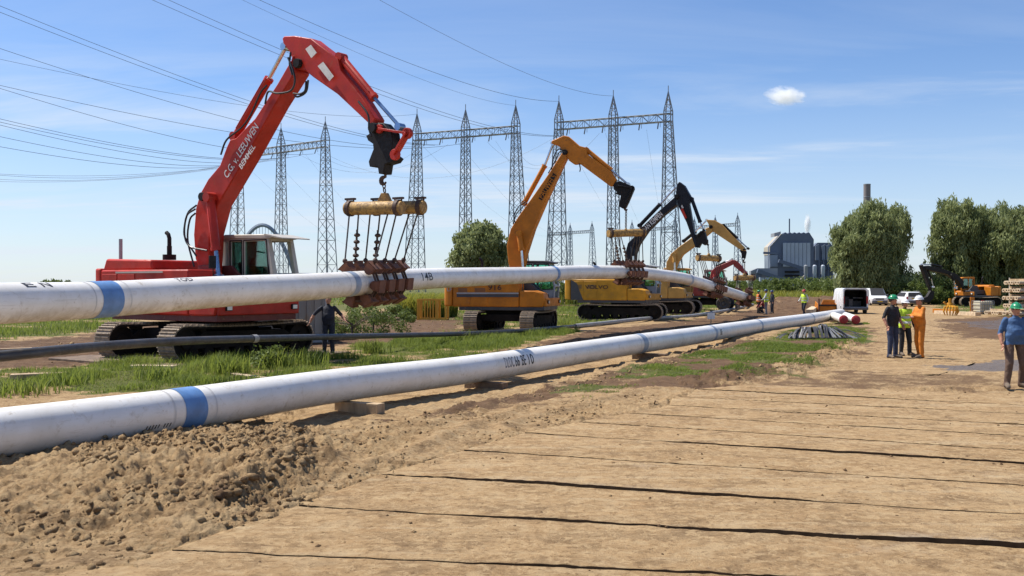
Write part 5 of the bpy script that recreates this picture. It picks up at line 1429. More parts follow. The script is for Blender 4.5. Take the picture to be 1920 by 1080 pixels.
def pquad(name, pts, mat, par=plant):
    v = [pp(*q) for q in pts]; n = (v[1] - v[0]).cross(v[2] - v[0]).normalized()
    mb = MB(); mb.add([q - n * .2 for q in v] + [q + n * .2 for q in v], [(3, 2, 1, 0), (4, 5, 6, 7), (0, 1, 5, 4), (1, 2, 6, 5), (2, 3, 7, 6), (3, 0, 4, 7)]); return mb.build(name, mat, par, world=True, smooth=0)
pquad('side_wall', [(1444, 536, 699.8), (1444, 463, 699.8), (1433.5, 465, 742), (1433.5, 536, 742)], M_CLAD)
pquad('upper_side_wall', [(1443.6, 478, 699.4), (1443.6, 463, 699.4), (1432.6, 465, 742), (1432.6, 479, 742)], M_CLAD_T)
pquad('sloping_roof', [(1443.6, 463, 699.4), (1465.5, 438.6, 699.4), (1456, 441, 742), (1432.6, 465, 742)], M_CLAD_T)
ppoly('ledge', [(1432, 476), (1432, 472), (1458, 473), (1458, 477)], 697, 2, M_CLAD_D)
for i in range(7):
    x0 = 1468 + i * 7.4; ppoly('panel', [(x0 + .35, 500), (x0 + .35, 455.5), (x0 + 7.05, 455), (x0 + 7.05, 500)], 698.6, .9, M_CLAD_L)
for i in range(6):
    x0 = 1470 + i * 8.6; ppoly('roof_vent', [(x0, 440), (x0, 437), (x0 + 3, 435.5), (x0 + 6, 437.5), (x0 + 6, 440)], 701, 5, M_CLAD_D)
ppoly('rooftop_unit', [(1452, 444), (1452, 437), (1464, 434), (1464, 441)], 705, 10, M_CONC)
mb = MB(); mb.rod3(pp(1480, 437, 710), pp(1480, 410, 710), .9); mb.build('mast', M_CLAD_D, plant, world=True)
for i in range(3): ppoly('window_band', [(1472, 508 + i * 7), (1472, 511.5 + i * 7), (1499, 511.5 + i * 7), (1499, 508 + i * 7)], 699, .8, M_BLACK)
ppoly('annex_wall', [(1444, 500), (1458, 500), (1458, 478), (1444, 478)], 697, 1.6, M_CLAD)
b2 = thing('filter_house', 'lower blue grey block joined by ducts, left of the willow', 'power station', (pp(1548, 530, 720).x, 720, 0))
ppoly('wall', [(1524, 536), (1524, 464), (1533, 455), (1556, 455), (1562, 462), (1560, 536)], 720, 6, M_CLAD_D, b2)
for x0 in (1529, 1541, 1549): ppoly('panel', [(x0, 488), (x0, 461), (x0 + 6.4, 458), (x0 + 6.4, 488)], 718.6, .9, M_CLAD, b2)
for i in range(4):
    mb = MB(); x = 1536 + i * 8.5; mb.rod3(pp(x, 536, 716), pp(x, 486, 716), .9); mb.rod3(pp(x, 486, 716), pp(x + 8, 505, 716), .7); mb.rod3(pp(x, 505, 716), pp(x + 8, 505, 716), .7); mb.rod3(pp(x, 520, 716), pp(x + 8, 505, 716), .6); mb.build('steel_frame', M_CLAD_D, b2, world=True)
mb = MB(); mb.tube([pp(1552, 488, 715), pp(1560, 489, 715), pp(1565, 496, 715), pp(1568, 512, 715)], 1.1, 8); mb.build('duct', M_CLAD_D, b2, world=True)
low = thing('coal_bunker', 'long low grey plant building at the foot of the boiler house', 'industrial building', (pp(1435, 530, 680).x, 680, 0))
ppoly('wall', [(1408, 537), (1408, 508), (1420, 503), (1458, 503), (1458, 522), (1478, 523), (1478, 537)], 680, 5, M_CONC, low)
ppoly('wall', [(1419, 537), (1419, 507), (1428, 507), (1428, 537)], 679, .8, M_CLAD_D, low)
mb = MB(); mb.beam(pp(1420, 508, 676), pp(1492, 533, 676), 2.2, 2.6); mb.build('conveyor', M_CLAD_D, low, world=True)
mb = MB(); mb.beam(pp(1460, 489, 690), pp(1512, 506, 690), 2.0, 2.4); mb.build('conveyor', M_CLAD_D, low, world=True)
mb = MB(); mb.beam(pp(1496, 531, 676), pp(1510, 517, 676), 1.2, 1.6); mb.build('conveyor', M_CLAD_T, low, world=True)
for x0, y0, x1, y1 in ((1425, 520, 1433, 528), (1437, 520, 1452, 526), (1468, 524, 1474, 532)): ppoly('white_shed', [(x0, y1), (x0, y0), (x1, y0 + 1), (x1, y1)], 674, 3, M_CLAD_L, low)
ppoly('wall', [(1540, 536), (1540, 524), (1580, 522), (1620, 524), (1620, 536)], 684, 12, M_CLAD_T, low)
for i, x in enumerate((1511, 1527.5, 1543)):
    o = thing('silo', 'grey steel silo at the power station foot, %s' % ('nearest the pale panels', 'between its two twins', 'beside the willow')[i], 'silo', (pp(x, 530, 672).x, 672, 0), 0, 'power station silos')
    c = pp(x, 512, 672); r = 3.7 * 672 / F; top = pp(x, 496.5, 672).z
    mb = MB(); mb.lathe([(0, c.z - 2.5), (r * .4, c.z - 2.3), (r, c.z), (r, top - .8), (r * .5, top), (0, top)], (c.x, 672, 0), (0, 0, 1), 16); mb.build('tank', M_CLAD_L if i else M_CONC, o, world=True)
    mb = MB()
    for q in range(4): a = q * 1.571 + .6; mb.rod3((c.x + r * .8 * math.cos(a), 672 + r * .8 * math.sin(a), -.5), (c.x + r * .8 * math.cos(a), 672 + r * .8 * math.sin(a), c.z + .5), .5)
    mb.build('support_leg', M_CLAD_L, o, world=True)
ch = thing('chimney', 'tall grey concrete chimney rising behind the left willow', 'chimney', (pp(1625.5, 530, 720).x, 720, 0))
c = pp(1625.5, 530, 720); zt = pp(1625.5, 345, 720).z; r = 6.4 * 720 / F
mb = MB(); mb.lathe([(r * 1.25, -1), (r, zt * .45), (r, zt), (r * .86, zt), (r * .86, zt - 3), (0, zt - 3)], (c.x, 720, 0), (0, 0, 1), 28); mb.build('shaft', pm('brown_grey_concrete', (.20, .17, .165), .8, var=.15, scale=.05, dirt=0, bump=0), ch, world=True)
for q in range(3): 
    mb = MB(); z = zt * (.995 - .12 * q); mb.lathe([(r, -.3), (r * 1.04, -.25), (r * 1.04, .25), (r, .3)], (c.x, 720, z), (0, 0, 1), 28); mb.build('ring', M_CONC, ch, world=True)
# arch bridge far behind the red machine
M_BRIDGE = pm('blue_grey_bridge_steel', (.22, .27, .34), .7, var=.1, scale=.02, dirt=0, bump=0)
br = thing('arch_bridge', 'far grey steel arch bridge behind the cab of the red excavator', 'bridge', (at(490, 530, 900).x, 900, 0))
for dy in (0, 14):
    pts = []
    for i in range(25):
        t = i / 24; x = 426 + 132 * t; pts.append(at(x, 533 - 111 * (1 - (2 * t - 1) ** 2), 900 + dy))
    mb = MB(); mb.tube(pts, [1.9] * 25, 6); mb.build('arch', M_BRIDGE, br, world=True)
    for i in range(2, 23):
        mb = MB(); mb.rod3(pts[i], Vector((pts[i].x, pts[i].y, at(490, 512, 900).z)), .35); mb.build('hanger', M_BRIDGE, br, world=True, smooth=0)
mb = MB(); mb.bb(at(330, 512, 900).x, at(660, 512, 900).x, 898, 917, at(490, 512, 900).z - 2.5, at(490, 512, 900).z); mb.build('deck', M_BRIDGE, br, world=True)
for x in (345, 425, 560, 645): mb = MB(); mb.bb(at(x, 512, 900).x - 2.5, at(x, 512, 900).x + 2.5, 899, 916, -1, at(490, 512, 900).z - 2.5); mb.build('pier', M_CONC, br, world=True)

# ---- steam and the one small cloud: real volumes
def vol_mat(name, dens, scale, thr, col_=(1, 1, 1)):
    m, t = mk(name); N = NT(t)
    tcn = N.n('ShaderNodeTexCoord'); P = tcn.outputs['Object']
    ln = N.n('ShaderNodeVectorMath', operation='LENGTH'); N.l(P, ln.inputs[0])
    nz = N.noise(P, scale, 5, .62, .5)
    v = N.math('SUBTRACT', N.math('ADD', nz, thr), N.math('MULTIPLY', ln.outputs['Value'], .62))
    dn = N.math('MULTIPLY', N.math('MAXIMUM', v, 0.), dens)
    pv = N.n('ShaderNodeVolumePrincipled'); pv.inputs['Color'].default_value = (*col_, 1); pv.inputs['Anisotropy'].default_value = .2
    N.l(dn, pv.inputs['Density'])
    o = N.n('ShaderNodeOutputMaterial'); N.l(pv.outputs[0], o.inputs['Volume']); return m
def puff(name, label, c, rad, mat, rot=0):
    mb = MB(); mb.ell((0, 0, 0), (1, 1, 1), 20, 12); o = mb.build(name, mat); o.location = c; o.scale = rad; o.rotation_euler = (0, rot, 0); tag(o, label, name, kind='stuff'); return o
cD = 2500.0
puff('cloud', 'small white cloud alone in the blue sky', at(1472, 180, cD), (42 * cD / F, 34 * cD / F, 19 * cD / F), vol_mat('cloud_vapour', .13, 2.2, .06), R(5))
puff('steam', 'white steam rising behind the boiler house roof', at(1514, 420, 745), (6.5 * 745 / F, 5 * 745 / F, 21 * 745 / F), vol_mat('steam_vapour', 2.6, 1.6, .12))

# ================================================================== TREES AND BUSHES
M_BARK = pm('grey_bark', (.085, .065, .05), .9, var=.3, dirt=.2, bump=.5, bdist=.03)
M_WILLOW = leafmat('willow_leaves', (.070, .100, .032), (.290, .325, .140), .36)
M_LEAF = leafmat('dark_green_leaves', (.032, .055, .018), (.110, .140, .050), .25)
M_BUSH = leafmat('bush_leaves', (.045, .075, .016), (.15, .19, .045), .28)
def leaf_cloud(centres, radii, n, size, aspect, hang, tint_base):
    """leaf-sized faces gathered round many clump centres"""
    k = len(centres); ci = rng.integers(0, k, n); C = centres[ci]; r = radii[ci]
    v = rng.normal(size=(n, 3)); v /= np.linalg.norm(v, axis=1, keepdims=True)
    far_ = 1 + .9 * (rng.random(n) < .10) * rng.random(n); r = r * far_
    P = C + v * (r * (.35 + .65 * rng.random(n) ** .5))[:, None] * np.array([1, 1, .85])
    if hang > 0: P[:, 2] -= rng.random(n) ** 2 * hang
    ax = rng.normal(size=(n, 3)); 
    if hang > 0: ax = ax * .45 + np.array([0, 0, -1.])
    ax /= np.linalg.norm(ax, axis=1, keepdims=True)
    sd = np.cross(ax, rng.normal(size=(n, 3))); sd /= np.linalg.norm(sd, axis=1, keepdims=True)
    s = size * (.6 + .8 * rng.random(n)); a = ax * (s * aspect)[:, None] * .5; b = sd * s[:, None] * .5
    V = np.stack([P - a, P + b * .9 - a * .1, P + a, P - b * .9 - a * .1], 1).reshape(-1, 3)
    Fc = np.arange(n * 4).reshape(n, 4)
    tint = np.clip(tint_base[ci] + .35 * (rng.random(n) - .5), 0, 1)
    return V, Fc, np.repeat(tint, 4)
def tree(name, label, base, blobs, nclump, nleaf, size, mat, trunk_h, trunk_r, aspect=1.6, hang=0., clump_r=(.5, 1.1), group=None, limbs=9, lean=None, cat='tree'):
    base = Vector(base); o = thing(name, label, cat, base, 0, group)
    w_ = np.array([b[1][0] * b[1][1] * b[1][2] for b in blobs]); w_ = w_ / w_.sum(); cs = []
    for _ in range(nclump):
        b = blobs[rng.choice(len(blobs), p=w_)]
        v = rng.normal(size=3); v /= np.linalg.norm(v); q = np.array(b[0]) + v * np.array(b[1]) * (rng.random() ** .33 if rng.random() < .35 else .82 + .22 * rng.random())
        if q[2] < .1: q[2] = .1 + .3 * rng.random()
        cs.append(q)
    cs = np.array(cs); rd = clump_r[0] + (clump_r[1] - clump_r[0]) * rng.random(nclump)
    tb = np.clip(.25 + .5 * rng.random(nclump) + .25 * (rng.random(nclump) > .75), 0, 1)
    V, Fc, tint = leaf_cloud(cs, rd, nleaf, size, aspect, hang, tb)
    V[:, 2] = np.maximum(V[:, 2], .02)
    np_mesh('crown', V, Fc, mat, o, attrs={'tint': tint})
    mb = MB(); ctop = max(b[0][2] for b in blobs)
    tip = Vector((0, 0, trunk_h)) if lean is None else Vector(lean)
    mb.tube([(0, 0, -.2), (0, 0, trunk_h * .15), tip * .6, tip], [trunk_r * 1.35, trunk_r, trunk_r * .85, trunk_r * .7], 9)
    for i in range(limbs):
        c = cs[rng.integers(nclump)]; p0 = tip * (.45 + .5 * rng.random()); q = Vector(c); m_ = p0.lerp(q, .5) + Vector((0, 0, .12 * (q - p0).length))
        mb.tube([p0, m_, q], [trunk_r * .5, trunk_r * .3, trunk_r * .08], 6)
    mb.build('trunk', M_BARK, o); return o
s_ = lambda d: d / F
# the two big willows on the right and the one further right
def willow(label, px, py, d, blobs_px, nleaf, nclump, group='willows on the right'):
    b = at(px, py, d); b.z = h1(b.x, b.y); bl = []
    for x, y, rx, ry in blobs_px:
        q = at(x, y, d); bl.append(((q.x - b.x, rng.uniform(-1, 1), q.z - b.z), (rx * d / F, rx * d / F * .85, ry * d / F)))
    return tree('willow_tree', label, b, bl, nclump, nleaf, .14, M_WILLOW, 4.0, .45, 3.4, 1.3, (.35, .95), group, 26)
willow('broad willow tree behind the white van with the chimney above it', 1652, 560, 112, [(1646, 436, 58, 60), (1610, 450, 48, 40), (1680, 432, 26, 46), (1638, 500, 62, 50), (1585, 470, 24, 30), (1655, 532, 56, 30), (1605, 505, 40, 40)], 84000, 430)
willow('willow tree with gaps of sky in its crown, beside the resting yellow excavator', 1798, 560, 112, [(1795, 420, 48, 48), (1772, 440, 28, 40), (1835, 430, 34, 46), (1806, 484, 50, 38), (1760, 496, 18, 34), (1830, 510, 45, 40), (1796, 532, 46, 26)], 52000, 230)
willow('dense willow tree at the right edge of the picture', 1905, 560, 110, [(1905, 430, 50, 50), (1880, 470, 50, 60), (1940, 470, 50, 70), (1900, 520, 60, 40), (1985, 480, 50, 60)], 62000, 340)
b = at(899, 556, 84); b.z = h1(b.x, b.y)
tree('round_tree', 'round grey green tree standing between the two left lifting sets', b, [((0, 0, 5.0), (2.35, 2.2, 2.2)), ((-.9, .2, 3.6), (1.7, 1.6, 1.9)), ((1.0, 0, 3.7), (1.5, 1.5, 1.9)), ((-.2, 0, 2.0), (2.3, 2.0, 1.6)), ((.3, 0, 6.2), (1.3, 1.2, 1.1))], 330, 26000, .17, M_WILLOW, 2.6, .25, 1.5, .12, (.3, .62))
b = at(104, 552, 150); b.z = 0
tree('round_tree', 'small far tree showing over the lifted pipe at the left', b, [((0, 0, 1.7), (2.6, 2., 1.2)), ((-1.2, 0, 1.3), (1.5, 1.4, 1.)), ((1.3, 0, 1.2), (1.4, 1.4, .9))], 90, 5000, .26, M_BUSH, 1.0, .15, 1.5, 0., (.35, .7))
def bush(label, px, py, rx, hh, n, d=None, mat=None, name='bush', group='bushes'):
    b = at(px, py, d) if d else gh(px, py); b.z = h1(b.x, b.y)
    tree(name, label, b, [((0, 0, hh * .5), (rx, rx * .8, hh * .5)), ((rx * .5, 0, hh * .4), (rx * .6, rx * .6, hh * .4)), ((-rx * .5, .2, hh * .45), (rx * .6, rx * .6, hh * .45))], max(10, int(rx * hh * 9)), n, .055 * max(1, b.y / 40), mat or M_BUSH, hh * .4, .05, 1.5, 0., (.18, .38) if b.y < 70 else (.35, .7), group, 5, cat='bush')
bush('dark leafy bush behind the roller cradle under the red machine', 660, 592, 1.5, 1.5, 4200, 40); bush('leafy bush at the end of the white container', 700, 590, 1.6, 1.2, 3800, 42); bush('low dark bush left of the yellow flowers', 735, 590, 1.1, .9, 2600, 56)
bush('dark bush in the field below the power station, nearest the boiler house', 1435, 552, 4.5, 3.0, 6500, 150); bush('dark bush under the silos', 1520, 552, 5.5, 3.2, 7500, 150); bush('bush at the foot of the broad willow, plant side', 1572, 552, 4., 2.8, 5500, 135); bush('bush behind the estate car and dark bucket', 1722, 558, 2.6, 2.6, 4500, 108); bush('bush between the dark arm and the resting yellow cab', 1768, 560, 2.4, 2.8, 5000, 110)
bush('round bush just beyond the orange excavator cab', 1060, 560, 3.0, 2.4, 5200, 95); bush('bush behind the dipping pipe end', 1372, 555, 2.6, 2.2, 4000, 130); bush('bush in the field behind the green helmeted crew', 1400, 555, 3.5, 2.4, 4500, 140)
bush('dark tuft beside the track of the yellow excavator', 1200, 600, .55, .5, 900, None, None, 'bush'); bush('leafy weed tuft at the near end of the red excavator tracks', 505, 690, .35, .45, 700, None)
# far wooded horizon
def far_hedge():
    xs = np.concatenate([rng.uniform(-900, 900, 900)]); c = np.stack([xs, rng.uniform(820, 900, 900), rng.random(900) * 1.6], 1)
    keep = (np.abs(xs) > 20); c = c[keep]
    V, Fc, t = leaf_cloud(c, np.full(len(c), 2.6), 26000, 1.3, 1.2, 0, rng.random(len(c)) * .5)
    V[:, 2] = np.maximum(V[:, 2], 0)
    tag(np_mesh('woodland', V, Fc, M_LEAF, attrs={'tint': t}), 'low line of woodland far off along the horizon', 'woodland', kind='stuff')
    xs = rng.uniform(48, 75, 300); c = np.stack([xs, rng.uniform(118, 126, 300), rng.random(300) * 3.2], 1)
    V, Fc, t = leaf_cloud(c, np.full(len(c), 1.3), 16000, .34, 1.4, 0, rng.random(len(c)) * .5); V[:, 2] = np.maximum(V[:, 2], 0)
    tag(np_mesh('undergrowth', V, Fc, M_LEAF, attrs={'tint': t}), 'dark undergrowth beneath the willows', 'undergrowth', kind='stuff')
far_hedge()

# ================================================================== CARS
M_CARWHITE = pm('white_car_paint', (.72, .72, .72), .25, var=.04, scale=1, dirt=.2, bump=0)
M_DARKIN = flat('dark_interior', (.015, .015, .018), .7)
M_BUMPER = flat('grey_bumper', (.09, .09, .10), .6)
M_TAIL = flat('red_tail_lamp', (.35, .02, .02), .25)
M_PLATEY = flat('yellow_number_plate', (.60, .42, .03), .5)
M_HLAMP = flat('clear_headlamp', (.60, .62, .65), .1)
U3, V3_, W3 = Vector((1, 0, 0)), Vector((0, 0, 1)), Vector((0, 1, 0))
def wheels(root, xs, hw, r=.33):
    for x in xs:
        for sy in (-1, 1):
            mb = MB(); c = (x, sy * (hw - .09), r)
            mb.lathe([(r * .6, -.1), (r * .93, -.1), (r, -.06), (r, .06), (r * .93, .1), (r * .6, .1)], c, (0, sy, 0), 22); wo_ = mb.build('wheel', M_TYRE, root)
            mb = MB(); mb.lathe([(r * .6, -.08), (r * .6, .075), (r * .5, .05), (r * .16, .085), (0, .085)], c, (0, sy, 0), 18); mb.build('rim', M_CABGREY, wo_)
def body_sections(secs, name, mat, root, n=8, rr=.16):
    """secs: (x, half width low, half width high, z low, z mid, z top) lofted along x"""
    vs = []; fs = []; m_ = 0
    for x, wl__, wh, z0, zm, z1 in secs:
        half = [(wl__ * .92, z0), (wl__, z0 + .12), (wl__, zm)]
        for i in range(5): a = i / 4 * math.pi / 2; half.append((wh - rr + rr * math.cos(a), z1 - rr + rr * math.sin(a)))
        ring = half + [(-y, z) for y, z in half[::-1]]
        m_ = len(ring); vs += [(x, y, z) for y, z in ring]
    ns = len(secs)
    for i in range(ns - 1):
        for k in range(m_):
            fs.append((i * m_ + k, (i + 1) * m_ + k, (i + 1) * m_ + (k + 1) % m_, i * m_ + (k + 1) % m_))
    fs.append(tuple(range(m_))); fs.append(tuple((ns - 1) * m_ + k for k in range(m_ - 1, -1, -1)))
    mb = MB(); mb.add(vs, fs); return mb.build(name, mat, root)
def quad(name, pts, mat, par, t=.012):
    p = [Vector(q) for q in pts]; n = (p[1] - p[0]).cross(p[2] - p[0]).normalized()
    mb = MB(); k = len(p); mb.add([q - n * t for q in p] + [q + n * t for q in p], [tuple(range(k - 1, -1, -1)), tuple(range(k, 2 * k))] + [(i, (i + 1) % k, k + (i + 1) % k, k + i) for i in range(k)]); return mb.build(name, mat, par, smooth=0)
def front_car(label, pos, rot, high):
    """small van or car seen from the front; front is +x"""
    o = thing('white_van' if high else 'estate_car', label, 'van' if high else 'car', pos, rot)
    if high: secs = [(-2.1, .84, .74, .35, .95, 1.78), (-1.9, .88, .78, .28, .95, 1.84), (.1, .89, .78, .25, .95, 1.84), (.45, .89, .76, .25, .95, 1.78), (.95, .88, .80, .25, .95, 1.42), (1.28, .87, .84, .25, .92, 1.10), (1.95, .84, .80, .25, .85, 1.0), (2.15, .74, .70, .30, .75, .84)]
    else: secs = [(-2.3, .80, .62, .45, .95, 1.05), (-2.15, .86, .66, .30, .95, 1.38), (-1.7, .88, .66, .26, .95, 1.46), (.1, .89, .66, .25, .95, 1.47), (.4, .89, .66, .25, .95, 1.42), (1.0, .88, .82, .25, .9, 1.0), (2.0, .84, .78, .25, .75, .86), (2.25, .7, .66, .3, .6, .68)]
    body_sections(secs, 'body', M_CARWHITE, o, rr=.13)
    if high:
        quad('windscreen', [(1.37, -.72, 1.13), (1.37, .72, 1.13), (.50, .64, 1.83), (.50, -.64, 1.83)], M_CARGLASS if False else M_DARKIN, o, .02)
        for s in (-1, 1):
            quad('side_window', [(.95, s * .875, 1.08), (.1, s * .885, 1.06), (.1, s * .80, 1.66), (.5, s * .79, 1.66)], M_DARKIN, o, .02)
            quad('headlight', [(2.02, s * .45, .74), (1.95, s * .80, .74), (1.86, s * .80, .98), (1.98, s * .5, .96)], M_HLAMP, o, .03)
            mb = MB(); mb.box((.95, s * 1.0, 1.12), (.12, .2, .2)); mb.build('mirror', M_BUMPER, o, bevel=.03)
        mb = MB(); mb.bb(2.06, 2.2, -.78, .78, .26, .58); mb.build('bumper', M_BUMPER, o, bevel=.05)
        mb = MB(); mb.bb(2.10, 2.17, -.42, .42, .66, .80); mb.build('grille', M_DARKIN, o, bevel=.02)
        mb = MB(); mb.bb(2.205, 2.22, -.26, .26, .42, .53); mb.build('number_plate', M_PLATEY, o)
    else:
        quad('rear_window', [(-2.37, -.62, 1.0), (-2.37, .62, 1.0), (-2.19, .54, 1.38), (-2.19, -.54, 1.38)], M_DARKIN, o, .03)
        for s in (-1, 1):
            quad('side_window', [(.85, s * .86, 1.0), (-1.9, s * .87, 1.0), (-1.75, s * .70, 1.38), (.3, s * .70, 1.38)], M_DARKIN, o, .03); quad('tail_light', [(-2.30, s * .62, .72), (-2.26, s * .82, .72), (-2.24, s * .80, 1.0), (-2.30, s * .64, 1.0)], M_TAIL, o, .03)
        mb = MB(); mb.bb(-2.38, -2.25, -.8, .8, .34, .58); mb.build('bumper', M_BUMPER, o, bevel=.05)
        mb = MB(); mb.bb(-2.35, -2.31, -.26, .26, .75, .86); mb.build('number_plate', M_PLATEY, o)
        mb = MB()
        for s in (-.6, .6): mb.tube([(-1.9, s, 1.47), (-1.8, s, 1.53), (.1, s, 1.54), (.25, s, 1.46)], .02, 6)
        mb.build('roof_rail', M_BUMPER, o)
    wheels(o, (-1.35, 1.35), .88)
    return o
p = gh(1641, 575.5); q = at(1641, 575, 104); front_car('small white van facing the camera on the sandy track', Vector((q.x, q.y, h1(q.x, q.y) - .05)), R(-98), True)
q = at(1702, 577, 100); front_car('white estate car parked behind the group of talking men', Vector((q.x, q.y, h1(q.x, q.y))), R(84), False)

# van with its rear doors open
q = at(1604, 587, 72.5); vz = h1(q.x, q.y) - .05
van = thing('open_van', 'white van with its rear open showing a dark load space', 'van', (q.x, q.y, vz), R(82))
# local x forward (away from the camera), rear face at x = 0
ow, zt, zf = .92, 1.94, .52
prof = []
for i in range(7): a = i / 6 * math.pi / 2; prof.append((ow - .22 + .22 * math.cos(a) - .02, zt - .22 + .22 * math.sin(a)))
outer = [(ow * .98, .34), (ow, .9), *prof]; outer = outer + [(-y, z) for y, z in outer[::-1]]
inner = [(y * .88, .56 if z < .5 else .56 + (z - .5) * .90) for y, z in outer]
vs = []; n = len(outer)
for x in (0, 3.1): vs += [(x, y, z) for y, z in outer]
for x in (0, 3.0): vs += [(x, y, z) for y, z in inner]
fs = []
for i in range(n - 1): fs += [(i, n + i, n + i + 1, i + 1), (2 * n + i, 2 * n + i + 1, 3 * n + i + 1, 3 * n + i), (i, i + 1, 2 * n + i + 1, 2 * n + i)]
fs += [(n - 1, 2 * n - 1, n, 0), (0, 2 * n, 3 * n - 1, n - 1)]
fs += [tuple(range(3 * n, 4 * n))]
mb = MB(); mb.add(vs, fs); mb.build('body', M_CARWHITE, van, smooth=25)
mb = MB(); mb.bb(.03, 3.0, -.80, .80, .50, .555); mb.build('load_floor', M_DARKIN, van)
mb = MB(); mb.prism([(.02, .56), (2.95, .56), (2.95, 1.80), (.02, 1.80)], (0, 0, 0), U3, V3_, W3, .775, .80); mb.prism([(.02, .56), (2.95, .56), (2.95, 1.80), (.02, 1.80)], (0, 0, 0), U3, V3_, W3, -.80, -.775); mb.bb(2.93, 2.97, -.78, .78, .56, 1.8); mb.bb(.1, 2.95, -.75, .75, 1.76, 1.79); mb.build('lining', M_DARKIN, van)
body_sections([(3.1, .92, .90, .34, .95, 1.94), (3.5, .92, .88, .3, .95, 1.90), (4.1, .92, .84, .3, .95, 1.35), (4.7, .86, .8, .3, .8, 1.1), (4.95, .78, .72, .34, .7, .9)], 'front', M_CARWHITE, van)
d_ = R(96)
for s, ang in ((1, R(102)),):
    mb = MB(); mb.box((-.42, 0, 1.2), (.84, .06, 1.40)); do = mb.build('rear_door', M_CARWHITE, van, bevel=.03); do.location = (0, s * .93, 0); do.rotation_euler = (0, 0, R(-6))
    mb = MB(); mb.box((-.42, -.035, 1.55), (.6, .02, .5)); mb.build('window', M_DARKIN, do)
for s in (-1, 1):
    mb = MB(); mb.bb(-.03, .06, s * .83 - .07, s * .83 + .07, .8, 1.35); mb.build('tail_light', M_TAIL, van, bevel=.02)
mb = MB(); mb.bb(-.12, .05, -.90, .90, .34, .54); mb.build('bumper', M_BUMPER, van, bevel=.04)
mb = MB(); mb.bb(1.4, 2.0, -.7, -.1, .56, 1.0); mb.bb(1.9, 2.6, .1, .7, .56, 1.3); mb.build('tool_rack', M_DGREY, van, bevel=.02)
mb = MB(); mb.box((.7, -.3, 1.22), (.1, .7, .06)); mb.box((.6, .25, .85), (.3, .3, .55)); mb.build('shelf', M_DGREY, van)
wheels(van, (.75, 3.9), .90, .34)

# ================================================================== PEOPLE
def skin(name, c): return pm(name, c, .55, var=.12, scale=8, dirt=0, bump=0)
M_SKIN = skin('skin', (.42, .20, .125))
M_HAIR = flat('dark_hair', (.05, .035, .025), .7)
M_BOOT = pm('muddy_boots', (.10, .075, .055), .8, dirt=.5)
def cloth(name, c, r=.85): return pm(name, c, r, var=.16, scale=9, dirt=.08, bump=.35, bscale=14, bdist=.03)
M_BLACKC = cloth('black_cloth', (.013, .013, .016)); M_NAVY = cloth('navy_denim', (.028, .038, .075)); M_DARKN = cloth('dark_navy_overall', (.014, .017, .030))
M_ORC = cloth('orange_overall', (.55, .17, .012)); M_BLUEC = cloth('blue_denim_shirt', (.045, .105, .23)); M_BROWNC = cloth('brown_trousers', (.115, .070, .048))
M_HIVIS = cloth('lime_vest', (.50, .68, .04)); M_HIOR = cloth('orange_vest', (.62, .18, .04)); M_GREYC = cloth('grey_trousers', (.16, .17, .18)); M_WHITEC = cloth('white_shirt', (.55, .57, .58))
M_REFL = flat('reflective_tape', (.50, .51, .52), .3)
def hatm(n, c): return pm(n, c, .3, var=.05, dirt=.1, bump=0)
M_HGREEN = hatm('green_helmet', (.02, .22, .095)); M_HWHITE = hatm('white_helmet', (.72, .72, .70)); M_HRED = hatm('red_helmet', (.42, .03, .04)); M_HBLUE = hatm('dark_blue_helmet', (.03, .05, .12))
DEFAULT = dict(hipL=(0, .10, .93), hipR=(0, -.10, .93), kneeL=(.03, .11, .50), kneeR=(.03, -.11, .50), ankL=(0, .12, .09), ankR=(0, -.12, .09), toeL=(.19, .15, .045), toeR=(.19, -.15, .045),
               pelvis=(0, 0, .97), waist=(.01, 0, 1.10), chest=(.01, 0, 1.32), neck=(0, 0, 1.50), head=(.03, 0, 1.645), shL=(0, .175, 1.42), shR=(0, -.175, 1.42), elL=(-.03, .25, 1.15), elR=(-.03, -.25, 1.15), wrL=(.06, .27, .91), wrR=(.06, -.27, .91))
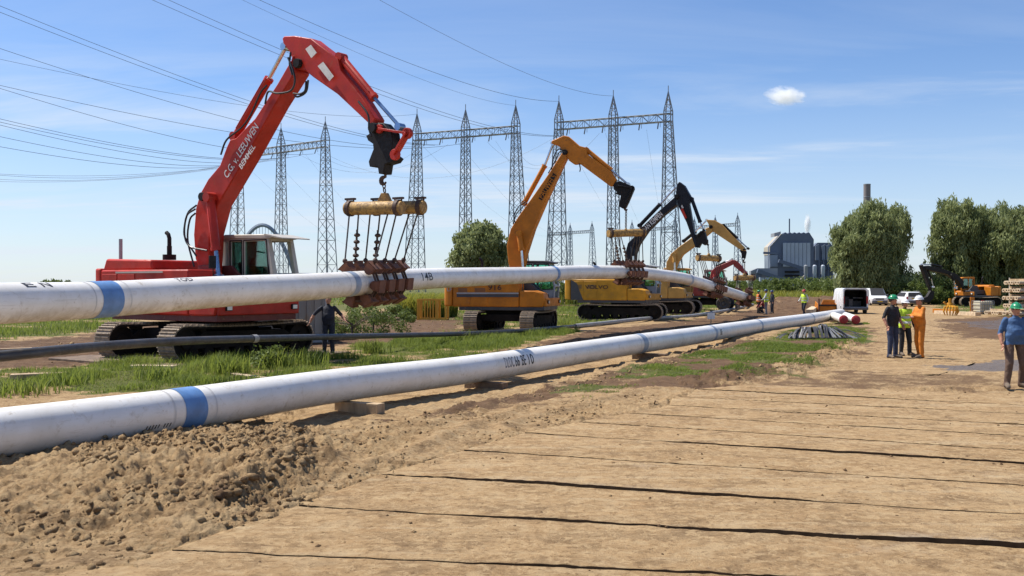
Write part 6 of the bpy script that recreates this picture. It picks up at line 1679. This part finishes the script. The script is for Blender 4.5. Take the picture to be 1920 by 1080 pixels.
def person(label, pos, face, height, slots, pose=None, vest=None, hat=None, hair=True, sleeve='long', belly=0., vox=.017, group=None, headdir=0., jacket_open=None):
    """slots: (top material, trousers material)"""
    J = dict(DEFAULT); J.update(pose or {}); J = {k: Vector(v) for k, v in J.items()}
    S = height / 1.80
    o = thing('person', label, 'person', pos, face, group)
    mb = MB(); seg_list = []
    def chain(names, rad, slot):
        pts = [J[n] if isinstance(n, str) else Vector(n) for n in names]
        P = []; Rr = []
        for i in range(len(pts) - 1):
            for t in (0, .33, .67): P.append(pts[i].lerp(pts[i + 1], t)); Rr.append(rad[i] + (rad[i + 1] - rad[i]) * t)
            seg_list.append((pts[i], pts[i + 1], (rad[i] + rad[i + 1]) / 2, slot[i] if isinstance(slot, (list, tuple)) else slot))
        P.append(pts[-1]); Rr.append(rad[-1]); mb.tube(P, Rr, 12)
        for p_, r_ in ((pts[0], rad[0]), (pts[-1], rad[-1])): mb.ell(p_, (r_, r_, r_), 10, 8)
    fore = 0 if sleeve == 'long' else 2
    up = 0
    for s in 'LR':
        chain(['hip' + s, 'knee' + s, 'ank' + s], [.105, .078, .062], 1)
        chain(['ank' + s, 'toe' + s], [.062, .042], 3); a = J['ank' + s]; tdir = (J['toe' + s] - a); mb.ell(a + Vector((-.035, 0, -.035)), (.06, .05, .05), 10, 8)
        seg_list.append((a + Vector((0, 0, -.05)), J['toe' + s], .05, 3))
        e = J['el' + s]; w_ = J['wr' + s]; m_ = J['sh' + s].lerp(e, .72)
        chain(['sh' + s, 'el' + s, 'wr' + s], [.070, .056, .038] if sleeve == 'long' else [.060, .052, .036], [0, fore])
        if sleeve != 'long': chain(['sh' + s, tuple(m_)], [.062, .060], 0)
    # trunk as stacked ovals
    spine = [(J['pelvis'] - Vector((0, 0, .06)), .132, .180, 1), (J['pelvis'], .138, .188, 1), (J['waist'], .134 + belly * .7, .184 + belly * .4, 0), (J['waist'].lerp(J['chest'], .5), .132 + belly * .6, .184 + belly * .2, 0), (J['chest'], .128, .188, 0), (J['chest'].lerp(J['neck'], .45), .105, .176, 0), (J['neck'] - Vector((0, 0, .03)), .07, .10, 0)]
    vs = []; fs = []; n = 16
    sideax = (J['shL'] - J['shR']).normalized(); hipax = (J['hipL'] - J['hipR']).normalized()
    for i, (c, rx, ry, sl) in enumerate(spine):
        t = i / (len(spine) - 1); ax = hipax.lerp(sideax, t).normalized(); fw = ax.cross(Vector((0, 0, 1))).normalized()
        for k in range(n): q = 2 * math.pi * k / n; vs.append(c + fw * rx * math.cos(q) + ax * ry * math.sin(q) + fw * (belly * .5 if sl == 0 and i in (2, 3) else 0))
        if i: seg_list.append((spine[i - 1][0], c, (ry + rx) / 2, sl))
    for i in range(len(spine) - 1):
        for k in range(n): k2 = (k + 1) % n; fs.append((i * n + k, i * n + k2, (i + 1) * n + k2, (i + 1) * n + k))
    fs += [tuple(range(n - 1, -1, -1)), tuple((len(spine) - 1) * n + k for k in range(n))]; mb.add(vs, fs)
    # neck and head
    hd = J['head']; hz = Matrix.Rotation(headdir, 3, 'Z')
    chain([tuple(J['neck'] - Vector((0, 0, .05))), tuple(hd - Vector((.01, 0, .06)))], [.058, .052], 2)
    mb.ell(hd, (.094, .076, .118), 16, 12, hz); mb.ell(hd + hz @ Vector((.045, 0, -.075)), (.048, .045, .045), 12, 8, hz)
    seg_list.append((hd, hd + Vector((0, 0, .05)), .11, 2))
    mb.add([hd + hz @ Vector(q) for q in ((.085, -.014, .03), (.085, .014, .03), (.088, .018, -.03), (.088, -.018, -.03), (.122, 0, -.022), (.06, 0, 0))], [(0, 1, 4), (1, 2, 4), (2, 3, 4), (3, 0, 4), (0, 5, 1), (1, 5, 2), (2, 5, 3), (3, 5, 0)])
    for s in (-1, 1): mb.ell(hd + hz @ Vector((-.005, s * .079, -.005)), (.020, .012, .030), 8, 6, hz)
    me = mb.mesh('body', 0)
    tmp = bpy.data.objects.new('tmp_body', me); col.objects.link(tmp)
    rm = tmp.modifiers.new('r', 'REMESH'); rm.mode = 'VOXEL'; rm.voxel_size = vox
    sm = tmp.modifiers.new('s', 'SMOOTH'); sm.factor = .5; sm.iterations = 3
    dg = bpy.context.evaluated_depsgraph_get(); me2 = bpy.data.meshes.new_from_object(tmp.evaluated_get(dg)); bpy.data.objects.remove(tmp); bpy.data.meshes.remove(me)
    V = np.empty(len(me2.vertices) * 3); me2.vertices.foreach_get('co', V); V = V.reshape(-1, 3)
    # cloth folds
    fold = (fbm(V[:, 0] * 9 + V[:, 1] * 7, V[:, 2] * 11, 300, 3) - .5) * .022
    body_z = (V[:, 2] < 1.46) & (V[:, 2] > .12)
    N_ = np.empty(len(me2.vertices) * 3); me2.vertices.foreach_get('normal', N_); N_ = N_.reshape(-1, 3)
    V = V + N_ * (fold * body_z)[:, None]
    Fs = [tuple(p_.vertices) for p_ in me2.polygons]; bpy.data.meshes.remove(me2)
    cen = np.array([V[list(f)].mean(0) for f in Fs])
    best = np.full(len(Fs), 9e9); slot = np.zeros(len(Fs), int)
    for a, b_, r_, sl in seg_list:
        a, b_ = np.array(a), np.array(b_); ab = b_ - a; t = np.clip(((cen - a) @ ab) / max(ab @ ab, 1e-9), 0, 1)
        dd = np.linalg.norm(cen - a - t[:, None] * ab, axis=1) - r_
        u = dd < best; best[u] = dd[u]; slot[u] = sl
    hem = J['pelvis'].z - .06
    mid_ = np.array(J['pelvis']); near_ = (np.linalg.norm((cen - mid_)[:, :2], axis=1) < .24) & ((slot == 0) | (slot == 1)) & (cen[:, 2] > hem - .12) & (cen[:, 2] < J['waist'].z + .08)
    slot[near_] = np.where(cen[near_, 2] > hem, 0, 1)
    fb = MB(); fb.v = [tuple(v) for v in V]; fb.f = Fs; fb.m = [int(q) for q in slot]
    # hands: palm, four fingers, thumb
    for s in 'LR':
        w_ = J['wr' + s]; d = (w_ - J['el' + s]).normalized(); k = 1 if s == 'L' else -1
        nrm = d.cross(Vector((1, 0, 0)) if abs(d.x) < .8 else Vector((0, 0, 1))).normalized(); across = d.cross(nrm).normalized()
        if across.x < 0: across = -across
        M_ = Matrix((d, across, nrm)).transposed()
        fb.ell(w_ + d * .05, (.058, .040, .018), 10, 8, M_, mi=2)
        for i, ln in enumerate((.070, .080, .074, .058)):
            p0 = w_ + d * .085 + across * (.030 - .020 * i); cv = nrm * (.018 * -k)
            fb.tube([p0, p0 + d * ln * .45 + cv * .4, p0 + d * ln * .8 + cv * 1.3, p0 + d * ln * .95 + cv * 2], [.0098, .0092, .0085, .007], 6, mi=2)
        p0 = w_ + d * .03 + across * .03; fb.tube([p0, p0 + d * .03 + across * .025, p0 + d * .062 + across * .03], [.0125, .011, .009], 6, mi=2)
    bo = fb.build('body', [slots[0], slots[1], M_SKIN, M_BOOT], o, smooth=0)
    bo.data.polygons.foreach_set('use_smooth', [True] * len(bo.data.polygons))
    # eyes and mouth
    ey = MB()
    for s in (-1, 1): ey.ell(hd + hz @ Vector((.084, s * .031, .014)), (.010, .014, .008), 8, 6, hz)
    ey.build('eye', M_HAIR, o); mo = MB(); mo.ell(hd + hz @ Vector((.090, 0, -.066)), (.008, .024, .006), 8, 6, hz); mo.build('mouth', pm('lips', (.30, .10, .08), .5, dirt=0, bump=0) if 'lips' not in bpy.data.materials else bpy.data.materials['lips'], o)
    if hair:
        hb = MB(); hb.ell(hd + hz @ Vector((-.016, 0, .006)), (.098, .084, .116), 16, 8, hz @ Matrix.Rotation(R(-28), 3, 'Y'), z0=-.15); hb.build('hair', M_HAIR, o)
    if hat:
        hb = MB(); hb.ell(hd + hz @ Vector((0, 0, .045)), (.130, .112, .112), 20, 8, hz, z0=0.0)
        hb.add([hd + hz @ Vector(((.134 + (.055 if math.cos(t) > .3 else .012)) * math.cos(t), .122 * math.sin(t), .043 - .012 * math.cos(t))) for t in [k * math.pi / 10 for k in range(20)]] + [hd + hz @ Vector((.118 * math.cos(t), .10 * math.sin(t), .056)) for t in [k * math.pi / 10 for k in range(20)]],
               [(k, (k + 1) % 20, 20 + (k + 1) % 20, 20 + k) for k in range(20)])
        hb.tube([hd + hz @ Vector((-.125, 0, .06)), hd + hz @ Vector((-.07, 0, .145)), hd + hz @ Vector((0, 0, .160)), hd + hz @ Vector((.07, 0, .145)), hd + hz @ Vector((.125, 0, .06))], .013, 6)
        hb.build('hard_hat', hat, o)
    if vest:
        c_ = cen; tr = (slot == 0) & (c_[:, 2] > J['waist'].z - .22 * 1) & (c_[:, 2] < J['neck'].z - .03)
        # trunk faces only, not the sleeves
        ax = np.array(sideax); lat = np.abs((c_ - np.array(J['chest'])) @ ax); tr &= lat < .215
        hip = (slot == 1) & (c_[:, 2] > J['pelvis'].z - .08); sel = tr | hip
        Nn = N_; vb = MB(); remap = {}
        for fi in np.nonzero(sel)[0]:
            f_ = Fs[fi]
            for vi in f_:
                if vi not in remap: remap[vi] = len(vb.v); vb.v.append(tuple(V[vi] + Nn[vi] * .016))
            vb.f.append(tuple(remap[vi] for vi in f_)); zc_ = cen[fi][2]; vb.m.append(1 if (abs(zc_ - 1.06) < .03 or abs(zc_ - 1.22) < .03) else 0)
        vb.build('safety_vest', [vest, M_REFL], o, smooth=0).data.polygons.foreach_set('use_smooth', [True] * len(vb.f))
    o.scale = (S, S, S)
    return o
def stand(px, py): return gh(px, py)
# man under the lifted pipe, reaching to the track
person('man in a dark navy overall under the lifted pipe, one hand on the track', stand(616, 666), R(-88), 1.82, (M_DARKN, M_DARKN), dict(elR=(.06, -.42, 1.22), wrR=(.14, -.52, 1.00), elL=(-.14, .36, 1.20), wrL=(.02, .50, 1.04), shR=(0, -.20, 1.42)), hat=None, hair=True, sleeve='short', belly=.03)
o = EX1  # operator in the red machine's cab
# group of three on the road
person('man in a black jacket and blue jeans with a green helmet, talking', stand(1673, 672), R(-62), 1.84, (M_BLACKC, M_NAVY), dict(elR=(-.04, -.30, 1.16), wrR=(.08, -.31, .93), elL=(.0, .27, 1.16), wrL=(.14, .24, .95), kneeR=(.04, -.12, .5), ankR=(.03, -.15, .09), toeR=(.21, -.2, .045)), hat=M_HGREEN, hair=True, sleeve='short', belly=.03, headdir=R(30))
person('man in a lime vest and white helmet between his two colleagues', stand(1696, 667), R(-80), 1.70, (M_BLACKC, M_BLACKC), dict(elR=(.10, -.24, 1.16), wrR=(.24, -.06, 1.02), elL=(-.02, .28, 1.16), wrL=(.05, .30, .92), kneeL=(.06, .13, .5), ankL=(.0, .17, .09), toeL=(.17, .24, .045)), vest=M_HIVIS, hat=M_HWHITE)
person('man in an orange overall and white helmet with folded arms', stand(1725, 672), R(188), 1.80, (M_ORC, M_ORC), dict(elL=(.10, .27, 1.20), wrL=(.27, -.02, 1.24), elR=(.10, -.27, 1.18), wrR=(.28, .06, 1.20), ankL=(.02, .12, .09), ankR=(-.06, -.12, .09), toeL=(.21, .16, .045), toeR=(.13, -.18, .045)), hat=M_HWHITE, belly=.07)
person('man in a blue shirt and brown trousers with a green helmet, looking down', stand(1902, 729), R(-92), 1.78, (M_BLUEC, M_BROWNC), dict(hipL=(0, .11, .93), hipR=(0, -.11, .93), ankR=(.10, -.20, .09), toeR=(.29, -.25, .045), kneeR=(.12, -.16, .50), ankL=(-.10, .18, .09), toeL=(.08, .24, .045), kneeL=(.04, .16, .5), elR=(-.06, -.265, 1.15), wrR=(.05, -.275, .92), elL=(-.02, .275, 1.15), wrL=(.12, .27, .92), head=(.075, 0, 1.625), neck=(.03, 0, 1.50), shL=(.0, .185, 1.42), shR=(.0, -.185, 1.42)), hat=M_HGREEN, sleeve='short', belly=.045, vox=.014)
GC = 'crew by the trench'
person('man in an orange vest and green helmet nearest the dipping pipe end', stand(1422, 588), R(10), 1.75, (M_BLACKC, M_BLACKC), dict(elR=(.12, -.24, 1.18), wrR=(.32, -.14, 1.05), elL=(.12, .24, 1.18), wrL=(.34, .12, 1.05)), vest=M_HIOR, hat=M_HGREEN, vox=.022, group=GC)
person('man in a lime vest and grey trousers beside the trench crew', stand(1437, 590), R(160), 1.80, (M_WHITEC, M_GREYC), dict(elL=(.1, .25, 1.18), wrL=(.28, .18, 1.04)), vest=M_HIVIS, hat=M_HBLUE, vox=.022, group=GC)
person('man in dark clothes at the back of the trench crew', stand(1448, 588), R(190), 1.74, (M_DARKN, M_DARKN), dict(), hat=M_HBLUE, vox=.022, group=GC)
person('worker in a red jacket crouching at the trench in the middle of the crew', stand(1430, 588), R(200), 1.7, (M_RED2, M_DARKN), dict(pelvis=(-.1, 0, .50), waist=(-.06, 0, .66), chest=(.06, 0, .86), neck=(.14, 0, 1.02), head=(.20, 0, 1.15), shL=(.10, .18, .96), shR=(.10, -.18, .96), elL=(.28, .22, .75), wrL=(.42, .15, .55), elR=(.28, -.22, .75), wrR=(.42, -.15, .55), hipL=(-.1, .10, .46), hipR=(-.1, -.10, .46), kneeL=(.26, .16, .52), kneeR=(.26, -.16, .40), ankL=(.05, .14, .09), ankR=(-.05, -.14, .09), toeL=(.24, .16, .045), toeR=(.14, -.16, .045)), hat=None, vox=.022, group=GC)
person('man in a lime vest and red helmet walking behind the lying pipe', stand(1508, 592.5), R(-150), 1.80, (M_WHITEC, M_DARKN), dict(elL=(-.10, .25, 1.17), wrL=(-.05, .22, .95), elR=(.06, -.28, 1.18), wrR=(.22, -.30, 1.0), ankL=(.14, .1, .09), toeL=(.33, .12, .045), kneeL=(.16, .11, .5), ankR=(-.2, -.1, .12), toeR=(-.04, -.12, .045)), vest=M_HIVIS, hat=M_HRED, vox=.022)
# driver of the red machine
seat = _world(EX1) @ Vector((.75, 1.0, 1.45))
person('excavator driver in an orange jacket sitting in the red excavator cab', seat, R(-25), 1.75, (M_ORC, M_DARKN), dict(pelvis=(-.12, 0, .66), waist=(-.10, 0, .80), chest=(-.06, 0, 1.02), neck=(-.02, 0, 1.20), head=(.04, 0, 1.34), shL=(-.05, .18, 1.13), shR=(-.05, -.18, 1.13), elL=(.1, .26, .9), wrL=(.34, .24, .92), elR=(.1, -.26, .9), wrR=(.34, -.24, .92), hipL=(-.1, .1, .62), hipR=(-.1, -.1, .62), kneeL=(.36, .14, .56), kneeR=(.36, -.14, .56), ankL=(.50, .14, .14), ankR=(.50, -.14, .14), toeL=(.68, .16, .1), toeR=(.68, -.16, .1)), hair=True)

# ================================================================== SITE CLUTTER
# corrugated white container behind the man
M_CORR = pm('dull_white_sheet', (.235, .22, .20), .7, var=.2, scale=1.2, dirt=.5, bump=0, streak=True)
a, b_ = at(430, 640, 34.5), at(611, 640, 36.2); a.z = b_.z = 0; base = (a + b_) / 2; base.z = h1(base.x, base.y)
ctn = thing('container', 'dull white corrugated container behind the red excavator', 'container', base, math.atan2((b_ - a).y, (b_ - a).x))
L = (b_ - a).length; hgt = at(600, 538, 35.8).z - base.z
mb = MB(); n = int(L / .14)
for i in range(n):
    x = -L / 2 + L * (i + .5) / n; dp = .0 if i % 2 else .035
    mb.box((x, -.02 + dp, hgt / 2), (L / n, .04, hgt - .2))
mb.build('corrugated_wall', M_CORR, ctn, smooth=0)
mb = MB(); mb.bb(-L / 2, L / 2, .06, 2.4, .05, hgt - .02); mb.build('box', M_CORR, ctn)
for z in (.06, hgt - .06): mb = MB(); mb.bb(-L / 2 - .03, L / 2 + .03, -.06, .06, z - .06, z + .06); mb.build('rail', M_CABGREY, ctn, bevel=.01)
for x in (-L / 2, L / 2): mb = MB(); mb.bb(x - .06, x + .06, -.065, .065, 0, hgt); mb.build('corner_post', M_CABGREY, ctn)
# yellow steel rack
p = gh(812, 600); rk = thing('steel_rack', 'yellow tubular steel rack standing on the bare ground by the yellow flowers', 'rack', p, R(-8))
sc_ = p.y / F; w_ = 53 * sc_; h_ = 38 * sc_
mb = MB()
for y in (-.35, .35):
    for x in (-w_ / 2, w_ * .2, w_ / 2): mb.beam((x, y, 0), (x, y, h_), .11)
    for z in (.08, h_): mb.beam((-w_ / 2, y, z), (w_ / 2, y, z), .10)
    for i in range(7): x = -w_ / 2 + w_ * .1 * (i + .5); mb.beam((x, y, .1), (x, y, h_), .06)
for x in (-w_ / 2, w_ / 2): mb.beam((x, -.35, h_), (x, .35, h_), .07); mb.beam((x, -.35, .05), (x, .35, .05), .07)
mb.build('frame', pm('bright_yellow_paint', (.62, .30, .02), .5, dirt=.3), rk)
# loose timbers: (pixel a, pixel b, width, height, material, label)
def plank(pa, pb, wd, ht, mt, label, group=None, lift=0.):
    a, b_ = gh(*pa), gh(*pb); c = (a + b_) / 2; d = b_ - a
    o = bpy.data.objects.new('timber_plank', None); bpy.data.objects.remove(o)
    mb = MB(); mb.box((0, 0, ht / 2), (d.length, wd, ht)); o = mb.build('timber_plank', mt, bevel=.008); o.location = c + Vector((0, 0, lift)); o.rotation_euler = (0, -math.asin(max(-1, min(1, d.z / d.length))), math.atan2(d.y, d.x)); tag(o, label, 'plank', group)
plank((425, 703), (495, 711), .16, .05, M_TIMBER_L, 'pale plank lying in the grass behind the near pipe')
plank((250, 690), (328, 692), .22, .08, M_TIMBER_L, 'short weathered board in the grass before the red tracks')
plank((20, 712), (128, 707), .30, .12, M_TIMBER, 'thick board at the foot of the timber stack')
plank((-30, 673), (75, 668), .22, .10, M_TIMBER_L, 'pale board lying behind the black plastic pipe')
plank((-40, 660), (60, 657), .22, .10, M_TIMBER, 'brown board beyond the black plastic pipe')
plank((700, 604), (785, 598), .35, .14, M_TIMBER_D, 'long dark board before the yellow rack')
plank((612, 640), (664, 636), .4, .22, M_RUST_D, 'rusty steel block on the ground by the man under the pipe')
plank((730, 592), (800, 589), .5, .45, M_TIMBER_D, 'stack of dark boards behind the yellow rack')
plank((1045, 577), (1082, 576.5), .5, .22, M_RUST, 'rust coloured beam right of the orange excavator')
plank((1756, 588.5), (1834, 592.5), .40, .25, M_TIMBER_L, 'long pale timber beam lying before the pallet tank', 'timber beams by the yard')
plank((1752, 586), (1795, 588), .35, .3, M_ORANGE, 'orange steel beam lying left of the yellow claw')
plank((1820, 589), (1880, 588), .40, .22, M_TIMBER, 'brown timber beam between the tank and the pipe rack', 'timber beams by the yard')
plank((1518, 572), (1546, 569), .5, .4, M_TIMBER_L, 'pale wooden board on the bank behind the lime vest man')
# timber stack holding up the black pipe at the left and the prop near the track
def stack(label, px, d, ztop, n, ln, wd, rot, mt):
    c = at(px, 680, d); z0 = h1(c.x, c.y); o = thing('timber_stack', label, 'timber stack', (c.x, c.y, z0), rot); k = max(1, int((ztop - z0) / .16)); hh = (ztop - z0) / k
    for i in range(k):
        for j in range(n):
            mb = MB()
            if i % 2 == 0: mb.box((0, (j - (n - 1) / 2) * (wd / n) * 1.05, hh * (i + .5)), (ln, .20, hh - .005))
            else: mb.box(((j - (n - 1) / 2) * (ln / n) * 1.05, 0, hh * (i + .5)), (.20, wd * 1.1, hh - .005))
            mb.build('beam', mt, o, bevel=.01)
# crane mats under the red machine
p1 = c1; base = Vector((c1.x, c1.y, c1.z - .12)); o = thing('timber_mat', 'muddy timber mats under the tracks of the red excavator', 'timber mat', base, R(55))
for j in range(14):
    mb = MB(); mb.box((-3.2 + j * .48, random.uniform(-.15, .15), .05), (.44, 5.4, .14)); mb.build('beam', M_TIMBER_D, o, bevel=.012)
# heap of dark rubber strips
p = gh(1531, 634); hp_ = thing('strap_heap', 'heap of black rubber strips and rods in the grass near the road', 'strap heap', p)
M_RUB = pm('grey_black_rubber', (.055, .055, .062), .6, var=.4, scale=3, dirt=.35, bump=.3)
M_RUBL = pm('pale_grey_rod', (.34, .34, .36), .5, var=.2, dirt=.3)
sk = p.y / F
def hh_(x): return .30 + .62 * max(0, 1 - abs(x - .35) / 1.5) + .35 * max(0, 1 - abs(x + .85) / .7)
for i in range(30):
    x = -1.55 + 3.1 * i / 29 + random.uniform(-.08, .08); z = hh_(x) * random.uniform(.75, 1.0); yb = random.uniform(-.2, .5)
    mb = MB(); sp = .34 + .35 * random.random(); sl = (x + .1) * .45 + random.uniform(-.45, .45); wdt = random.uniform(.07, .20)
    pts = []
    for t in range(9): 
        u = t / 8; pts.append((x + sl * abs(u - .25) * 1.9 * (1 if u > .25 else -.4), yb + .5 - 1.35 * u - .1, max(.02, z * math.sin(math.pi * (.12 + .86 * u)) ** .8)))
    for a, b_ in zip(pts, pts[1:]): mb.beam(a, b_, wdt, .018)
    mb.build('strip', M_RUB, hp_)
for i in range(15):
    x = -1.5 + 3.0 * i / 14 + random.uniform(-.07, .07); z = hh_(x) * .92
    mb = MB(); mb.beam((x + (x + .1) * .45 + random.uniform(-.15, .15), -.80 - .15 * random.random(), .03), (x * .9 + random.uniform(-.1, .1), -.12, z), .055, .06); mb.build('rod', M_RUBL, hp_)
for x0, x1, y in ((-1.9, -.5, -.85), (-.6, .7, -.95), (.5, 1.5, -.9), (1.0, 1.9, -.7)):
    mb = MB(); mb.beam((x0, y, .05), (x1, y - .05, .07), .12, .05); mb.build('strip', M_RUB, hp_)
hp_.scale = (.64, .64, .66)
# yellow bucket box between the trench and the van
p = gh(1560, 588); p.y += 1.0; bx = thing('yellow_bucket', 'yellow steel digging bucket standing behind the lying pipe end', 'bucket', p, R(4)); s_y = p.y / F
W_, H_ = 34 * s_y, 25 * s_y
mb = MB(); mb.prism([(-W_ / 2, 0), (W_ / 2, 0), (W_ / 2, H_ * .62), (-W_ / 2, H_ * .62)], (0, 0, 0), U3, V3_, W3, -.05, .05)
mb.prism([(-W_ * .3, H_ * .60), (W_ / 2, H_ * .60), (W_ / 2, H_), (-W_ * .16, H_)], (0, .35, 0), U3, V3_, W3, -.04, .04)
for x in (-W_ / 2, W_ / 2): mb.prism([(-.05, 0), (.9, .1), (.7, H_ * .9), (-.05, H_ * .62)], (x, 0, 0), W3, V3_, U3, -.03, .03)
mb.prism([(-.05, 0), (.9, .1), (.9, .16), (-.05, .06)], (0, 0, 0), W3, V3_, U3, -W_ / 2, W_ / 2); mb.build('shell', M_ORANGE, bx, bevel=.02)
for i in range(4): mb = MB(); mb.box((-W_ / 2 + W_ * (i + .5) / 4, -.14, .06), (.12, .22, .07), None, 0, .8); mb.build('tooth', M_RUST_D, bx)
mb = MB(); mb.box((-W_ / 2 - .02, -.03, H_ * .55), (.10, .12, H_ * 1.1)); mb.build('upright', M_RUST, bx)
mb = MB(); mb.beam((-W_ / 2, -.1, H_ * .60), (W_ / 2, -.1, H_ * .60), .12); mb.build('lip', M_BLACK, bx)
# pallet tank with its cage
p = gh(1843, 589); tk = thing('pallet_tank', 'pale plastic pallet tank in a wire cage by the timber beams', 'tank', p, R(6)); s_y = p.y / F; W_, H_ = 27 * s_y, 25 * s_y
M_TANK = pm('milky_plastic', (.52, .47, .33), .4, var=.1, dirt=.3, bump=0)
mb = MB(); mb.bb(-W_ / 2 + .05, W_ / 2 - .05, -.5, .5, .16, H_ - .03); mb.build('tank', M_TANK, tk, bevel=.06)
mb = MB()
for i in range(7): x = -W_ / 2 + W_ * i / 6; mb.beam((x, -.54, .1), (x, -.54, H_), .03); mb.beam((x, .54, .1), (x, .54, H_), .03)
for z in (.2, H_ * .45, H_ * .72, H_): mb.beam((-W_ / 2, -.54, z), (W_ / 2, -.54, z), .03); mb.beam((-W_ / 2, -.54, z), (-W_ / 2, .54, z), .03); mb.beam((W_ / 2, -.54, z), (W_ / 2, .54, z), .03)
mb.build('cage', M_GALV, tk)
mb = MB()
for x in (-W_ * .4, 0, W_ * .4): mb.bb(x - .08, x + .08, -.55, .55, 0, .12)
mb.bb(-W_ / 2, W_ / 2, -.56, .56, .121, .16); mb.build('pallet', M_TIMBER, tk)
mb = MB(); mb.lathe([(0, 0), (.12, 0), (.12, .06), (0, .06)], (0, 0, H_ - .03), (0, 0, 1), 14); mb.build('lid', M_RED, tk)
p = gh(1823, 588); o = thing('orange_board', 'orange board standing left of the pallet tank', 'board', p, R(10)); mb = MB(); mb.box((0, 0, .62), (.34, .06, 1.24)); mb.build('panel', M_ORANGE, o, bevel=.01); mb = MB(); mb.beam((0, .04, 0), (0, .35, .9), .05); mb.build('prop', M_TIMBER, o)
# yellow claw attachment
p = gh(1781, 592); o = thing('yellow_claw', 'small yellow grab with curved tines on the beam near the tank', 'grab', p); s_y = p.y / F
mb = MB(); mb.lathe([(0, .9), (.18, .9), (.24, .75), (.24, .6), (0, .6)], (0, 0, 0), (0, 0, 1), 14); mb.beam((0, 0, .85), (0, 0, 1.2), .14); mb.beam((-.25, 0, .75), (-.42, 0, .95), .1); mb.build('head', M_YELLOW, o)
for i in range(7):
    a = -1.2 + 2.4 * i / 6; mb = MB(); c_, s__ = math.sin(a), -math.cos(a); mb.tube([(c_ * .2, s__ * .2, .68), (c_ * .48, s__ * .48, .58), (c_ * .55, s__ * .55, .3), (c_ * .42, s__ * .42, .04)], [.07, .07, .06, .03], 7); mb.build('tine', M_YELLOW, o)
# racks of short pipes or poles on the right
def pole_rack(label, px, py, d, rows, n, ln):
    c = at(px, py, d); z0 = h1(c.x, c.y); o = thing('pole_stack', label, 'pole stack', (c.x, c.y, z0), R(12), 'stacks of poles at the yard'); r = .13
    z = .1
    for i in range(rows):
        for j in range(n):
            mb = MB(); mb.lathe([(.07, .04), (.07, 0), (r, 0), (r, ln), (.07, ln)], (-ln / 2 + random.uniform(-.15, .15), (j - n / 2) * .28, z + r), (1, 0, 0), 12); mb.build('pole', M_TIMBER_L, o)
        z += 2 * r + .01
        for x in (-ln * .3, ln * .2):
            mb = MB(); mb.bb(x - .06, x + .06, -n * .15, n * .13, z, z + .12); mb.build('bearer', M_TIMBER, o)
            for s in (-1, 1): mb = MB(); mb.beam((x, s * n * .15 - .05, z - .26), (x, s * n * .15 - .05, z + .2), .06); mb.build('stake', M_CABWHITE, o)
        z += .24
pole_rack('tall stack of pale poles with bearers behind the blue shirted man', 1936, 575, 66, 5, 6, 3.6)
pole_rack('low stack of pale poles before the tall stack', 1893, 590, 68, 1, 5, 3.2)
# soil heap edges along the far yard
